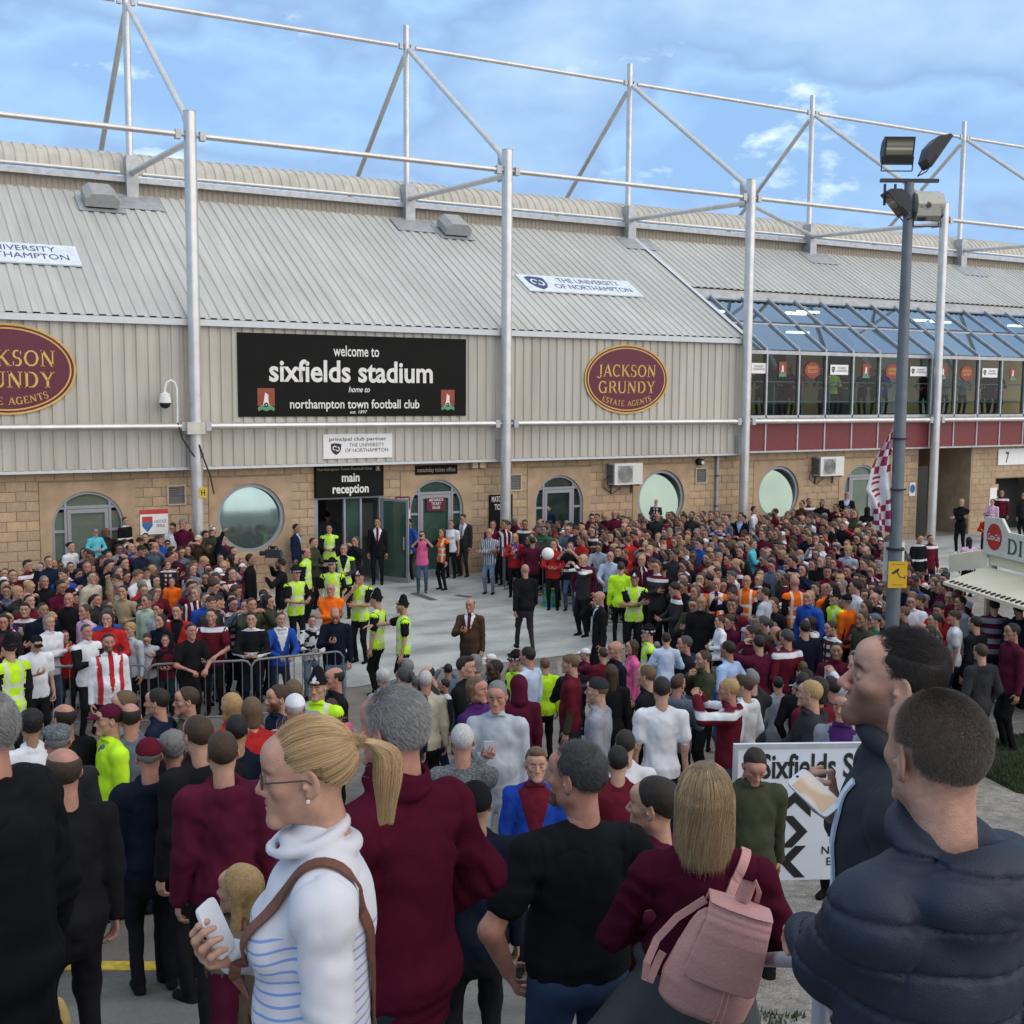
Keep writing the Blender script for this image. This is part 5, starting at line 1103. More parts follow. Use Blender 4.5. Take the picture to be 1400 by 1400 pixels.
def hair_mesh(kind,res=.010,vol=.010,seed=1):
    k=(kind,res,vol,seed)
    if k in HAIR: return HAIR[k]
    mb=Fld()
    if kind=='cap':
        mb.ell((0,-.012,.040),(.087,.103,.092),0,.01); mb.fn(lambda P:-(P[:,2]-.038-.1*P[:,1]),'i',.006); mb.ell((0,.115,.040),(.066,.060,.010),0,.008,R=np.array(Euler((-.15,0,0)).to_matrix())); mb.ell((0,-.01,.133),(.007,.007,.005),0,.002)
    elif kind=='flatcap':
        mb.ell((0,.005,.078),(.098,.125,.045),0,.01); mb.ell((0,-.02,.055),(.086,.10,.045),0,.01); mb.ell((0,.11,.062),(.06,.045,.010),0,.01)
        mb.fn(lambda P:-(P[:,2]-.030),'i',.006)
    elif kind=='beanie':
        mb.ell((0,-.018,.045),(.086,.102,.096),0,.01); mb.fn(lambda P:-(P[:,2]-.018-.25*np.clip(P[:,1],-.1,.1)),'i',.008); mb.cone((0,-.035,.035),(0,.0,.045),.0,.0,0,.01)
        mb.disp=lambda P,t:(.0015*np.sin(np.arctan2(P[:,0],P[:,1])*40)).astype(f32)
    elif kind=='bobble':
        mb.ell((0,-.018,.045),(.086,.102,.096),0,.01); mb.fn(lambda P:-(P[:,2]-.018-.25*np.clip(P[:,1],-.1,.1)),'i',.008); mb.ell((0,-.03,.155),(.036,.036,.034),0,.005)
    elif kind=='hood':
        mb.ell((0,-.028,.025),(.10,.115,.118),0,.02); mb.cone((0,-.05,-.06),(0,-.05,-.14),.09,.10,0,.03); mb.ell((0,.085,-.01),(.075,.075,.105),0,.01,op='s')
    elif kind=='helmet':
        mb.cone((0,-.012,.060),(0,-.020,.150),.098,.062,0,.02,flat=((1,0,0),1.10)); mb.ell((0,-.008,.050),(.100,.128,.014),0,.012); mb.fn(lambda P:-(P[:,2]-.040),'i',.005)
        mb.ell((0,-.02,.215),(.010,.010,.012),0,.006)
    elif kind=='policecap':
        mb.ell((0,-.005,.105),(.118,.128,.020),0,.012); mb.cone((0,-.012,.045),(0,-.012,.09),.090,.094,0,.012,flat=((1,0,0),1.12)); mb.ell((0,.095,.050),(.06,.045,.008),0,.006,R=np.array(Euler((-.45,0,0)).to_matrix())); mb.fn(lambda P:-(P[:,2]-.032),'i',.005)
    elif kind=='stubble': mb=hair_field('crop',.0015,seed,0)
    else: mb=hair_field(kind,vol,seed)
    V,Fq,t=mesh_field(mb,res,.02); me=mkmesh('hair',[(V,Fq,0,None)],[None],col=False); HAIR[k]=me; return me
# ================================================================ clothes, skin and hair colours
def pat_bands(col2,axis,per,frac,off=0,lo=-9,hi=9):
    def p(t,L,tcn,c,mx,ns,rp):
        sp=t.nodes.new('ShaderNodeSeparateXYZ'); L(tcn.outputs['Object'],sp.inputs[0]); m=t.nodes.new('ShaderNodeMath'); m.operation='MULTIPLY_ADD'; L(sp.outputs[axis],m.inputs[0]); m.inputs[1].default_value=1/per; m.inputs[2].default_value=50+off
        f=t.nodes.new('ShaderNodeMath'); f.operation='FRACT'; L(m.outputs[0],f.inputs[0]); l=t.nodes.new('ShaderNodeMath'); l.operation='LESS_THAN'; L(f.outputs[0],l.inputs[0]); l.inputs[1].default_value=frac; return mx(l.outputs[0],c,col2)
    return p
def pat_vest(col2):
    def p(t,L,tcn,c,mx,ns,rp):
        sp=t.nodes.new('ShaderNodeSeparateXYZ'); L(tcn.outputs['Object'],sp.inputs[0])
        z=rp_(t,L,sp.outputs[2],[(1.00,0),(1.005,1),(1.05,1),(1.055,0),(1.16,0),(1.165,1),(1.21,1),(1.215,0)]); a=t.nodes.new('ShaderNodeMath'); a.operation='ABSOLUTE'; L(sp.outputs[0],a.inputs[0])
        x=rp_(t,L,a.outputs[0],[(.075,0),(.08,1),(.115,1),(.12,0)]); m=t.nodes.new('ShaderNodeMath'); m.operation='MAXIMUM'; L(z,m.inputs[0]); L(x,m.inputs[1]); return mx(m.outputs[0],c,col2)
    return p
def rp_(t,L,src,st):
    n=t.nodes.new('ShaderNodeValToRGB'); mr=t.nodes.new('ShaderNodeMath'); mr.operation='MULTIPLY'; mr.inputs[1].default_value=.5; L(src,mr.inputs[0]); L(mr.outputs[0],n.inputs[0]); e=n.color_ramp.elements
    e[0].position=st[0][0]/2; e[0].color=(*g(st[0][1]),1); e[1].position=st[-1][0]/2; e[1].color=(*g(st[-1][1]),1)
    for q,v in st[1:-1]: x=e.new(q/2); x.color=(*g(v),1)
    return n.outputs[0]
def pat_blobs(cols,sc=14):
    def p(t,L,tcn,c,mx,ns,rp):
        o=c
        for i,q in enumerate(cols): o=mx(rp(ns(sc*(1+.3*i),2),[(.5+.03*i,g(0)),(.53+.03*i,g(1))]),o,q)
        return o
    return p
def pat_side(t,L,tcn,c,mx):
    sp=t.nodes.new('ShaderNodeSeparateXYZ'); L(tcn.outputs['Object'],sp.inputs[0]); a=t.nodes.new('ShaderNodeMath'); a.operation='ABSOLUTE'; L(sp.outputs[0],a.inputs[0]); return mx(rp_(t,L,a.outputs[0],[(.105,0),(.11,1),(.17,1),(.175,0)]),c,(.42,.03,.04))
def pat_scarf(t,L,tcn,c,mx,ns,rp):
    sp=t.nodes.new('ShaderNodeSeparateXYZ'); L(tcn.outputs['Object'],sp.inputs[0]); a=t.nodes.new('ShaderNodeMath'); a.operation='ABSOLUTE'; L(sp.outputs[0],a.inputs[0])
    st=pat_bands((.55,.55,.56),2,.13,.5)(t,L,tcn,mx(0.0,(.12,.012,.025),(0,0,0)),mx,ns,rp); m=t.nodes.new('ShaderNodeMath'); m.operation='MAXIMUM'; L(rp_(t,L,a.outputs[0],[(.03,0),(.035,1),(.10,1),(.105,0)]),m.inputs[0]); L(rp_(t,L,sp.outputs[2],[(1.42,0),(1.425,1),(1.55,1),(1.6,1)]),m.inputs[1]); return mx(m.outputs[0],c,st)
def pat_raglan(col2,w=.11):   # white shoulder/side stripes of a tracksuit
    def p(t,L,tcn,c,mx,ns,rp):
        sp=t.nodes.new('ShaderNodeSeparateXYZ'); L(tcn.outputs['Object'],sp.inputs[0]); z=rp_(t,L,sp.outputs[2],[(1.375,0),(1.38,1),(1.45,1),(1.455,0)]); return mx(z,c,col2)
    return p
CL={'black':(.012,.012,.014),'charcoal':(.03,.03,.033),'navy':(.012,.018,.040),'darknavy':(.009,.012,.022),'claret':(.105,.012,.022),'maroon':(.075,.010,.026),'red':(.36,.022,.022),'blue':(.02,.07,.32),'royal':(.015,.05,.30),'skyblue':(.30,.42,.62),
 'aqua':(.10,.42,.50),'white':(.62,.63,.66),'paleblue':(.42,.50,.64),'pink':(.62,.12,.26),'palepink':(.58,.38,.50),'grey':(.24,.25,.28),'palegrey':(.36,.39,.44),'slate':(.10,.13,.17),'olive':(.045,.05,.03),'green':(.02,.14,.06),'beige':(.30,.24,.15),'cream':(.50,.46,.36),
 'brown':(.06,.035,.022),'purple':(.06,.02,.10),'orange':(.75,.14,.015),'hivis':(.46,.76,.03),'denim':(.05,.085,.15),'paledenim':(.14,.20,.28),'darkdenim':(.02,.028,.045),'khaki':(.12,.10,.07),'mint':(.40,.50,.38)}
def cloth(n):
    k='cloth_'+n
    if k in MATS: return MATS[k]
    kw=dict(rough=.95,var=.2,vscale=5,bump=.15,bscale=420,spec=.05); S=CL
    if n in S: return mat(k,S[n],**kw)
    if n=='vest_yellow': return mat(k,S['hivis'],**{**kw,'pattern':pat_vest((.55,.56,.52))})
    if n=='vest_orange': return mat(k,S['orange'],**{**kw,'pattern':pat_vest((.60,.60,.55))})
    if n=='vest_red': return mat(k,S['white'],**{**kw,'pattern':lambda t,L,tcn,c,mx,ns,rp: pat_side(t,L,tcn,c,mx)})
    if n=='stripe_claret': return mat(k,S['claret'],**{**kw,'pattern':pat_bands(S['white'],0,.09,.35)})
    if n=='stripe_grey': return mat(k,S['maroon'],**{**kw,'pattern':pat_bands((.22,.22,.25),2,.17,.5)})
    if n=='check': return mat(k,S['palegrey'],**{**kw,'pattern':pat_bands((.06,.06,.08),0,.055,.4)})
    if n=='claret_white': return mat(k,S['claret'],**{**kw,'pattern':pat_raglan(S['white'])})
    if n=='black_white': return mat(k,S['black'],**{**kw,'pattern':pat_bands((.6,.6,.6),2,.40,.14,.35)})
    if n=='scarf_mix': return mat(k,S['charcoal'],**{**kw,'pattern':pat_scarf})
    if n=='floral': return mat(k,S['blue'],**{**kw,'pattern':pat_blobs([S['red'],S['navy'],S['cream']],16)})
    if n=='camo_white': return mat(k,S['white'],**{**kw,'pattern':pat_blobs([S['black']],7)})
    if n=='black_green': return mat(k,S['black'],**{**kw,'pattern':pat_bands((.25,.55,.05),0,.5,.12,.25)})
    if n=='tweed': return mat(k,(.075,.085,.09),**{**kw,'pattern':pat_blobs([(.16,.17,.18)],90)})
    return mat(k,S['black'],**kw)
SKC={'fair':(.42,.235,.165),'ruddy':(.39,.19,.135),'tan':(.29,.16,.098),'brown':(.16,.08,.05),'dark':(.045,.025,.018)}
def skin(n): return mat('skin_'+n,SKC[n],.5,var=.13,vscale=28,bump=.22,bscale=260,spec=.35,attr='tint')
HC={'black':(.008,.007,.007),'dark':(.018,.012,.009),'brown':(.045,.026,.015),'light':(.11,.068,.035),'blonde':(.34,.22,.095),'ginger':(.14,.05,.02),'grey':(.16,.155,.15),'white':(.42,.41,.40),'darkgrey':(.05,.048,.046)}
def hairm(n):
    k='hair_'+n
    return mat(k,HC[n],.6,var=.22,vscale=70,bump=.4,bscale=220,spec=.3)
HATM={'cap':'cap','flatcap':'cap','beanie':'beanie','bobble':'beanie','hood':'hood','helmet':'helmet','policecap':'police_cap'}
def put(me,J,mats8,x,y,rot,z,s,label,cat,group,hair=None,hairmat=None,under=None,undermat=None,name='person'):
    o=bpy.data.objects.new(name,me); COL.objects.link(o); o.location=(x,y,z); o.rotation_euler.z=rot; o.scale=(s,s,s)
    for i,m in enumerate(mats8):
        sl_=o.material_slots[i]; sl_.link='OBJECT'; sl_.material=m
    tag(o,' '.join(label.split()[:16]),cat,group)
    HM=Matrix([[*J['headR'][r],J['headp'][r]] for r in range(3)]+[[0,0,0,1]])
    for h,hm in ((under,undermat),(hair,hairmat)):
        if not h: continue
        hm_=hair_mesh(h,.010,.003 if (under and h==under) else .009); c=bpy.data.objects.new(HATM.get(h,'hair'),hm_); COL.objects.link(c); c.parent=o; c.matrix_local=HM
        c.material_slots[0].link='OBJECT'; c.material_slots[0].material=hm
        if h in('helmet','policecap'):
            b=BADGE; q=bpy.data.objects.new('badge' if h=='helmet' else 'cap_band',b if h=='helmet' else BAND); COL.objects.link(q); q.parent=o; q.matrix_local=HM
    return o
f=MB(); f.prism([(-.017,.075),(0,.062),(.017,.075),(.020,.105),(.008,.118),(0,.132),(-.008,.118),(-.020,.105)],lambda a,b,w:(a,.094-.55*(b-.06)+w,b),.008); BADGE=f.mesh('badge'); BADGE.materials.append(mat('silver_badge',(.55,.60,.68),.3,.6))
f=MB(); n=28
for (r1,z1),(r2,z2) in (((.112,.050),(.110,.078)),):
    A=[(r1*math.sin(t)*.96,r1*math.cos(t)*1.05-.01,z1) for t in np.linspace(0,2*PI,n,False)]; B2=[(p[0]*.99,p[1]*.99,z2) for p in A]
    f.add(A+B2,[(i,(i+1)%n,n+(i+1)%n,n+i) for i in range(n)])
BAND=f.mesh('cap_band'); BAND.materials.append(mat('cap_check_band',(.5,.5,.5),.6,pattern=pat_bands((.02,.02,.03),0,.03,.5)))
HATADD={'helmet':.105,'policecap':.0,'cap':.008,'bobble':.06,'hood':.03,'beanie':.02,'flatcap':.0,'curly':.02,'quiff':.02,'bun':0}
_DD=np.arange(1.2,70,.05); _GG=np.array([G(v) for v in _DD])
def solve(x,y,H):
    """point of the ground on which someone H tall has his crown at this pixel (farthest such point)"""
    d=ray(x,y); f_=CAM[2]+d[2]*_DD/(d[:2]@DH)-_GG-H; k=np.nonzero(f_>=0)[0]; i=int(k[-1]) if len(k) else 0
    t=_DD[i]+(.05*f_[i]/(f_[i]-f_[i+1]) if i+1<len(_DD) and f_[i]>=0 else 0); p=CAM+d*(t/(d[:2]@DH)); return p[0],p[1],float(t)
PROTO={}
def proto(pose,sex,short,vee,tie,yaw,pitch,beard,fine,pad,fat,seed):
    k=(pose,sex,short,vee,tie,yaw,pitch,beard,fine,pad,fat,seed)
    if k not in PROTO:
        hr,br=((.0062,.0155) if fine==2 else (.0085,.020) if fine==1 else (.0105,.025))
        if vee: br=min(br,.0125)
        PROTO[k]=person_mesh('person',pose,yaw,pitch,0,sex,fat,pad,short,vee,tie,hr,br,.013 if fine<2 else .016,seed,beard=beard,hairc=(.2,.15,.12),hem=.84,handres=.0075 if fine<2 else .0055,wide=1.07)
    return PROTO[k]
PLACED=[]; PEOPLE=[]
def person(x,y,h=1.76,face=0,pose='stand',hair='short',hc='dark',sk='fair',top='black',tr='black',label='',sex='m',short=False,sleeve=None,vee=0,tie=None,shirt='white',yaw=0,pitch=0,beard=0,fat=0,pad=.017,dz=0,cat='person',group='people in the crowd',shoe='black',hat=None,seed=0,fine=None,dd=None,fore=None,front=None):
    s=h/1.765; add=HATADD.get(hair,.0)*s
    if dd is None: X,Y,dist=solve(x,y,h+add+dz)
    else: p=atdepth(x,y,dd); X,Y,dist=p[0],p[1],dd; s=(p[2]-G(dd)-dz)/(1.765+HATADD.get(hair,.0))
    if fine is None: fine=2 if dist<12 else (1 if dist<24 else 0)
    if vee and fine==0: fine=1
    me,J=proto(pose,sex,short,vee,bool(tie),yaw,pitch,beard,fine,pad,fat,seed)
    sm=cloth(sleeve or top); fm=cloth(fore or sleeve or top)
    ms=[skin(sk),cloth(top),cloth(tr),cloth(shoe),cloth(shirt),cloth(tie) if tie else cloth(shirt),sm,fm]
    todir=math.atan2(CAM[1]-Y,CAM[0]-X); rot=todir-math.radians(face)-PI/2
    ishat=hair in HATM; hm=cloth(hat or 'black') if ishat else (hairm(hc) if hair!='bald' else None)
    under='short' if hair in('cap','flatcap','helmet','policecap') else None
    z=G(dist)+dz
    o=put(me,J,ms,X,Y,rot,z,s,label,cat,group,None if hair=='bald' else hair,hm,under,hairm(hc) if under else None)
    PLACED.append((X,Y,dz)); o['_d']=float(dist); del o['_d']; PEOPLE.append((dist,o,x,y)); return o,J
def P_(x,y,*a,**k): return person(x,y,*a,**k)
# ---------------------------------------------------------------- the people one can pick out (pixel of the head top, height, which way they face: 0 camera, 90 picture left, 180 away)
gO='people standing on the open forecourt'; gP='police officers in yellow vests'; gS='stewards in orange vests'; gL='fans behind the left barriers'; gR='fans behind the right barriers'; gN='people in the near crowd seen from behind'
VY='vest_yellow'; W_='vest_orange'
T_=[
(405,716,1.78,-70,'stand','short','dark','tan','navy','navy','man in navy suit facing right beside the round window left of the reception',dict(group=gO,vee=.3,shirt='skyblue')),
(448,699,1.80,180,'walk','short','dark','fair','slate','black','man in blue grey shirt walking away through the reception door',dict(group=gO)),
(450,717,1.74,5,'front','short','dark','ruddy',VY,'black','man in yellow vest over black holding a small camera outside reception',dict(group=gO,sleeve='black')),
(428,735,1.76,-60,'front','short','brown','fair','olive','black','brown haired man with yellow collar between the navy suit and the vested cameraman',dict(group=gO)),
(418,749,1.74,-70,'stand','balding','dark','ruddy',VY,'black','balding man in yellow vest and dark sleeves facing right near the reception',dict(group=gO,sleeve='darknavy')),
(470,744,1.76,10,'front','short','grey','ruddy',VY,'black','grey haired man in open yellow vest over a dark jacket',dict(group=gO,sleeve='charcoal',vee=.35,shirt='black')),
(486,733,1.80,30,'photo','short','darkgrey','ruddy','black','black','grey haired photographer in black raising a camera beside the suited doorman',dict(group=gO)),
(516,708,1.86,5,'stand','short','dark','ruddy','black','black','tall man in black suit and claret tie at the open reception door',dict(group=gO,vee=.40,tie='claret')),
(559,709,1.78,40,'pocket','short','black','fair','blue','black','bearded man in bright blue jacket left of the green arched door',dict(group=gO,beard=1,shoe='grey')),
(577,726,1.66,0,'photo','short','dark','fair','pink','denim','photographer in pink top and jeans raising a camera to the face',dict(group=gO,sleeve='black',short=True,shoe='khaki')),
(605,722,1.68,50,'point','long','brown','fair',W_,'black','woman in orange and yellow vest with long brown hair pointing left',dict(group=gO,sex='f',sleeve='black')),
(617,711,1.68,20,'stand','ponytail','brown','fair','white','black','woman in black and white top behind the vested woman at the arched door',dict(group=gO,sex='f',short=True)),
(634,702,1.84,30,'phone','short','brown','fair','charcoal','charcoal','man in dark suit and pale shirt looking down at his phone',dict(group=gO,vee=.42,tie='grey',pitch=-22,shoe='brown')),
(342,757,1.82,-80,'stand','short','dark','tan','black','black','dark jacketed man seen side on beside the shoulder camera operator',dict(group=gO)),
(384,763,1.80,95,'shoulder','short','dark','tan','black','black','television cameraman in black with a camera on his shoulder',dict(group=gO,beard=1)),
(404,776,1.78,-30,'front','policecap','dark','ruddy',VY,'black','police officer in flat cap and yellow vest beside the television cameraman',dict(group=gP,short=True,sleeve='black',hat='black')),
(454,765,1.78,10,'pocket','policecap','dark','fair',VY,'black','police officer in flat cap facing the camera behind the orange coated steward',dict(group=gP,short=True,sleeve='black',beard=.6)),
(492,772,1.84,30,'chin','helmet','dark','ruddy',VY,'black','helmeted police officer with a hand at his chin',dict(group=gP,short=True,sleeve='black')),
(452,797,1.74,10,'crossed','bald','grey','ruddy','orange','black','bald steward in bright orange coat among the police',dict(group=gS,pad=.02)),
(459,828,1.80,5,'phone','balding','dark','ruddy','darknavy','paledenim','man in dark hooded top looking down at his phone beside the barrier',dict(group=gO,pitch=-35,shoe='white')),
(515,802,1.82,110,'stand','helmet','dark','fair',VY,'black','helmeted police officer seen from behind his left side on the forecourt',dict(group=gP,short=True,sleeve='black')),
(551,811,1.76,85,'point','helmet','dark','fair',VY,'black','helmeted police officer with arms held forward, nearest on the forecourt',dict(group=gP,short=True,sleeve='black',beard=.6)),
(643,818,1.74,15,'phone','balding','light','ruddy','brown','charcoal','man in brown grey suit and claret tie walking across the forecourt',dict(group=gO,vee=.34,tie='claret',fat=.02)),
(718,771,1.80,165,'walk','bald','grey','ruddy','black','charcoal','bald man in black coat walking away across the forecourt',dict(group=gO,fat=.03,pad=.02)),
(669,722,1.76,20,'crossed','bald','grey','ruddy','check','paledenim','bald man in checked shirt and jeans with folded arms',dict(group=gO)),
(704,729,1.68,5,'phone','long','blonde','fair','red','black','blonde reporter in red jacket and floral dress',dict(group=gO,sex='f',vee=.45,shirt='floral')),
(728,734,1.72,175,'shoulder','short','dark','tan','maroon','black','camera operator in maroon jumper seen from behind',dict(group=gO)),
(820,808,1.78,75,'cheek','bald','grey','ruddy','black','black','bald man in black suit with a phone at his ear',dict(group=gO,vee=.2)),
(849,768,1.76,180,'stand','short','brown','fair','hivis','black','officer in full yellow coat seen from behind',dict(group=gP,pad=.02)),
(868,775,1.80,5,'crossed','helmet','dark','tan',VY,'black','helmeted police officer with folded arms beside the yellow coated officer',dict(group=gP,short=True,sleeve='black')),
(907,770,1.66,160,'phone','beanie','dark','tan','black_green','black','youth in black and lime tracksuit seen from behind near the police',dict(group=gR)),
(892,773,1.42,15,'front','short','light','fair','grey','black','light haired boy in grey beside the lime striped youth',dict(group=gR)),
(930,798,1.30,20,'phone','short','light','fair','red','black','small boy in red scarf and black tracksuit at the edge of the forecourt',dict(group=gR,sleeve='black')),
(945,817,1.22,10,'stand','short','light','fair','claret','denim','small blond boy in maroon shirt beside the red scarf boy',dict(group=gR)),
(980,790,1.82,5,'stand','balding','dark','ruddy',W_,'black','steward in orange vest, white shirt and claret tie',dict(group=gS,sleeve='black',vee=.42,tie='claret',fat=.02)),
(1021,786,1.80,10,'stand','bald','grey','ruddy',W_,'black','bald steward in orange vest over white shirt',dict(group=gS,sleeve='white')),
(1087,788,1.84,150,'stand','bald','grey','ruddy',W_,'black','grey bald steward in orange vest over black hooded coat seen from behind',dict(group=gS,sleeve='black')),
(1130,797,1.76,130,'stand','bald','dark','ruddy','orange','black','bald steward in orange coat beside the helmeted police officer',dict(group=gS)),
(1158,812,1.76,120,'stand','cap','grey','ruddy','orange','black','steward in orange coat and black cap near the yellow sign',dict(group=gS,hat='black')),
(1143,800,1.80,60,'stand','helmet','dark','fair',VY,'black','helmeted police officer half hidden among the orange coats',dict(group=gP,sleeve='black')),
# left crowd front row
(344,837,1.74,5,'front','short','dark','fair','black_white','darknavy','man in glasses and black tracksuit with white stripes at the barrier',dict(group=gL)),
(381,834,1.72,-15,'lean','short','brown','fair','blue','darkdenim','youth in blue jacket over white shirt leaning at the barrier',dict(group=gL,vee=.4)),
(425,839,1.50,-10,'lean','short','dark','fair','camo_white','paledenim','boy in black and white jacket at the end of the left barrier',dict(group=gL)),
(291,829,1.80,10,'lean','short','dark','fair','claret_white','black','dark haired man in claret and white football shirt at the barrier',dict(group=gL,short=True,sleeve='claret',beard=.6)),
(257,849,1.74,-20,'lean','short','dark','ruddy','black','black','stocky man in black football top leaning on the barrier',dict(group=gL,short=True,fat=.03)),
(220,839,1.66,40,'front','long','dark','fair','darknavy','black','woman with long dark hair behind the black football top',dict(group=gL,sex='f')),
(226,868,1.34,5,'front','short','light','fair','claret','darkdenim','boy in glasses and red scarf at the barrier',dict(group=gL,shirt='white')),
(201,864,1.40,5,'front','short','brown','fair','palegrey','black','boy looking down in grey and black jacket at the barrier',dict(group=gL,pitch=-30,sleeve='black')),
(148,866,1.82,-10,'stand','short','dark','ruddy','vest_red','black','large bearded steward in white shirt and red tie in front of the barrier',dict(group=gS,sleeve='white',fat=.05,tie='red',vee=.5,shirt='white',beard=1)),
(88,862,1.44,-20,'front','short','brown','fair','red','charcoal','boy in red football shirt behind the large steward',dict(group=gL,short=True)),
(48,866,1.72,-15,'phone','cap','dark','fair','white','black','youth in white shirt and dark cap looking down',dict(group=gL,short=True,hat='black',pitch=-25)),
(12,862,1.84,150,'stand','helmet','dark','fair',VY,'black','helmeted police officer at the left edge of the picture',dict(group=gP,sleeve='black')),
(118,853,1.74,-30,'phone','short','darkgrey','ruddy','white','black','greying man in white shirt and dark jacket looking right',dict(group=gL,sleeve='black')),
(117,826,1.78,60,'stand','short','brown','ruddy','palepink','black','man in pale pink shirt looking left above the left crowd front',dict(group=gL)),
(178,850,1.60,45,'stand','curly','blonde','fair','palegrey','black','blond child in pale grey hooded top',dict(group=gL)),
(168,800,1.76,20,'oneup','short','dark','fair','beige','black','man in beige coat reaching one arm high over the crowd',dict(group=gL)),
(94,810,1.76,15,'stand','bald','grey','ruddy','black','black','bald man in black polo shirt in the left crowd',dict(group=gL)),
(242,826,1.76,15,'stand','short','dark','fair','red','black','man in sunglasses and red jacket over black',dict(group=gL,sleeve='red',vee=.4,shirt='black')),
(201,812,1.78,45,'stand','short','darkgrey','ruddy','mint','black','greying man in pale shirt behind the blond child',dict(group=gL)),
(217,820,1.66,40,'stand','bobble','dark','fair','palegrey','black','fan in claret and white bobble hat in the left crowd',dict(group=gL,hat='claret_white')),
(37,764,1.78,-50,'stand','quiff','dark','fair','claret_white','black','youth in claret shirt with blue rucksack straps by the stone wall',dict(group=gL)),
(34,822,1.76,10,'phone','quiff','dark','fair','scarf_mix','black','dark haired fan in claret and white scarf holding up a phone',dict(group=gL,sleeve='royal')),
(9,801,1.70,5,'stand','short','black','tan','slate','black','dark haired youth in grey at the left edge of the crowd',dict(group=gL)),
(130,722,1.30,-20,'sit','cap','dark','fair','aqua','denim','boy in pale turquoise hoodie and cap sitting on shoulders by the arched door',dict(group=gL,hat='slate',dz=.83)),
(171,707,1.40,-40,'stand','short','dark','fair','black_white','black','boy in black and white striped top raised above the crowd by the arched door',dict(group=gL,dz=.75)),
(96,741,1.60,-50,'stand','bun','black','fair','white','black','person with dark hair up in white shirt against the arched door',dict(group=gL,dz=.3,short=True)),
(66,760,1.76,-20,'stand','short','brown','fair','navy','black','man in navy with brown hair near the left arched door',dict(group=gL,dz=.15)),
(145,721,1.80,-30,'stand','bald','grey','brown','charcoal','black','bald man behind the turquoise boy on the shoulders',dict(group=gL,dz=.1)),
(237,714,1.72,20,'stand','short','dark','fair','white','black','youth in white long sleeved shirt above the crowd under the security sign',dict(group=gL,dz=.3,pitch=-25)),
(250,709,1.80,20,'stand','curly','grey','ruddy','maroon','black','grey haired man in maroon at the back under the security sign',dict(group=gL,dz=.3)),
(290,719,1.70,10,'phone','cap','dark','fair','olive','black','youth in black and white cap next to the first column',dict(group=gL,hat='camo_white',dz=.25)),
(271,731,1.74,10,'photo','cap','light','fair','brown','black','man in pale cap near the first column holding up a phone',dict(group=gL,hat='cream',dz=.1)),
(301,733,1.74,-60,'oneup','short','dark','fair','darknavy','black','man reaching an arm out toward the round window',dict(group=gL)),
(212,741,1.76,5,'photo','bald','grey','ruddy','slate','black','bald man in grey in the middle of the left crowd',dict(group=gL,dz=.1)),
(188,749,1.74,10,'photo','short','grey','ruddy','claret','black','grey haired fan in claret holding a camera above his head',dict(group=gL)),
(124,781,1.76,-40,'stand','short','dark','fair','cream','black','fan in cream jacket with claret scarf in the left crowd',dict(group=gL)),
(60,787,1.76,-20,'oneup','short','grey','ruddy','black','black','grey haired man in black raising a phone by the stone wall',dict(group=gL)),
(235,790,1.20,5,'stand','short','light','fair','orange','black','small child in orange carried in the left crowd',dict(group=gL,dz=.5)),
(230,767,1.20,10,'stand','short','light','fair','scarf_mix','black','small boy in claret and white scarf lifted above the left crowd',dict(group=gL,dz=.6)),
# right crowd edges and back
(674,712,1.76,10,'stand','short','ginger','ruddy','claret','black','ginger haired man in claret in front of the black ticket poster',dict(group=gR,vee=.1)),
(694,712,1.76,30,'phone','short','dark','fair','black','black','dark haired man holding a programme right of the second column',dict(group=gR,vee=.1)),
(716,711,1.74,35,'hips','short','brown','fair','camo_white','red','youth in black and white shirt and red trousers behind the reporter',dict(group=gR,short=True,sleeve='white')),
(724,690,1.80,20,'stand','short','dark','fair','purple','black','tall dark haired man in purple near the arched doorway',dict(group=gR,dz=.1)),
(750,689,1.78,30,'stand','short','dark','fair','navy','black','man in navy looking down in front of the dark arched doorway',dict(group=gR,dz=.15,pitch=-15)),
(771,690,1.70,15,'stand','short','brown','fair','red','black','person in bright red jacket in front of the dark arched doorway',dict(group=gR,dz=.15)),
(790,688,1.58,10,'hold','long','brown','fair','palepink','black','girl with hands on her cheeks right of the arched doorway',dict(group=gR,sex='f',dz=.3)),
(840,697,1.78,-10,'stand','bald','grey','ruddy','maroon','black','balding man in maroon against the stone wall below the air conditioner',dict(group=gR,dz=.2)),
(897,683,1.16,10,'front','short','light','fair','scarf_mix','black','child on shoulders in front of the round mint window',dict(group=gR,dz=1.0)),
(899,701,1.78,10,'stand','bald','grey','ruddy','charcoal','black','bald man carrying a child in front of the round mint window',dict(group=gR)),
(946,699,1.80,30,'stand','short','dark','tan','charcoal','black','dark bearded man near the drainpipe in the back row',dict(group=gR,beard=1,dz=.1)),
(1012,701,1.80,15,'stand','short','dark','tan','darknavy','black','man in dark jacket and blue shirt by the third column',dict(group=gR,vee=.3,shirt='skyblue')),
(1031,692,1.78,-80,'walk','short','dark','fair','white','black','man in white shirt walking right past the third column',dict(group=gR,dz=.05)),
(1060,695,1.78,80,'stand','short','dark','tan','claret','black','bearded man in claret facing left under the round window by the third column',dict(group=gR,beard=1)),
(1097,684,1.80,40,'stand','short','dark','ruddy','brown','black','man in dark jacket against the stone wall right of the last round window',dict(group=gR,dz=.1)),
(1124,683,1.78,10,'stand','short','dark','tan','black','black','bearded man in black against the stone wall near the pale arched door',dict(group=gR,beard=1,dz=.1)),
(1106,681,1.78,-30,'stand','short','brown','ruddy','claret_white','black','man in claret and white top at the wall between two darker jackets',dict(group=gR,dz=.1)),
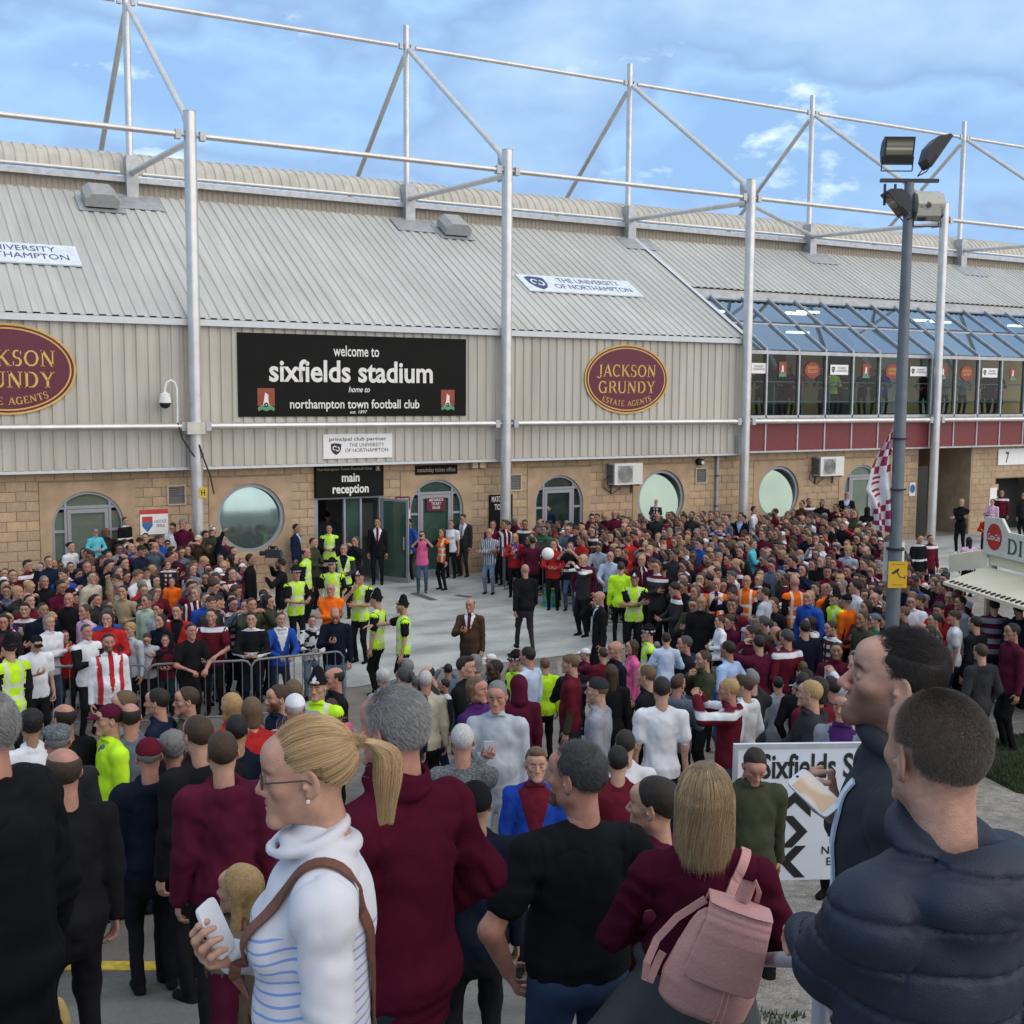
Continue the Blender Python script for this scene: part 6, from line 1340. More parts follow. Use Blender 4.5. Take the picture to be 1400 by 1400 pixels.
(1158,672,1.84,5,'front','short','grey','ruddy','black','black','man in black suit and pale blue shirt before the pale arched door',dict(group=gR,vee=.35,shirt='paleblue',dz=.1)),
(1143,689,1.76,40,'stand','short','dark','tan','maroon','black','man in dark maroon beside the suited man at the arched door',dict(group=gR)),
(1152,714,1.62,-60,'hip','long','dark','fair','green','black','woman in bright green top near the pale arched door',dict(group=gR,sex='f')),
(1186,692,1.70,180,'stand','hood','black','fair','black','black','hooded figure in black before the pale arched door',dict(group=gR,hat='black')),
(1315,682,1.68,15,'crossed','short','blonde','fair','black','black','blonde woman in black with pale bag standing alone by the passage',dict(group=gO,sex='f',shoe='white',dd=39.5)),
(1370,670,1.78,10,'stand','short','light','ruddy','claret_white','black','man in claret football shirt at the turnstile opening',dict(group=gO,dz=.05)),
(1357,682,1.60,20,'phone','short','dark','fair','palepink','black','person in purple and pink scarf beside the claret shirt man',dict(group=gO)),
(1349,704,1.40,10,'front','cap','dark','fair','red','black','child in red and black hat in front of the turnstile wall',dict(group=gO,hat='black')),
(1401,673,1.78,40,'stand','short','dark','fair','charcoal','black','man in dark jacket at the right edge by the turnstiles',dict(group=gO)),
(1257,731,1.72,-40,'stand','short','brown','fair','black_white','black','youth in black tracksuit with white stripe right of the lamp post',dict(group=gO)),
(1272,731,1.66,-30,'stand','short','dark','fair','claret_white','black','youth in claret and white beside the black tracksuit',dict(group=gO)),
(1325,734,1.60,150,'stand','long','black','tan','palepink','black','woman with dark hair and lilac scarf behind the kiosk end board',dict(group=gO,sex='f')),
(1160,745,1.76,30,'stand','curly','blonde','fair','palegrey','black','fair curly haired person in grey left of the lamp post',dict(group=gR)),
(1029,738,1.50,-80,'phone','short','light','fair','aqua','black','boy in bright blue top in the middle of the right crowd',dict(group=gR,dz=.4)),
(864,733,1.62,120,'lean','short','ginger','fair','red','black','ginger haired child in bright red top in the right crowd',dict(group=gR,dz=.2)),
(862,750,1.60,70,'lean','short','ginger','fair','red','black','ginger haired boy in red behind the yellow coated officer',dict(group=gR)),
(836,752,1.76,10,'lean','bald','grey','ruddy','paleblue','black','balding man in pale blue leaning over the barrier',dict(group=gR)),
(820,740,1.70,10,'lean','short','black','tan','palegrey','black','youth in pale grey hooded top leaning over the barrier',dict(group=gR,pitch=-20)),
(757,738,1.74,5,'front','short','dark','fair','red','black','fan in red holding a white football at the barrier',dict(group=gR)),
(780,741,1.70,10,'photo','short','light','fair','black','denim','fan in black taking a photograph over the barrier',dict(group=gR,short=True)),
(745,719,1.76,30,'stand','short','black','tan','green','black','dark haired man in green jacket behind the camera operator',dict(group=gR)),
(776,719,1.76,10,'front','bald','grey','ruddy','slate','black','balding man in blue jacket with scarf in the right crowd',dict(group=gR)),
(797,733,1.66,10,'front','cap','dark','fair','skyblue','black','fan in red cap and pale blue top near the barrier',dict(group=gR,hat='red')),
(814,750,1.40,20,'lean','short','brown','fair','black','black','boy with head down over the barrier in black and red',dict(group=gR,pitch=-30)),
]
for t in T_: P_(t[0],t[1],t[2],t[3],t[4],t[5],t[6],t[7],t[8],t[9],t[10],**t[11])
NEAR={650:5.4,86:5.4,304:6.3,845:8.0,855:8.5,632:8.0,733:7.6,203:7.35,680:9.8,1155:9.6,271:7.2,78:7.6,323:8.3}
N_=[
(88,962,1.74,150,'stand','balding','dark','ruddy','black','black','bald man in dark coat below the large steward'),
(78,991,1.72,175,'stand','flatcap','grey','ruddy','charcoal','charcoal','man in grey tweed flat cap',dict(hat='tweed')),
(86,1022,1.76,160,'stand','balding','brown','ruddy','black','black','bald man with reddish crown beside the black coated man at the edge',dict(fat=.02)),
(42,968,1.62,170,'stand','curly','black','tan','white','black','woman with curly black hair in white top',dict(sex='f')),
(150,962,1.74,75,'stand','cap','dark','fair','hivis','black','person in maroon cap and yellow vest facing left',dict(hat='maroon')),
(178,961,1.78,178,'stand','balding','dark','ruddy','slate','darknavy','man with bald spot and grey hood over a dark body warmer',dict(sleeve='black',fat=.02)),
(216,941,1.76,110,'stand','short','dark','fair','navy','black','dark haired man in navy shirt facing left',dict()),
(170,944,1.66,80,'stand','short','light','fair','grey','black','light haired person behind the bald spot man',dict()),
(256,939,1.74,80,'stand','short','brown','fair','khaki','black','man in coat with fur trimmed hood facing left',dict()),
(236,997,1.70,180,'stand','curly','grey','ruddy','black','black','person with grey curly hair behind the puffer jacket',dict(sex='f')),
(271,978,1.74,150,'stand','short','brown','fair','black','black','brown haired man in black puffer coat with a large hood',dict(pad=.03)),
(317,947,1.66,150,'stand','bob','blonde','fair','red','black','blonde woman in bright red jacket',dict(sex='f')),
(344,953,1.62,160,'stand','bob','light','fair','red','black','shorter blonde woman in red jacket beside the ponytailed woman',dict(sex='f')),
(323,977,1.70,178,'stand','short','black','tan','darknavy','black','black haired man in navy with pale collar',dict()),
(304,1000,1.72,172,'stand','fringe','brown','fair','maroon','black','brown haired youth in maroon raincoat with hood',dict(pad=.035)),
(203,1008,1.74,170,'stand','cap','grey','ruddy','darknavy','black','man in faded claret cap and dark navy bomber jacket',dict(hat='claret',pad=.03,fat=.02)),
(381,936,1.74,70,'stand','short','brown','fair','navy','black','bearded brown haired man facing left behind the ponytailed woman',dict(beard=1)),
(401,929,1.64,170,'stand','short','light','fair','grey','black','light haired person beside the white cap',dict()),
(403,948,1.66,175,'stand','cap','white','ruddy','palegrey','black','person in white cap seen from behind',dict(hat='white')),
(434,908,1.78,20,'stand','helmet','dark','fair',VY,'black','helmeted police officer among the near crowd facing the camera',dict(sleeve='black',group=gP)),
(458,912,1.78,75,'stand','balding','dark','ruddy','black','black','balding man in dark jacket facing left beside the helmeted officer',dict()),
(453,955,1.50,170,'stand','short','brown','fair','pink','black','child in pink top seen from behind',dict()),
(524,913,1.62,150,'stand','curly','white','ruddy','grey','black','white haired woman behind the grey haired man in fleece',dict(sex='f')),
(556,919,1.66,170,'stand','short','brown','fair','black','black','brown haired youth in black coat beside the white haired people',dict()),
(582,917,1.68,175,'stand','short','white','ruddy','cream','black','white haired person with pale collar',dict()),
(636,895,1.84,-70,'phone','quiff','dark','fair','black','black','tall dark haired man in black hooded top facing right',dict(pad=.02)),
(651,925,1.56,-60,'front','bob','light','ruddy','purple','black','short haired woman in purple top',dict(sex='f')),
(677,902,1.76,60,'stand','short','black','dark','black','black','black man in dark coat facing left',dict()),
(680,930,1.76,8,'phone','short','grey','ruddy','palegrey','palegrey','grey haired man in pale grey tracksuit facing the camera',dict(fat=.045,pitch=-8)),
(632,990,1.74,172,'cheek','short','white','ruddy','tweed','black','white haired man in grey knitted cardigan with a phone at his ear',dict(fat=.02)),
(709,920,1.70,165,'stand','hood','dark','fair','maroon','black','person in maroon hooded top seen from behind',dict(hat='maroon')),
(706,893,1.68,60,'stand','policecap','dark','fair',VY,'black','police officer in flat cap half hidden beside the pale blue shirt',dict(sleeve='black',group=gP)),
(722,884,1.80,120,'stand','short','dark','ruddy','paleblue','navy','man in pale blue shirt with sleeves rolled facing left',dict()),
(745,899,1.50,160,'stand','short','light','fair','hivis','black','child in bright yellow vest behind the pale blue shirt',dict()),
(781,894,1.78,95,'stand','fringe','light','fair','claret','charcoal','fair haired man in claret shirt over olive sleeves facing left',dict(fore='olive',fat=.02)),
(818,925,1.70,100,'stand','cap','light','fair','grey','grey','youth in grey hooded top and grey cap facing left',dict(hat='charcoal',pad=.02)),
(836,908,1.66,165,'stand','long','brown','fair','black','black','woman with long brown hair in black coat',dict(sex='f')),
(842,876,1.78,70,'stand','bald','grey','ruddy','darknavy','black','bald man in glasses and dark navy jacket facing left',dict()),
(825,885,1.50,150,'stand','short','brown','fair','claret','black','child in claret top beside the bald man in glasses',dict()),
(865,875,1.62,75,'stand','bob','brown','fair','pink','black','woman with brown bob in bright pink top facing left',dict(sex='f')),
(887,857,1.66,80,'stand','policecap','dark','fair',VY,'black','police officer in flat cap behind the woman in pink',dict(sleeve='black',group=gP)),
(911,865,1.25,170,'sit','short','dark','fair','paleblue','black','boy in pale blue shirt riding on a man shoulders',dict(dz=.72)),
(905,925,1.76,170,'stand','short','dark','fair','white','darknavy','man in white shirt carrying a boy on his shoulders',dict(short=True)),
(885,909,1.80,110,'stand','short','light','fair','black','darknavy','fair haired man in plain black sweater facing left',dict()),
(963,889,1.76,70,'chin','short','brown','fair','olive','black','man in olive quilted jacket with a hand at his chin',dict(pad=.025,beard=.5)),
(937,869,1.78,80,'stand','short','darkgrey','ruddy','black','black','grey haired man in black facing left behind the carried boy',dict()),
(985,842,1.25,75,'sit','short','brown','fair','white','black','boy in white shirt on shoulders above the pale blue shirted man',dict(dz=.72)),
(996,876,1.80,120,'hips','short','dark','tan','skyblue','denim','man in sky blue shirt with hand on hip facing left',dict()),
(1046,803,1.40,110,'sit','short','brown','fair','palegrey','grey','boy in pale grey shirt with blue bag sitting on shoulders',dict(dz=.80,short=True)),
(1038,868,1.78,150,'hold','short','dark','fair','maroon','khaki','man in maroon sweater carrying the boy with the blue bag',dict(fat=.02)),
(1068,862,1.74,150,'stand','short','dark','fair','grey','black','person in grey marl hooded top beside the maroon sweater',dict(pad=.02)),
(1101,848,1.82,160,'stand','short','dark','fair','darknavy','black','tall dark haired man in dark jumper seen from behind',dict()),
(1144,878,1.74,0,'pocket','short','dark','tan','maroon','black','man in glasses and maroon top facing the camera',dict(beard=.6)),
(1064,925,1.46,165,'stand','short','black','fair','grey','grey','boy in grey hooded top with red collar seen from behind',dict(pad=.02)),
(1155,945,1.60,20,'stand','short','grey','ruddy','grey','black','woman in pale grey coat over purple top behind the bearded man',dict(sex='f',vee=.4,shirt='purple')),
(1138,848,1.70,60,'stand','short','brown','fair','scarf_mix','black','youth in red and black patterned scarf facing left',dict(pitch=-10)),
(1197,838,1.74,70,'phone','cap','dark','fair','green','black','man in dark cap and green collar raising his hands',dict(hat='slate',sleeve='navy')),
(1236,829,1.72,90,'stand','short','light','fair','charcoal','black','light haired youth facing left behind the dark haired man in profile',dict()),
(1258,812,1.74,75,'stand','fringe','brown','fair','claret_white','black','brown haired youth in white and maroon shirt',dict()),
(1306,834,1.74,85,'stand','fringe','brown','fair','white','navy','youth in white football shirt facing left beside the kiosk queue',dict(short=True)),
(1314,815,1.76,60,'stand','short','dark','ruddy','grey','black','man in grey marl top looking left behind the white football shirt',dict()),
(1360,818,1.80,165,'front','short','dark','fair','stripe_grey','navy','man in maroon and grey striped jumper at the kiosk',dict(shoe='white',dd=20.1)),
(1334,842,1.76,120,'stand','short','dark','fair','black','black','dark haired man in black waiting left of the striped jumper',dict(dd=18.6,pad=.024)),
(1342,880,1.72,140,'pocket','short','brown','fair','charcoal','black','brown haired man in charcoal jacket in front of the kiosk corner',dict(dd=15.9,pad=.024)),
(1385,852,1.70,60,'stand','short','black','tan','maroon','black','dark haired fan in maroon nearest the kiosk counter',dict(dd=17.2)),
(1394,822,1.72,150,'stand','short','black','tan','darknavy','black','person with dark rucksack beside the striped jumper at the kiosk',dict(pad=.03,dd=19.7)),
(855,998,1.68,170,'stand','crop','dark','fair','white','navy','man with cropped hair in white shirt behind the dark red sweater'),
(845,1020,1.72,175,'stand','short','black','fair','claret','black','black haired man in dark red sweater seen from behind',dict(pad=.02)),
(1030,1018,1.76,-15,'walk','crop','dark','ruddy','olive','black','young man in dark green jacket looking down in front of the white board',dict(pitch=-32,pad=.025,dd=7.75)),
(733,1018,1.70,5,'stand','quiff','light','fair','royal','darknavy','fair haired youth in blue jacket over claret shirt facing the camera',dict(vee=.45,shirt='claret',pad=.015,yaw=12)),
(650,1066,1.6,165,'stand','beanie','black','tan','darknavy','black','child in black woolly hat between the fleece and the black t-shirt',dict(hat='black',pad=.02)),
]
for t in N_:
    k=dict(group=gN); k.update(t[11] if len(t)>11 else {}); k.pop('over',None)
    if t[1]>=925 and t[2]>1.55 and 'dd' not in k: k['dd']=NEAR.get(t[0],float(np.interp(t[1],[925,945,965,980,1000,1020],[11,9.8,8.8,8.2,7.4,6.8])))
    P_(t[0],t[1],t[2],t[3],t[4],t[5],t[6],t[7],t[8],t[9],t[10],**k)
# ---------------------------------------------------------------- the rest of the packed crowd
def inpoly(p,poly):
    x,y=p; c=False; j=len(poly)-1
    for i in range(len(poly)):
        xi,yi=poly[i]; xj,yj=poly[j]
        if (yi>y)!=(yj>y) and x<(xj-xi)*(y-yi)/(yj-yi)+xi: c=not c
        j=i
    return c
QL=[(-40,775),(25,772),(100,760),(140,728),(200,718),(300,725),(330,760),(345,795),(420,815),(330,822),(240,812),(160,835),(0,845),(-40,850)]
QR=[(668,722),(700,705),(770,700),(850,700),(950,698),(1050,698),(1160,690),(1192,706),(1235,745),(1300,775),(1318,800),(1325,850),(1250,862),(1180,900),(1090,875),(1000,845),(935,820),(900,770),(850,748),(815,762),(760,748),(735,735)]
Rr=random.Random(21); cands=[]
KEEP=[(q[0],q[2],q[3],1500 if q[1].get('group') in(gP,gS,gO) else 700) for q in PEOPLE]
tops=['claret','maroon','black','charcoal','navy','darknavy','claret_white','scarf_mix','black','grey','slate','white','claret','charcoal','black','blue','maroon','stripe_claret','olive','maroon','darknavy','scarf_mix','red']
hcs=['dark','brown','dark','black','light','grey','brown','dark','darkgrey','brown','black','blonde']
poses=[('stand',0,0),('front',0,-15),('phone',20,-20),('stand',-25,0),('photo',0,0),('stand',25,5),('crossed',0,0),('front',-20,0),('stand',0,-10),('pocket',10,0)]
def region(Q,facef,reg,n,mind):
    xs=[q[0] for q in Q]; ys=[q[1] for q in Q]; pts=[(X,Y) for X,Y,dz in PLACED if dz<.5]; got=[]
    for _ in range(n):
        x=Rr.uniform(min(xs),max(xs)); y=Rr.uniform(min(ys),max(ys))
        if not inpoly((x,y),Q): continue
        kid=Rr.random()<.13; h=Rr.uniform(1.62,1.86) if not kid else Rr.uniform(1.2,1.55); X,Y,d=solve(x,y,h)
        if Y>.0 or d>46: continue
        if any((X-a)**2+(Y-b)**2<mind**2 for a,b in pts): continue
        if any(d<de and abs(x-xe)<430/de and ye<y<ye+fr_/de for de,xe,ye,fr_ in KEEP): continue
        pts.append((X,Y)); got.append((d,x,y,h,kid,X,Y,facef(x,y,X,Y),reg))
    return got
C0=onZ(600,870)
def facec(x,y,X,Y): # fans look towards the reception forecourt
    a=math.degrees(math.atan2(0,1)); t=np.array([C0[0]-X,C0[1]+2-Y]); t/=np.linalg.norm(t)+1e-6; tc_=np.array([CAM[0]-X,CAM[1]-Y]); tc_/=np.linalg.norm(tc_)
    return Rr.uniform(-75,15) if x<480 else (Rr.uniform(0,75) if y<830 else Rr.uniform(50,150))
fb_=lambda x,y,X,Y:Rr.uniform(60,200)
nearc=region([(540,900),(1000,870),(1190,880),(1190,930),(1000,935),(545,940)],fb_,'near',500,.60)
cands=region(QL,facec,'left',9000,.37)+region(QR,facec,'right',16000,.39)+[c[:8]+('near',) for c in nearc]
cands.sort()
NIND=max(0,300-len(PEOPLE)); ind=cands[:NIND]; far=cands[NIND:]
ord_=['first','second','third','fourth','fifth','sixth','seventh','eighth','ninth','tenth','eleventh','twelfth','thirteenth','fourteenth','fifteenth','sixteenth','seventeenth','eighteenth','nineteenth','twentieth','twenty-first','twenty-second','twenty-third','twenty-fourth','twenty-fifth','twenty-sixth','twenty-seventh','twenty-eighth','twenty-ninth','thirtieth']+['far along']*80
rows={}
for c in ind: rows.setdefault((c[8],int((c[0]-17)/1.1)),[]).append(c)
TD={'claret_white':'claret and white shirt','scarf_mix':'patterned scarf','stripe_claret':'striped shirt','darknavy':'dark navy top','palegrey':'pale grey top'}
def rnd(c,fine):
    kid,w=c[4],(Rr.random()<.22 and not c[4]); hcx=Rr.choice(hcs); ha=Rr.choice(['long','bob','ponytail']) if w else Rr.choice(['short','short','crop','quiff','fringe','fringe','short','quiff','crop','short','cap','curly','balding' if Rr.random()<.7 else 'bald'] if not kid else ['short','fringe','short','cap'])
    if ha in('bald','balding') : hcx=Rr.choice(['grey','dark'])
    if ha in('curly',) : hcx=Rr.choice(['dark','brown','black'])
    po,ya,pi=Rr.choice(poses); tp=Rr.choice(tops); sk=Rr.choice(['fair','fair','ruddy','ruddy','tan','fair','ruddy','brown' if Rr.random()<.4 else 'fair'])
    return kid,w,ha,hcx,po,ya,pi,tp,sk
RG={'left':'behind the left barriers','right':'behind the right barriers','near':'of the near crowd'}
for (reg,ri),lst in sorted(rows.items()):
    lst.sort(key=lambda c:c[1])
    rr=sorted(k[1] for k in rows if k[0]==reg).index(ri)
    for i,c in enumerate(lst):
        kid,w,ha,hcx,po,ya,pi,tp,sk=rnd(c,1); who='child' if kid else ('woman' if w else 'man')
        hd={'bald':'bald','balding':'balding','cap':'capped','long':'long haired'}.get(ha,{'dark':'dark haired','light':'light haired','darkgrey':'greying','white':'white haired'}.get(hcx,hcx+' haired'))
        tt=TD.get(tp,tp+' top'); lab=f"{hd} {who} in {tt}, {ord_[i]} along {ord_[rr]} row {RG[reg]}"
        P_(c[1],c[2],c[3],c[7],po,ha,hcx,sk,tp,Rr.choice(['black','darkdenim','black','charcoal','denim']),lab,sex='f' if w else 'm',pad=Rr.choice([.017,.026]),yaw=ya,pitch=pi,fine=1 if c[0]<24 else 0,hat=Rr.choice(['claret','black','white','grey']),group=gL if reg=='left' else (gR if reg=='right' else gN))
# far heads past the limit: joined into one mass, still full figures
MSLOT={}; VV=[];FF=[];MM=[];TT=[]; off=0; mlist=[]
def sid(m):
    if m.name not in MSLOT: MSLOT[m.name]=len(mlist); mlist.append(m)
    return MSLOT[m.name]
farcache={}
def farproto(po,ya,pi,sx):
    k=(po,ya,pi,sx)
    if k not in farcache:
        me,J=person_mesh('far',po,ya,pi,0,sx,0,.01,False,0,False,.017,.038,.005,1,hem=.84,handres=.016,headkey=sx+'far')
        n=len(me.vertices); co=np.zeros(n*3); me.vertices.foreach_get('co',co); q=np.zeros(len(me.loops),int); me.loops.foreach_get('vertex_index',q); mi=np.zeros(len(me.polygons),int); me.polygons.foreach_get('material_index',mi); tc_=np.zeros(n*4); me.color_attributes['tint'].data.foreach_get('color',tc_)
        farcache[k]=(co.reshape(-1,3),q.reshape(-1,4),mi,tc_.reshape(-1,4)[:,:3],J); bpy.data.meshes.remove(me)
    return farcache[k]
hcache={}
def farhair(ha):
    if ha not in hcache:
        me=hair_mesh(ha,.018); co=np.zeros(len(me.vertices)*3); me.vertices.foreach_get('co',co); q=np.zeros(len(me.loops),int); me.loops.foreach_get('vertex_index',q); hcache[ha]=(co.reshape(-1,3),q.reshape(-1,4))
    return hcache[ha]
for c in far:
    kid,w,ha,hcx,po,ya,pi,tp,sk=rnd(c,0); co,q,mi,ti,J=farproto(po,ya,pi,'f' if w else 'm'); X,Y=c[5],c[6]; s=c[3]/1.765
    rot=math.atan2(CAM[1]-Y,CAM[0]-X)-math.radians(c[7])-PI/2; R=rotz(rot)*s; ms=[skin(sk),cloth(tp),cloth('black'),cloth('black'),cloth('white'),cloth(tp),cloth(tp),cloth(tp)]
    base=np.array([X,Y,G(c[0])]); VV.append(co@R.T+base); FF.append(q+off); MM.append(np.array([sid(m) for m in ms])[mi]); TT.append(ti); off+=len(co)
    if ha!='bald':
        hv,hq=farhair(ha); hv=hv@J['headR'].T+J['headp']; VV.append(hv@R.T+base); FF.append(hq+off); MM.append(np.full(len(hq),sid(cloth(Rr.choice(['claret','black','white'])) if ha=='cap' else hairm(hcx)))); TT.append(np.ones((len(hv),3))); off+=len(hv)
if VV:
    V=np.concatenate(VV);Fq=np.concatenate(FF);S_=np.concatenate(MM);T=np.concatenate(TT)
    sl_=np.zeros(len(V),int); me=mkmesh('crowd',[(V,Fq,sl_,T)],mlist); me.polygons.foreach_set('material_index',S_.astype(np.int32)); me.update()
    o=bpy.data.objects.new('crowd',me); COL.objects.link(o); tag(o,'far rows of fans packed along the stone wall','crowd',kind='stuff')
# people up in the glazed concourse
for i,(x,y,tp) in enumerate([(1063,505,'black'),(1078,508,'maroon'),(1098,505,'red'),(1118,508,'maroon'),(1138,512,VY),(1152,512,'maroon'),(1172,500,'black'),(1195,512,'charcoal'),(1214,512,'blue'),(1256,515,'maroon'),(1290,515,'grey'),(1322,512,'grey'),(1340,512,'black'),(1356,514,'maroon'),(1372,508,'black'),(1032,510,'maroon')]):
    p=onY(x,y,1.6); me,J=proto('lean' if i%2 else 'front','m',False,0,False,(0,20)[i%2],0,0,0,.010,0,0)
    rot=math.atan2(CAM[1]-p[1],CAM[0]-p[0])-PI/2+(.5 if i%3 else -.4); tops_=cloth(tp); d={'vest_yellow':'yellow vest','maroon':'maroon top','black':'black top','red':'red top','charcoal':'dark grey top','blue':'blue shirt','grey':'grey coat'}[tp]
    put(me,J,[skin('fair'),tops_,cloth('black'),cloth('black'),tops_,tops_,tops_,tops_],p[0],1.3+.25*(i%3),rot,4.52,.99,f"person in {d} at the concourse railing, {ord_[i]} along the glazed windows",'person','people behind the concourse windows','short',hairm(hcs[i%6]))

# cameras, phones and a football carried in the crowd (things of their own)
def slab_phone(o,J,lab,col):
    R,w=J['handR']; M_=Matrix.LocRotScale(o.location,o.rotation_euler,o.scale); c=np.array(M_@Vector(w+R@np.array([-.03,.012,-.08]))); t=thing('mobile_phone',lab,'phone',group='phones held in the crowd'); f=MB(); f.obox(c+Z3*.03,R3,D3,Z3*.94-D3*.3,.037,.006,.075); f.build('casing',mat('phone_'+col[0],col[1],.3),t); f=MB(); f.obox(c+Z3*.03+D3*.007,R3,D3,Z3*.94-D3*.3,.032,.001,.066); f.build('screen',mat('phone_glass',(.02,.022,.026),.1),t)
def cam_big(x,y,dd,lab,rot=0):
    c=atdepth(x,y,dd); t=thing('television_camera',lab,'camera'); r_=R3*math.cos(rot)+D3*math.sin(rot); d_=np.cross(Z3,r_); f=MB(); f.obox(c,r_,d_,Z3,.17,.06,.085); f.build('camera_body',m_fl_,t); f=MB(); f.tube(c+r_*.17,c+r_*.30,.045,14,.055); f.build('lens',m_dark,t); f=MB(); f.path([c-r_*.10+Z3*.085,c-r_*.08+Z3*.15,c+r_*.10+Z3*.15,c+r_*.12+Z3*.085],.014,6); f.build('handle',m_dark,t); f=MB(); f.obox(c+r_*.05+Z3*.12-d_*.07,r_,d_,Z3,.05,.03,.03); f.build('viewfinder',m_dark,t); f=MB(); f.obox(c-r_*.2,r_,d_,Z3,.035,.045,.06); f.build('battery',m_dk,t)
def find(s): return [q for q in PEOPLE if s in q[1]['label']][0]
q=find('television cameraman in black'); cam_big(374,757,q[0]-.2,'black shoulder television camera pointing left beside the reception crowd',2.9)
q=find('camera operator in maroon'); cam_big(742,745,q[0]+.1,'black television camera carried by the operator in maroon jumper',.3)
for s,lab,col in (('suit and pale shirt looking','dark phone held by the suited man at the green arched door',0),('dark hooded top looking','dark phone held by the man in hooded top at the left barrier',0),('pink top and jeans','black camera held to the face of the photographer in pink',0),('pale grey tracksuit','pale phone held by the grey haired man in the tracksuit',1),('black hooded top facing right','phone held by the tall man in black hooded top',1),('claret and white scarf holding','white phone held up by the fan in claret and white scarf',1),('raising a phone by the stone wall','white phone raised by the grey haired man at the stone wall',1),('cap near the first column holding','dark phone held up by the man in the pale cap',0)):
    q=find(s); o=q[1]; Jp=[v[1] for v in PROTO.values() if v[0]==o.data][0]; slab_phone(o,Jp,lab,('black',(.015,.015,.017)) if not col else ('white',(.6,.62,.65)))
q=find('white football'); bm=bmesh.new(); bmesh.ops.create_icosphere(bm,subdivisions=3,radius=.10); me=bpy.data.meshes.new('football'); bm.to_mesh(me); bm.free(); me.polygons.foreach_set('use_smooth',[True]*len(me.polygons)); me.materials.append(m_wht); o=bpy.data.objects.new('football',me); COL.objects.link(o); o.location=tuple(atdepth(749,757,q[0]-.30)); tag(o,'white football held up by the fan in red at the right barrier','football')
# ================================================================ hair strands
def hmat(n,root,tip,var=.35):
    m=bpy.data.materials.new('strand_'+n); m.use_nodes=True; t=m.node_tree; b=t.nodes['Principled BSDF']; b.inputs['Roughness'].default_value=.42; b.inputs['Specular IOR Level'].default_value=.35
    h=t.nodes.new('ShaderNodeHairInfo'); r=t.nodes.new('ShaderNodeValToRGB'); r.color_ramp.elements[0].color=(*root,1); r.color_ramp.elements[1].color=(*tip,1); t.links.new(h.outputs['Random'],r.inputs[0]); t.links.new(r.outputs[0],b.inputs['Base Color']); return m
def mkcurves(name,P,rad,m,parent=None,M=None,data=None):
    n,k,_=P.shape; c=bpy.data.hair_curves.new(name); c.add_curves([k]*n); c.position_data.foreach_set('vector',P.astype(np.float32).ravel())
    a=c.attributes.get('radius') or c.attributes.new('radius','FLOAT','POINT'); rr=np.repeat(np.linspace(1,.35,k)[None],n,0)*rad; a.data.foreach_set('value',rr.astype(np.float32).ravel()); c.materials.append(m); return c
def addc(c,name,parent,M,label=None):
    o=bpy.data.objects.new(name,c); COL.objects.link(o); o.parent=parent; o.matrix_local=M; return o
EC=np.array([0,-.016,.032]); ER=np.array([.0775,.095,.088])
def scalp(n,kind='short',seed=0,thin=None):
    r=np.random.RandomState(seed); out=[]
    while len(out)<n:
        d=r.randn(n*3,3); d/=np.linalg.norm(d,axis=1,keepdims=True); p=EC+d*ER; k=p[:,2]>hair_line(p[:,1],kind)+r.randn(len(p))*.003
        k&=~((np.abs(p[:,0])>.066)&(p[:,1]>-.035)&(p[:,1]<.02)&(p[:,2]<.028))
        if thin: k&=thin(p,r)
        q=p[k]; out=q if len(out)==0 else np.concatenate([out,q])
    return out[:n],r
def nrm(v): return v/(np.linalg.norm(v,axis=-1,keepdims=True)+1e-9)
def short_hair(n,L,flow,kind='short',seed=0,k=4,lift=.5,thin=None,topL=1.0,jit=.25):
    p,r=scalp(n,kind,seed,thin); N_=nrm((p-EC)/ER**2); fl=np.array([flow(q) for q in p]) if callable(flow) else np.repeat(np.array(flow,float)[None],n,0)
    fl=fl-N_*(fl*N_).sum(1,keepdims=True); d=nrm(nrm(fl)*(1-lift)+N_*lift+r.randn(n,3)*jit*.5); ln=L*(1+(topL-1)*np.clip((p[:,2]-.05)/.06,0,1))*(.7+.6*r.rand(n)); P=np.zeros((n,k,3)); P[:,0]=p-N_*.002
    cur=P[:,0].copy(); dd=d
    for i in range(1,k):
        cur=cur+dd*(ln/(k-1))[:,None]; e=(cur-EC)/ER; q=np.linalg.norm(e,axis=1,keepdims=True); cur=np.where(q<1.02,EC+e/q*1.02*ER,cur); P[:,i]=cur; dd=nrm(dd+nrm(fl)*.25-np.array([0,0,.12]))
    return P
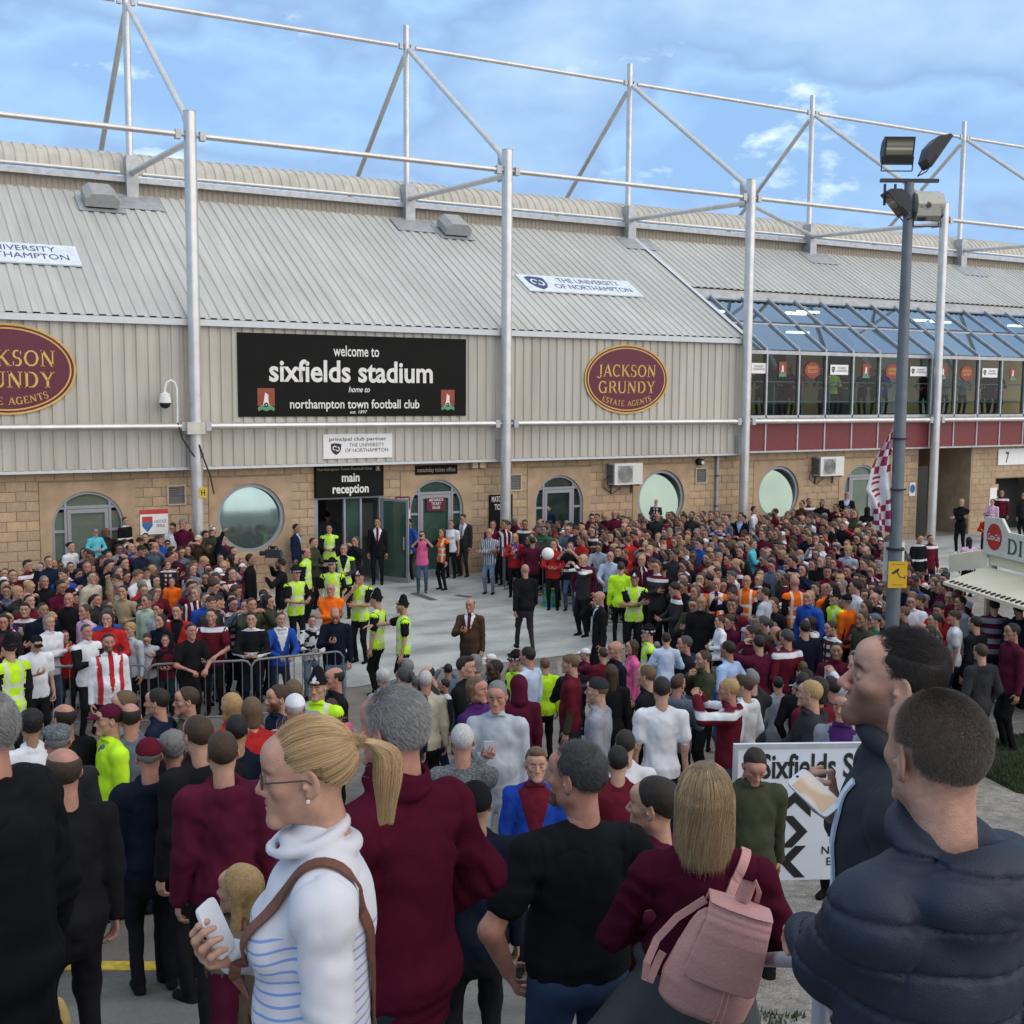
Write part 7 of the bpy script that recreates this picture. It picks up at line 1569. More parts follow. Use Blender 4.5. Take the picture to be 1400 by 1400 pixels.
def long_hair(n,zend,seed=0,k=9,part=0,wav=.004,zr=.02):
    p,r=scalp(n,'short',seed); P=np.zeros((n,k,3))
    for i in range(n):
        q=(p[i]-EC)/ER; az=math.atan2(q[1],q[0]); 
        if q[1]>.3 and abs(q[0])<.9: az=math.atan2(.12,.99*(1 if q[0]>part else -1))+ (r.rand()-.5)*.3
        th0=math.acos(max(-1,min(1,q[2]/np.linalg.norm(q)))); az0=math.atan2(q[1],q[0]); off=1.04+.16*r.rand(); ph=r.rand()*6
        ze=zend+zr*r.randn()*.6
        for j in range(k):
            t=j/(k-1); 
            if t<.45: th=th0+(1.62-th0)*(t/.45); u=t/.45; a=az0+(((az-az0+PI)%(2*PI))-PI)*u; d=np.array([math.sin(th)*math.cos(a),math.sin(th)*math.sin(a),math.cos(th)]); P[i,j]=EC+d*ER*(1+(off-1)*(.3+.7*u))
            else: u=(t-.45)/.55; b=P[i,int(.45*(k-1))] if j else p[i]; base=EC+np.array([math.cos(az),math.sin(az),-.05])*ER*off; f_=1+.03*u; P[i,j]=(base[0]*f_+wav*math.sin(ph+u*5),base[1]*f_+wav*math.cos(ph+u*4),base[2]+(ze-base[2])*u)
    return P
# ================================================================ foreground figures
def figure(x,y,dd,face,label,pose='stand',over=None,sex='m',sk='fair',top='black',tr='black',fat=0,pad=.02,yaw=0,pitch=0,roll=0,short=False,hem=.84,fold=.010,fk=20,seed=0,hk=None,hcol=(.25,.2,.16),beard=0,extra=None,tdisp=None,topname='jacket',sleevem=None,shoe='black',hres=.0035,cat='person',group='people standing closest on the terrace',tres=.0082,wide=1.05,htop=.0,tinted=None,coat=0,crew=False,trname='trousers'):
    p=atdepth(x,y,dd); s=(p[2]-G(dd))/(1.765+htop); rot=math.atan2(CAM[1]-p[1],CAM[0]-p[0])-math.radians(face)-PI/2
    if over and callable(over): 
        Rw=rotz(rot); over=over(lambda w:(Rw.T@(np.array(w)-np.array([p[0],p[1],G(dd)])))/s)
    J=skeleton(pose,yaw,pitch,roll,wide,over)
    inner=body_field(J,sex,fat,.0,short); V,Fq,tg=mesh_field(inner,.022)
    if True: V=V-0  # the body under the clothes, slightly smaller
    parts=[]
    kw=dict(sex=sex); kw.update(hk or {}); HV,HF,HT=mesh_field(head_field(**kw),hres,.02); T=head_tint(HV,HT,hcol,beard,sex)
    if tinted: T=tinted(HV,T)
    hv,hf=mesh_field(hand_field(J['P']['curl']),.0042,.015)[:2]
    arms=body_field(J,sex,0,0,True,legs=False,top=False) if False else Fld()
    for s_,k in((1,'R'),(-1,'L')):
        arms.cone(J['sh'+k],J['el'+k],.046 if short else .040,.040 if short else .034,0,.01); arms.cone(J['el'+k],J['wr'+k],.043 if short else .034,.0265,0,.02)
    arms.ell((0,0,1.22),(.12,.08,.2),0,.05); arms.ell((0,0,1.0),(.12,.08,.15),0,.05); arms.cone((0,-.01,1.36),J['neck'],.10,.05,0,.03)
    for k in'RL': arms.cone(J['hip'+k],J['kn'+k],.07,.05,0,.03); arms.cone(J['kn'+k],J['an'+k],.05,.035,0,.03); arms.cone((0,0,1.38),J['sh'+k],.05,.046,0,.03)
    AV,AF,AT=mesh_field(arms,.012); parts.append((AV,AF,0,None)); parts.append((HV@J['headR'].T+J['headp'],HF,0,T))
    for s_,k in((1,'R'),(-1,'L')):
        R,w=J['hand'+k]; v=hv.copy(); ff=hf
        if s_<0: v[:,0]*=-1; ff=hf[:,::-1]
        parts.append((v@R.T+w,ff,0,None))
    me=mkmesh('person',parts,[skin(sk)]); root=bpy.data.objects.new('person',me); COL.objects.link(root); root.location=(p[0],p[1],G(dd)); root.rotation_euler.z=rot; root.scale=(s,s,s); tag(root,label,cat,group)
    tf=body_field(J,sex,fat,pad,short,hem=hem,legs=False,coat=coat,neckband=not crew)
    if short: tf.p=[q for q in tf.p if not(q[0]=='c' and q[5]==7)]
    if extra: extra(tf,J)
    def disp(P,tg,base=tdisp):
        P=P.astype(float); n=ynoise(P*np.array([1,1,.62]),fk,seed,3); n2=ynoise(P*np.array([1,1,.5])+.02*n[:,None],fk*2.1,seed+2,2); v=fold*(.75*n+.75*(.42-np.abs(n2)))
        for k in'RL':  # creases gather at the elbows and under the arms
            e=J['el'+k]; dq=np.exp(-((P-e)**2).sum(1)/.008); v+=dq*fold*.5*np.sin((P@unit(J['wr'+k]-e))*105+5*n+3*n2)
            e=J['sh'+k]+np.array([0,0,-.09]); dq=np.exp(-((P-e)**2).sum(1)/.012); v+=dq*fold*.5*np.sin((P@unit((.5,.6,1)))*85+5*n)
        w=np.exp(-((P[:,2]-hem-.07)/.07)**2); v+=w*fold*.15*np.sin(P[:,2]*110+4*n)
        sx=np.abs(P[:,0]); v+=.0045*np.exp(-((sx-.158-.12*np.abs(P[:,2]-1.36))/.006)**2)*(P[:,2]>1.22)*(P[:,2]<1.46); v+=.003*np.exp(-((P[:,2]-hem-.035)/.005)**2)+.003*np.exp(-((P[:,2]-1.425+.4*np.abs(sx-.06))/.006)**2)*(P[:,1]<0)*(sx<.15)
        if base: v=v+base(P,tg,J)
        return v.astype(f32)
    tf.disp=disp; V,Fq,tg=mesh_field(tf,tres)
    if not coat: 
        m=V[:,2]<hem; V[m,2]=hem-(hem-V[m,2])*.10; 
    mm=[cloth(top) if isinstance(top,str) else top,sleevem or (cloth(top) if isinstance(top,str) else top)]; sl=np.where((tg==6)|(tg==7),1,0)
    o=bpy.data.objects.new(topname,mkmesh(topname,[(V,Fq,sl,None)],mm,col=False)); COL.objects.link(o); o.parent=root
    lf=body_field(J,sex,fat,.006,short,top=False); lf.disp=folds(.007,seed+5,22); V,Fq,tg=mesh_field(lf,.015); sl=np.where(tg==3,1,0)
    V[:,2]=np.maximum(V[:,2],0.0)
    tm=cloth(tr) if isinstance(tr,str) else tr
    o2=bpy.data.objects.new(trname,mkmesh(trname,[(V,Fq,sl,None)],[tm,cloth(shoe)],col=False)); COL.objects.link(o2); o2.parent=root
    HM=Matrix([[*J['headR'][r],J['headp'][r]] for r in range(3)]+[[0,0,0,1]])
    toW=lambda q: np.array([p[0],p[1],G(dd)])+rotz(rot)@(np.array(q)*s)
    return root,J,HM,toW,s
def underhair(root,HM,kind,hm,res=.005,vol=.004,name='hair'):
    h=bpy.data.objects.new(name,hair_mesh(kind,res,vol,3)); COL.objects.link(h); h.parent=root; h.matrix_local=HM; h.material_slots[0].link='OBJECT'; h.material_slots[0].material=hm; return h
def collar(h,r=.020,R=.072,dz=-.005,tilt=.25): 
    def f_(tf,J): tf.p.append(('f',torus_fn(J['neck']+np.array([0,.008,dz]),(0,-tilt,1),R,r),None,None,None,1,.012,None,'u',0))
    return f_
def hoodback(tf,J,w=.15,d=.075,hh=.075,z=-.045,y=-.10):
    c=J['neck']; tf.ell(c+np.array([0,y,z]),(w,d,hh),1,.03); tf.ell(c+np.array([0,y+.045,z+.095]),(w*.45,d*.55,hh*.5),1,.02,op='s')
    tf.p.append(('f',torus_fn(c+np.array([0,.0,.0]),(0,-.55,1),.088,.024),None,None,None,1,.02,None,'u',0))
# far left man in a black overcoat
m_coat=mat('coat_black_wool',(.006,.0065,.007),.85,var=.25,vscale=4,bump=.2,bscale=300,spec=.08)
A=figure(-24,943,3.5,125,'grey haired man in long black coat holding a maroon programme at the photo edge','stand',dict(R=(.27,.0,.86),L=(-.25,.02,.84)),fat=.04,pad=.045,top=m_coat,tr='black',sk='ruddy',hem=.60,coat=.05,extra=lambda t,J:(collar(0,.026,.080,-.012)(t,J)),topname='coat',fold=.020,fk=12,hcol=(.5,.5,.5),seed=3)
gm=hmat('grey',(.10,.10,.10),(.36,.36,.35)); underhair(A[0],A[2],'short',hairm('grey')); addc(mkcurves('hair_strands',short_hair(5000,.022,(0,-1,-.7),seed=1,lift=.3),.00045,gm),'hair_strands',A[0],A[2])
# walking woman with blonde ponytail
def pat_hoops(t,L,tcn,c,mx,ns,rp):
    sp=t.nodes.new('ShaderNodeSeparateXYZ'); L(tcn.outputs['Object'],sp.inputs[0]); a=t.nodes.new('ShaderNodeMath'); a.operation='MULTIPLY_ADD'; L(sp.outputs[2],a.inputs[0]); a.inputs[1].default_value=1/.026; 
    q=t.nodes.new('ShaderNodeMath'); q.operation='MULTIPLY'; L(sp.outputs[1],q.inputs[0]); q.inputs[1].default_value=9; L(q.outputs[0],a.inputs[2])
    f_=t.nodes.new('ShaderNodeMath'); f_.operation='FRACT'; L(a.outputs[0],f_.inputs[0]); l=t.nodes.new('ShaderNodeMath'); l.operation='LESS_THAN'; L(f_.outputs[0],l.inputs[0]); l.inputs[1].default_value=.24
    z=t.nodes.new('ShaderNodeMath'); z.operation='LESS_THAN'; L(sp.outputs[2],z.inputs[0]); z.inputs[1].default_value=1.31; m=t.nodes.new('ShaderNodeMath'); m.operation='MULTIPLY'; L(l.outputs[0],m.inputs[0]); L(z.outputs[0],m.inputs[1]); return mx(m.outputs[0],c,(.20,.29,.58))
m_bl=mat('sweatshirt_white_striped',(.56,.56,.60),.9,var=.06,vscale=4,bump=.15,bscale=500,pattern=pat_hoops,sheen=.1); m_blp=mat('sweatshirt_white',(.56,.56,.60),.9,var=.06,vscale=4,bump=.15,bscale=500,spec=.08)
def bcol(t,J): collar(0,.020,.078,-.004,.10)(t,J); t.p.append(('f',torus_fn(J['neck']+np.array([0,.035,.008]),(0,.35,1),.088,.013),None,None,None,1,.018,None,'u',0))
Bw=figure(430,968,2.46,90,'blonde woman with ponytail and glasses in a white sweatshirt with thin blue stripes','phone',dict(R=(.03,.19,1.20),L=(-.24,.02,.84),hR=(.8,-.9,-.8)),sex='f',top=m_bl,sleevem=m_blp,tr='darkdenim',fat=.022,pad=.016,wide=1.0,extra=bcol,topname='sweatshirt',pitch=-6,hk=dict(fat=.004,nose=.97),hcol=(.5,.38,.25),seed=8,hem=.80,fold=.010,fk=16,sk='fair',htop=.02,hres=.0032)
bm_=hmat('blonde',(.20,.115,.055),(.74,.52,.28)); 
underhair(Bw[0],Bw[2],'crop',mat('under_blonde',(.14,.09,.045),.6,var=.3,vscale=60,bump=.5,bscale=200),vol=.006)
def pony(n=15000,seed=5):
    p,r=scalp(n,'crop',seed); k=8; P=np.zeros((n,k,3)); tie=np.array([0,-.128,.052]); q0=nrm((p-EC)/ER); q1=nrm(((tie-EC)/ER)[None])[0]; w=np.arccos(np.clip(q0@q1,-1,1)); lay=1.03+.09*r.rand(n)
    for j in range(k):
        t=j/(k-1); sw=np.sin(w)+1e-6; d=(np.sin((1-t)*w)/sw)[:,None]*q0+(np.sin(t*w)/sw)[:,None]*q1; P[:,j]=EC+nrm(d)*ER*(1+(lay-1)*math.sin(PI*min(.15+t*.75,1)))[:,None]
    P[:,-1]=tie+r.randn(n,3)*.006
    n2=9000; T=np.zeros((n2,k,3)); a=r.rand(n2)*2*PI; rr=np.sqrt(r.rand(n2)); ln=.155+.045*r.rand(n2)
    for j in range(k):
        t=j/(k-1); c=np.stack([.006*np.sin(a*3+t*5),np.zeros(n2)-.128-.062*math.sin(min(t*1.6,1)*PI/2)+.045*max(0,t-.45),.052+.020*math.sin(t*PI)-ln*(t**1.35)],1)
        wd=.007+.032*math.sin(min(1,t*1.15)*PI*.62)*(1-.55*max(0,t-.65)/.35); T[:,j]=c+np.stack([np.cos(a)*rr*wd,np.sin(a)*rr*wd*.9,np.zeros(n2)],1)
    return P,T
P1,T1=pony(); addc(mkcurves('hair_strands',P1,.00028,bm_),'hair_strands',Bw[0],Bw[2]); addc(mkcurves('ponytail',T1,.0003,bm_),'ponytail',Bw[0],Bw[2])
fl_=short_hair(260,.045,(0,-.5,.2),kind='crop',seed=9,lift=.45,k=6,jit=.8); addc(mkcurves('loose_strands',fl_,.00025,bm_),'loose_strands',Bw[0],Bw[2])
gl=thing('glasses','dark framed glasses worn by the blonde ponytailed woman','glasses'); gl.parent=None
f=MB(); th_=lambda a:tuple((Bw[2]@Vector(a)))
for s_ in(-1,1):
    ctr=np.array([s_*.033,.098,.002]); f.path([th_(ctr+np.array([math.cos(t)*.024,-abs(math.cos(t))*.004*0,math.sin(t)*.017])) for t in np.linspace(0,2*PI,20)],.0016,6); f.path([th_(v) for v in((s_*.057,.096,.006),(s_*.074,.06,.008),(s_*.081,.0,.006),(s_*.083,-.012,-.004))],.0018,6)
f.path([th_(v) for v in((-.010,.099,.004),(0,.102,.006),(.010,.099,.004))],.0016,6)
def toworld(o,fig):
    o.matrix_world=Matrix.LocRotScale(fig[0].location,fig[0].rotation_euler,fig[0].scale); return o
g1=f.build('frame',mat('glasses_frame',(.05,.03,.03),.3),gl,smooth=True); toworld(gl,Bw)
f=MB()
for s_ in(-1,1): f.add([th_(np.array([s_*.033,.098,.002])+np.array([math.cos(t)*.023,0,math.sin(t)*.016])) for t in np.linspace(0,2*PI,16,False)],[tuple(range(16))])
f.build('lenses',pane_mat('spectacle_lens',(.9,.92,.95),.06),gl,fix=False)
f=MB(); f.tube(th_((-.0835,.0,-.040)),th_((-.0865,.0,-.041)),.0045,10); er=f.build('earring',mat('pearl',(.75,.74,.72),.2),Bw[0])
st=thing('shoulder_strap','brown leather bag strap across the shoulder of the woman in the white sweatshirt','bag strap'); 
def ribbon(pts,w,m,nm,par,up=(0,0,1),th=.003):
    f=MB(); pts=[np.array(q,float) for q in pts]; L=[];n=len(pts)
    for i,q in enumerate(pts):
        a=pts[min(i+1,n-1)]-pts[max(i-1,0)]; a/=np.linalg.norm(a); s_=np.cross(a,np.array(up[i] if isinstance(up,list) else up,float)); s_/=np.linalg.norm(s_); nn=np.cross(s_,a); L.append([q+s_*w/2+nn*th,q-s_*w/2+nn*th,q-s_*w/2-nn*th,q+s_*w/2-nn*th])
    V=[p for r_ in L for p in r_]; Fc=[]
    for i in range(n-1):
        for k in range(4): Fc.append((i*4+k,i*4+(k+1)%4,(i+1)*4+(k+1)%4,(i+1)*4+k))
    Fc+=[(0,1,2,3),(4*n-4,4*n-3,4*n-2,4*n-1)]; f.add(V,Fc); return f.build(nm,m,par,smooth=False)
def drape(meshobj,pts,off=.006,n=40):
    """lay a path on the cloth below it (points in figure space, pushed out from the body's axis)"""
    from mathutils.bvhtree import BVHTree
    me=meshobj.data; bv=BVHTree.FromPolygons([v.co for v in me.vertices],[p.vertices for p in me.polygons]); out=[];ups=[]
    pts=[np.array(q,float) for q in pts]; cum=np.concatenate([[0],np.cumsum([np.linalg.norm(b-a) for a,b in zip(pts,pts[1:])])]); 
    for t in np.linspace(0,cum[-1],n):
        q=Vector([float(np.interp(t,cum,[p[i] for p in pts])) for i in range(3)]); loc,no,_,_=bv.find_nearest(q); out.append(np.array(loc)+np.array(no)*off); ups.append(tuple(no))
    for _ in range(4): out=[out[0]]+[(out[i-1]+2*out[i]+out[i+1])/4 for i in range(1,len(out)-1)]+[out[-1]]
    for i,q in enumerate(out):
        loc,no,_,_=bv.find_nearest(Vector([float(v) for v in q])); out[i]=np.array(loc)+np.array(no)*off; ups[i]=tuple(no)
    return out,ups
swt=[c for c in Bw[0].children if c.name.startswith('sweatshirt')][0]
pts,ups=drape(swt,[(.02,.20,1.02),(-.03,.20,1.15),(-.09,.15,1.30),(-.125,.06,1.45),(-.135,-.02,1.49),(-.14,-.10,1.40),(-.10,-.17,1.22),(.0,-.19,1.05),(.1,-.17,.92)],.009,60)
ribbon(pts,.026,mat('strap_brown_leather',(.13,.05,.03),.5,bump=.2,bscale=200),'strap',st,up=ups); toworld(st,Bw)
def phone(label,toW,c,ax,nrm_,m_body,w=.072,h=.145,screen=True):
    t=thing('mobile_phone',label,'phone'); c=np.array(c,float); ax=unit(ax); n=unit(np.array(nrm_)-ax*(np.array(nrm_)@ax)); s_=np.cross(ax,n); f=MB(); P=[]
    for a in np.linspace(0,2*PI,28,False):
        u=np.sign(math.cos(a))*abs(math.cos(a))**.28*w/2; v=np.sign(math.sin(a))*abs(math.sin(a))**.28*h/2; P.append((u,v))
    f.prism(P,lambda u,v,q:tuple(c+s_*u+ax*v+n*(q-.004)),.008); f.build('casing',m_body,t)
    if screen: f=MB(); f.prism([(-w*.43,-h*.38),(w*.43,-h*.38),(w*.43,h*.38),(-w*.43,h*.38)],lambda u,v,q:tuple(c+s_*u+ax*v+n*(q+.0042)),.0006); f.build('screen',mat('phone_screen_lit',(.30,.20,.12),.2,pattern=lambda t_,L,tcn,c_,mx,ns,rp:mx(rp(ns(9,1),[(.45,g(0)),(.5,g(1))]),c_,(.45,.42,.40)),emit=((.55,.42,.30),.25)),t)
    f=MB(); f.prism([(-.003,-h*.44-.003),(.003,-h*.44-.003),(.003,-h*.44+.003),(-.003,-h*.44+.003)],lambda u,v,q:tuple(c+s_*u+ax*v+n*(q+.0042)),.0006); f.build('home_button',m_dark,t)
    return t
m_phw=mat('phone_white',(.62,.66,.72),.3)
def palm(fig,k,d=.07,off=.03):
    R,w=fig[1]['hand'+k]; s_=1 if k=='R' else -1; return fig[3](w+R@np.array([-s_*off,.012,-d])),rotz(fig[0].rotation_euler.z)@R
c,R=palm(Bw,'R'); phone('white mobile phone held out by the blonde ponytailed woman',None,c+Z3*.03,(R3*-.42+Z3*1),-R3+D3*.4,m_phw,.062,.122,screen=False)
# grey haired man in maroon fleece
m_fle=mat('fleece_maroon',(.062,.0065,.018),.95,var=.12,vscale=8,bump=.55,bscale=260,spec=.03)
def fcol(t,J): collar(0,.024,.082,.012,.15)(t,J); collar(0,.018,.080,.042,.15)(t,J)
Cm=figure(542,934,3.38,138,'grey haired man in a maroon fleece with raised collar seen from behind','pocket',dict(R=(.20,.13,.98),L=(-.2,.12,.95),hR=(1,-.9,0),hL=(-1,-.9,0)),fat=.035,pad=.024,top=m_fle,tr='darkdenim',extra=fcol,sk='ruddy',hem=.80,topname='fleece',fold=.018,fk=13,hcol=(.5,.48,.45),seed=12,yaw=8,htop=.012,wide=1.04)
gm2=hmat('silver',(.13,.125,.12),(.50,.49,.47)); underhair(Cm[0],Cm[2],'short',hairm('grey'),vol=.006); addc(mkcurves('hair_strands',short_hair(11000,.020,lambda q:(q[0]*2,-1,-.6),seed=2,lift=.42,topL=1.3),.00042,gm2),'hair_strands',Cm[0],Cm[2])
# man in black t-shirt
m_tee=mat('tshirt_charcoal',(.010,.011,.013),.95,var=.18,vscale=6,bump=.2,bscale=400,spec=.05); m_jean=mat('jeans_blue',(.028,.05,.10),.95,spec=.08,var=.35,vscale=5,bump=.35,bscale=300)
Dm=figure(793,1015,3.92,160,'stocky man in a black t-shirt and blue jeans with a goatee, hand on hip','hips',dict(L=(-.235,.06,.93),R=(.2,.12,1.0),hL=(-1,-.55,0),hR=(.9,-.5,0)),short=True,crew=True,fat=.028,pad=.014,top=m_tee,tr=m_jean,extra=collar(0,.008,.068,-.038,.35),yaw=42,hem=.90,topname='t_shirt',fold=.014,fk=15,hcol=(.12,.11,.10),beard=0,seed=21,sk='ruddy',hk=dict(jaw=1.06),wide=1.08,
 tinted=lambda V,T:head_tint(V,np.zeros(len(V)),(.2,.17,.15),0,'m',eyes=False)*T*np.where(((V[:,2]<-.058)&(V[:,1]>.05)&(V[:,2]>-.125)&((V[:,2]<-.075)|(np.abs(V[:,0])>.02)))[:,None],.28,1.0),trname='jeans')
dm=hmat('saltpepper',(.012,.012,.012),(.13,.13,.135)); underhair(Dm[0],Dm[2],'short',hairm('darkgrey'),vol=.006); addc(mkcurves('hair_strands',short_hair(8000,.017,lambda q:(q[0]+.4*min(1,max(0,(q[2]-.04)/.07)),-1+1.4*min(1,max(0,(q[2]-.04)/.07)),-.3+.6*min(1,max(0,(q[2]-.04)/.07))),seed=4,lift=.5,topL=1.5),.00042,dm),'hair_strands',Dm[0],Dm[2])
P=short_hair(400,.018,(0,.3,-1),seed=7); 
# blonde woman in maroon top with rucksack
Em=figure(965,1034,3.52,176,'blonde woman in a maroon top carrying a pink rucksack, grey jacket tied at her waist','front',dict(R=(.12,.22,1.1),L=(-.12,.24,1.12)),sex='f',fat=.03,pad=.014,top=mat('top_maroon',(.058,.006,.018),.9,var=.12,vscale=6,bump=.2,bscale=380,spec=.05),tr='black',crew=True,extra=collar(0,.008,.078,-.042,.35),hem=1.04,topname='top',fold=.015,fk=15,seed=31,htop=.02,wide=1.04,short=False)
em=hmat('streaked',(.10,.052,.024),(.80,.58,.32)); underhair(Em[0],Em[2],'bob',mat('under_streak',(.15,.10,.05),.6,var=.4,vscale=60,bump=.5,bscale=200),vol=.008); addc(mkcurves('hair_strands',long_hair(15000,-.170,seed=3,zr=.034,wav=.007),.00032,em),'hair_strands',Em[0],Em[2])
# her sleeves are short over dark cuffs: the tied jacket
jf=Fld(); jf.cone((0,.0,1.10),(0,-.04,.70),.165,.25,0,.03,flat=((0,1,0),1.25)); jf.cone((-.12,-.02,1.08),(-.34,-.06,.74),.07,.10,0,.06); jf.cone((-.20,.0,1.11),(.20,.0,1.11),.035,.035,0,.04); jf.fn(lambda P:(P[:,2]-1.14),'i',.02)
jf.disp=lambda P,t:(.022*ynoise(P.astype(float)*np.array([1.6,1.6,.35]),11,4,3)).astype(f32); V,Fq,t_=mesh_field(jf,.013); jk=bpy.data.objects.new('tied_jacket',mkmesh('tied_jacket',[(V,Fq,0,None)],[mat('jacket_grey_nylon',(.035,.040,.045),.65,var=.15,bump=.15,bscale=200)],col=False)); COL.objects.link(jk); toworld(jk,Em); tag(jk,'dark grey jacket tied round the waist of the woman with the pink rucksack','jacket')
# rucksack (figure space of the wearer, hanging on her right shoulder)
RB_=thing('rucksack','dusty pink leather rucksack with flap and drawstring on the blonde woman back','rucksack'); m_pk=mat('leather_pink',(.50,.255,.235),.55,var=.10,vscale=6,bump=.25,bscale=90)
bc=np.array([.035,-.262,1.235]); tl=math.radians(-17)
def bl_(q): q=np.array(q,float); c_,s_=math.cos(tl),math.sin(tl); return bc+np.array([q[0]*c_-q[2]*s_,q[1],q[0]*s_+q[2]*c_])
def bsm(P): # smooth body of the bag: wide soft base, gathered top
    z=P[:,2]; r=np.interp(z,[-.20,-.17,-.10,.0,.08,.13,.17],[.118,.138,.146,.132,.108,.088,.082]); q=np.sqrt(P[:,0]**2+(P[:,1]*1.75)**2)-r; return q*.75
bf=Fld(); bf.lo=np.array([-.17,-.12,-.22]); bf.hi=np.array([.17,.12,.19])
bf.p.append(('f',bsm,None,None,None,0,.0,None,'u',0)); bf.fn(lambda P:(-P[:,2]-.195),'i',.03); bf.fn(lambda P:(P[:,2]-.12),'i',.02)
def bag_d(P,t):
    a=np.arctan2(P[:,1]*1.75,P[:,0]); w=np.clip((P[:,2]+.12)/.28,0,1)**1.5; return (w*.007*np.sin(a*11+1.5*np.sin(P[:,2]*14))+.005*ynoise(P.astype(float)*np.array([1.4,1,.7]),26,9,2)*(1-w*.5)+.0018*np.exp(-((P[:,0]-.02*np.sin(P[:,2]*9))/.004)**2)).astype(f32)
bf.disp=bag_d
V,Fq,t_=mesh_field(bf,.0055); V=np.array([bl_(v) for v in V]); o=bpy.data.objects.new('bag_body',mkmesh('bag_body',[(V,Fq,0,None)],[m_pk],col=False)); COL.objects.link(o); o.parent=RB_
def flp_(P):
    zs,rs=[-.10,0,.08,.12,.145,.163,.174,.178],[.142,.140,.126,.110,.088,.060,.030,.0]; fr_=lambda z:np.interp(z,zs,rs); rr=fr_(P[:,2]); sl=(fr_(P[:,2]+.006)-fr_(P[:,2]-.006))/.012
    q=(np.sqrt((P[:,0]*.72)**2+(P[:,1]*1.55)**2)-rr)/np.sqrt(1+sl*sl)*.8; return np.abs(q-.0095)-.0042
ff_=Fld(); ff_.lo=np.array([-.13,-.12,-.10]); ff_.hi=np.array([.13,.09,.21]); ff_.p.append(('f',flp_,None,None,None,0,.0,None,'u',0))
def flo(P): x=np.abs(P[:,0])-.012; w=.088+.10*np.clip(.12-P[:,2],0,.2); dx=np.maximum(x-w+.03,0); dz=np.maximum(-P[:,2]-.035,0); return np.sqrt(dx*dx+dz*dz)-.03
ff_.fn(flo,'i',.004); ff_.fn(lambda P:(P[:,1]-.055),'i',.006)
V,Fq,t_=mesh_field(ff_,.0042); V=np.array([bl_(v+np.array([.012,-.004,.004])) for v in V]); o=bpy.data.objects.new('flap',mkmesh('flap',[(V,Fq,0,None)],[m_pk],col=False)); COL.objects.link(o); o.parent=RB_
ribbon([bl_(q) for q in((.03,.07,.16),(.03,.05,.21),(.04,.03,.25),(.06,.03,.22),(.07,.06,.17))],.016,m_pk,'carry_loop',RB_,up=(0,1,0))
tp=[c for c in Em[0].children if c.name.startswith('top')][0]
pts,ups=drape(tp,[(.085,-.17,1.36),(.11,-.13,1.42),(.13,-.06,1.47),(.135,.03,1.46),(.13,.12,1.36)],.006,26); ribbon(pts,.032,m_pk,'shoulder_strap',RB_,up=ups,th=.004)
ribbon([pts[0],pts[0]*.5+bl_((.04,.07,.17))*.5+np.array([0,-.02,0]),bl_((.04,.05,.165))],.032,m_pk,'strap_end',RB_,up=(0,-1,.2),th=.004)
ribbon([bl_(q) for q in((-.08,.07,.13),(-.15,.05,.05),(-.19,.03,-.03),(-.20,.0,-.10),(-.19,.0,-.15),(-.175,-.01,-.15),(-.17,.0,-.08),(-.165,0,-.05))],.024,m_pk,'loose_strap',RB_,up=(0,-1,.1))
f=MB()
for s_ in(0,.016): f.path([bl_(q) for q in((.03+s_,-.098,-.05),(.035+s_,-.102,-.12),(.028+s_*1.5,-.098,-.20),(.03+s_,-.09,-.28))],.0026,6)
f.build('drawstring',m_pk,RB_,smooth=True); toworld(RB_,Em)
# dark haired companion
person(898,1062,face=105,hair='bun',hc='dark',sk='fair',top='maroon',tr='black',label='dark haired woman in maroon facing left behind the pink rucksack wearer',sex='f',pad=.02,dd=4.3,group='people standing closest on the terrace',fine=2)
# man in profile looking up
m_hood=mat('jacket_slate',(.022,.027,.034),.8,var=.12,vscale=5,bump=.15,bscale=350,spec=.2)
Gm=figure(1226,846,2.82,84,'dark haired stubbled man in profile in a dark hooded jacket with pale trim looking up','phone',lambda loc:dict(R=tuple(loc(atdepth(1152,1125,2.88))),L=(-.24,.02,.84),hR=(.35,-1,-.45),nR=(-.2,-.3,.9)),pad=.022,top=m_hood,tr='black',pitch=9,hk=dict(nose=1.03,jaw=1.03,mouth=.5),hcol=(.10,.07,.055),beard=.85,sk='fair',extra=lambda t,J:hoodback(t,J,.13,.07,.07,-.05,-.09),topname='jacket',fold=.009,seed=41,htop=.022,wide=1.08,hres=.0030)
gh=hmat('darkbrown',(.006,.005,.004),(.035,.024,.018)); underhair(Gm[0],Gm[2],'crop',hairm('black'),vol=.004); addc(mkcurves('hair_strands',short_hair(15000,.012,lambda q:(0,-1,-.9) if q[2]<.07 else (0,-1,.05),kind='crop',seed=6,lift=.22,topL=3.4,k=6),.00038,gh),'hair_strands',Gm[0],Gm[2])
jk=[c for c in Gm[0].children if c.name.startswith('jacket')][0]; pts,ups=drape(jk,[(-.07,.14,1.46),(-.06,.18,1.36),(-.05,.20,1.22),(-.04,.21,1.05),(-.04,.2,.92)],.006,26); ribbon(pts,.022,mat('zip_trim_pale',(.50,.60,.70),.6),'zip_trim',Gm[0],up=ups)
c,R=palm(Gm,'R',.085,.034); c=c-R3*.035-D3*.055+Z3*.01; phone('white mobile phone held by the man in profile beside the direction board',None,c,(R3*.55-Z3*.45-D3*.55),(-D3*.60+Z3*.75-R3*.15),m_phw,.064,.128)
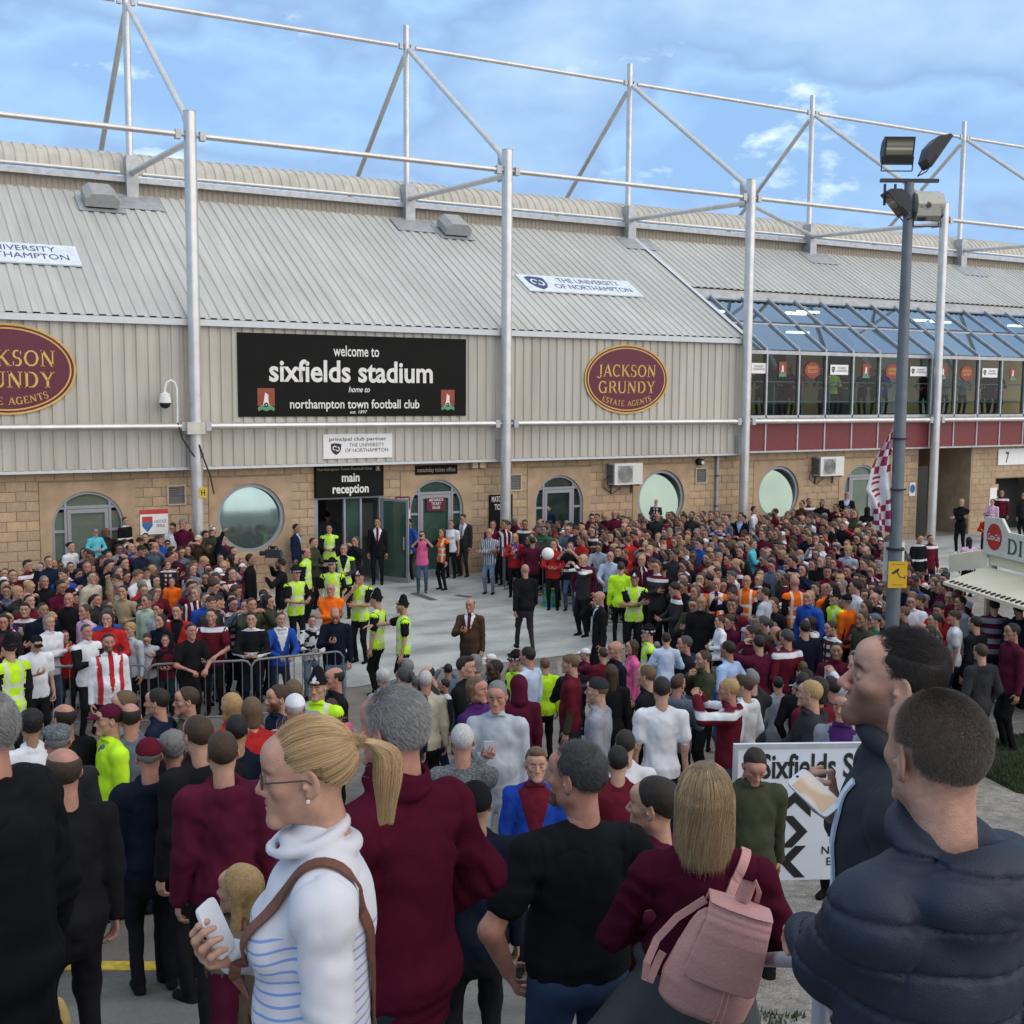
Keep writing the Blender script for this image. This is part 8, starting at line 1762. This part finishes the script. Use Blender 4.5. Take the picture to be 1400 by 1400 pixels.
# man in navy quilted jacket with cropped hair
m_quilt=mat('jacket_navy_quilted',(.012,.018,.034),.6,var=.14,vscale=8,bump=.22,bscale=260,spec=.35)
def quilt(P,tg,J):
    z=P[:,2]; arm=(tg==6)|(tg==7); zz_=z+.035*np.sin(P[:,0]*4); fr_=(zz_/.092)%1.0; d_=np.minimum(fr_,1-fr_)*.092
    gq=np.exp(-(d_/.0055)**2)*.0075-.003*np.sin(np.clip(d_/.05,0,1)*PI/2); 
    wr=.0025*np.sin(P[:,0]*150+P[:,1]*120+6*ynoise(P,14,3,2)); return gq+wr*np.exp(-(d_/.02)**2)
Hm=figure(1290,938,2.13,128,'man with cropped hair in a navy quilted hooded jacket leaning a hand on the rail','stand',lambda loc:dict(L=tuple(loc(atdepth(1104,1296,2.5)+Z3*.03)),hL=(-.7,-.6,-.8),nL=(0,0,-1),R=(.27,.05,.9),curl=.75),pad=.025,fat=.02,top=m_quilt,tr='black',sk='fair',extra=lambda t,J:hoodback(t,J,.155,.075,.085,-.055,-.095),topname='quilted_jacket',fold=.005,fk=12,tdisp=quilt,tres=.0075,seed=51,hk=dict(jaw=1.05),hcol=(.2,.16,.13),wide=.99,htop=.004,hres=.0030,beard=.25,yaw=-16,
 tinted=lambda V,T:T*(1-.62*(1/(1+np.exp(-np.clip((V[:,2]-hair_line(V[:,1],'short')-.012)/.012,-20,20))))*np.clip(.65+.35*(V[:,2]/.08),.3,1))[:,None]*(1+.10*ynoise(V,300,2,1))[:,None])
hb_=hmat('buzz',(.05,.04,.032),(.17,.135,.105)); addc(mkcurves('hair_strands',short_hair(26000,.0052,(0,-.6,-1),kind='short',seed=8,lift=.55,k=3,topL=1.5,thin=lambda p,r:r.rand(len(p))<np.clip((p[:,2]-hair_line(p[:,1],'short')+.004)/.045,.12,1)),.00034,hb_),'hair_strands',Hm[0],Hm[2])
# programme and bag in the coated man hand
c,R=palm(A,'R',.09,.03); pr_=thing('programme','maroon matchday programme in the hand of the man in the black coat','programme'); f=MB(); f.obox(c+R3*-.01+Z3*-.02,R3*.5+Z3*.12+D3*.2,unit(np.array([-.25,0,1])),np.cross(R3,Z3),.012,.12,.085); f.build('cover',mat('programme_maroon',(.12,.012,.03),.4),pr_); f=MB(); f.obox(c+R3*-.016+Z3*-.02,R3*.5+Z3*.12+D3*.2,unit(np.array([-.25,0,1])),np.cross(R3,Z3),.009,.118,.083); f.build('pages',m_board,pr_)
yb=Fld(); yb.ell((0,0,0),(.07,.045,.10),0,.02); yb.disp=lambda P,t:(.010*ynoise(P.astype(float),40,3,2)).astype(f32); V,Fq,t_=mesh_field(yb,.008); o=bpy.data.objects.new('paper_bag',mkmesh('paper_bag',[(V,Fq,0,None)],[mat('bag_yellow',(.50,.36,.13),.7)],col=False)); COL.objects.link(o); q=c-Z3*.17+R3*.04; o.location=tuple(q); tag(o,'crumpled yellow bag hanging below the maroon programme','bag')
# little girl behind the phone
person(330,1182,face=120,hair='long',hc='blonde',top='khaki',tr='maroon',sleeve='maroon',label='little fair haired girl with fur collar and maroon dress by the phone',sex='f',pad=.03,dd=3.9,fine=2,group='people standing closest on the terrace')
# strands over the solid hair of everyone standing near
SHR={}
def near_strands():
    hcm={'black':((.004,.004,.004),(.025,.022,.02)),'dark':((.008,.006,.005),(.045,.032,.024)),'brown':((.02,.012,.007),(.10,.06,.035)),'light':((.05,.032,.017),(.22,.14,.08)),'blonde':((.14,.09,.04),(.50,.36,.18)),'ginger':((.06,.02,.008),(.28,.11,.04)),'grey':((.07,.07,.065),(.32,.31,.30)),'white':((.2,.2,.19),(.62,.60,.58)),'darkgrey':((.015,.014,.013),(.12,.115,.11))}
    for dist,o,x,y in PEOPLE:
        if dist>16: continue
        if any(c.name.split('.')[0] in('cap','beanie','hood','helmet','police_cap') for c in o.children): continue
        for c in list(o.children):
            if not c.name.startswith('hair'): continue
            mn=c.material_slots[0].material.name.replace('hair_',''); kind=[k for k,v in HAIR.items() if v==c.data][0][0]
            if mn not in hcm: continue
            lk='long' if kind in('long','bob') else ('bald' if kind=='balding' else ('curly' if kind=='curly' else 'short'))
            if (lk,mn) not in SHR:
                hm_=hmat(mn+'_n',*hcm[mn])
                if lk=='long': P=long_hair(2600,-.15,seed=2,k=7)
                elif lk=='bald': P=short_hair(2600,.016,(0,-1,-.8),kind='balding',seed=3,lift=.35,thin=lambda p,r:p[:,2]<.075)
                elif lk=='curly': P=short_hair(4200,.030,(0,-.3,-.2),seed=4,lift=.7,jit=1.2)
                else: P=short_hair(4200,.022,lambda q:(q[0]+.5*min(1,max(0,(q[2]-.04)/.07)),-1+1.5*min(1,max(0,(q[2]-.04)/.07)),-.6+.8*min(1,max(0,(q[2]-.04)/.07))),seed=5,lift=.42,topL=1.5)
                SHR[(lk,mn)]=mkcurves('hair_strands',P,.0007,hm_)
            addc(SHR[(lk,mn)],'hair_strands',o,c.matrix_local)
near_strands()
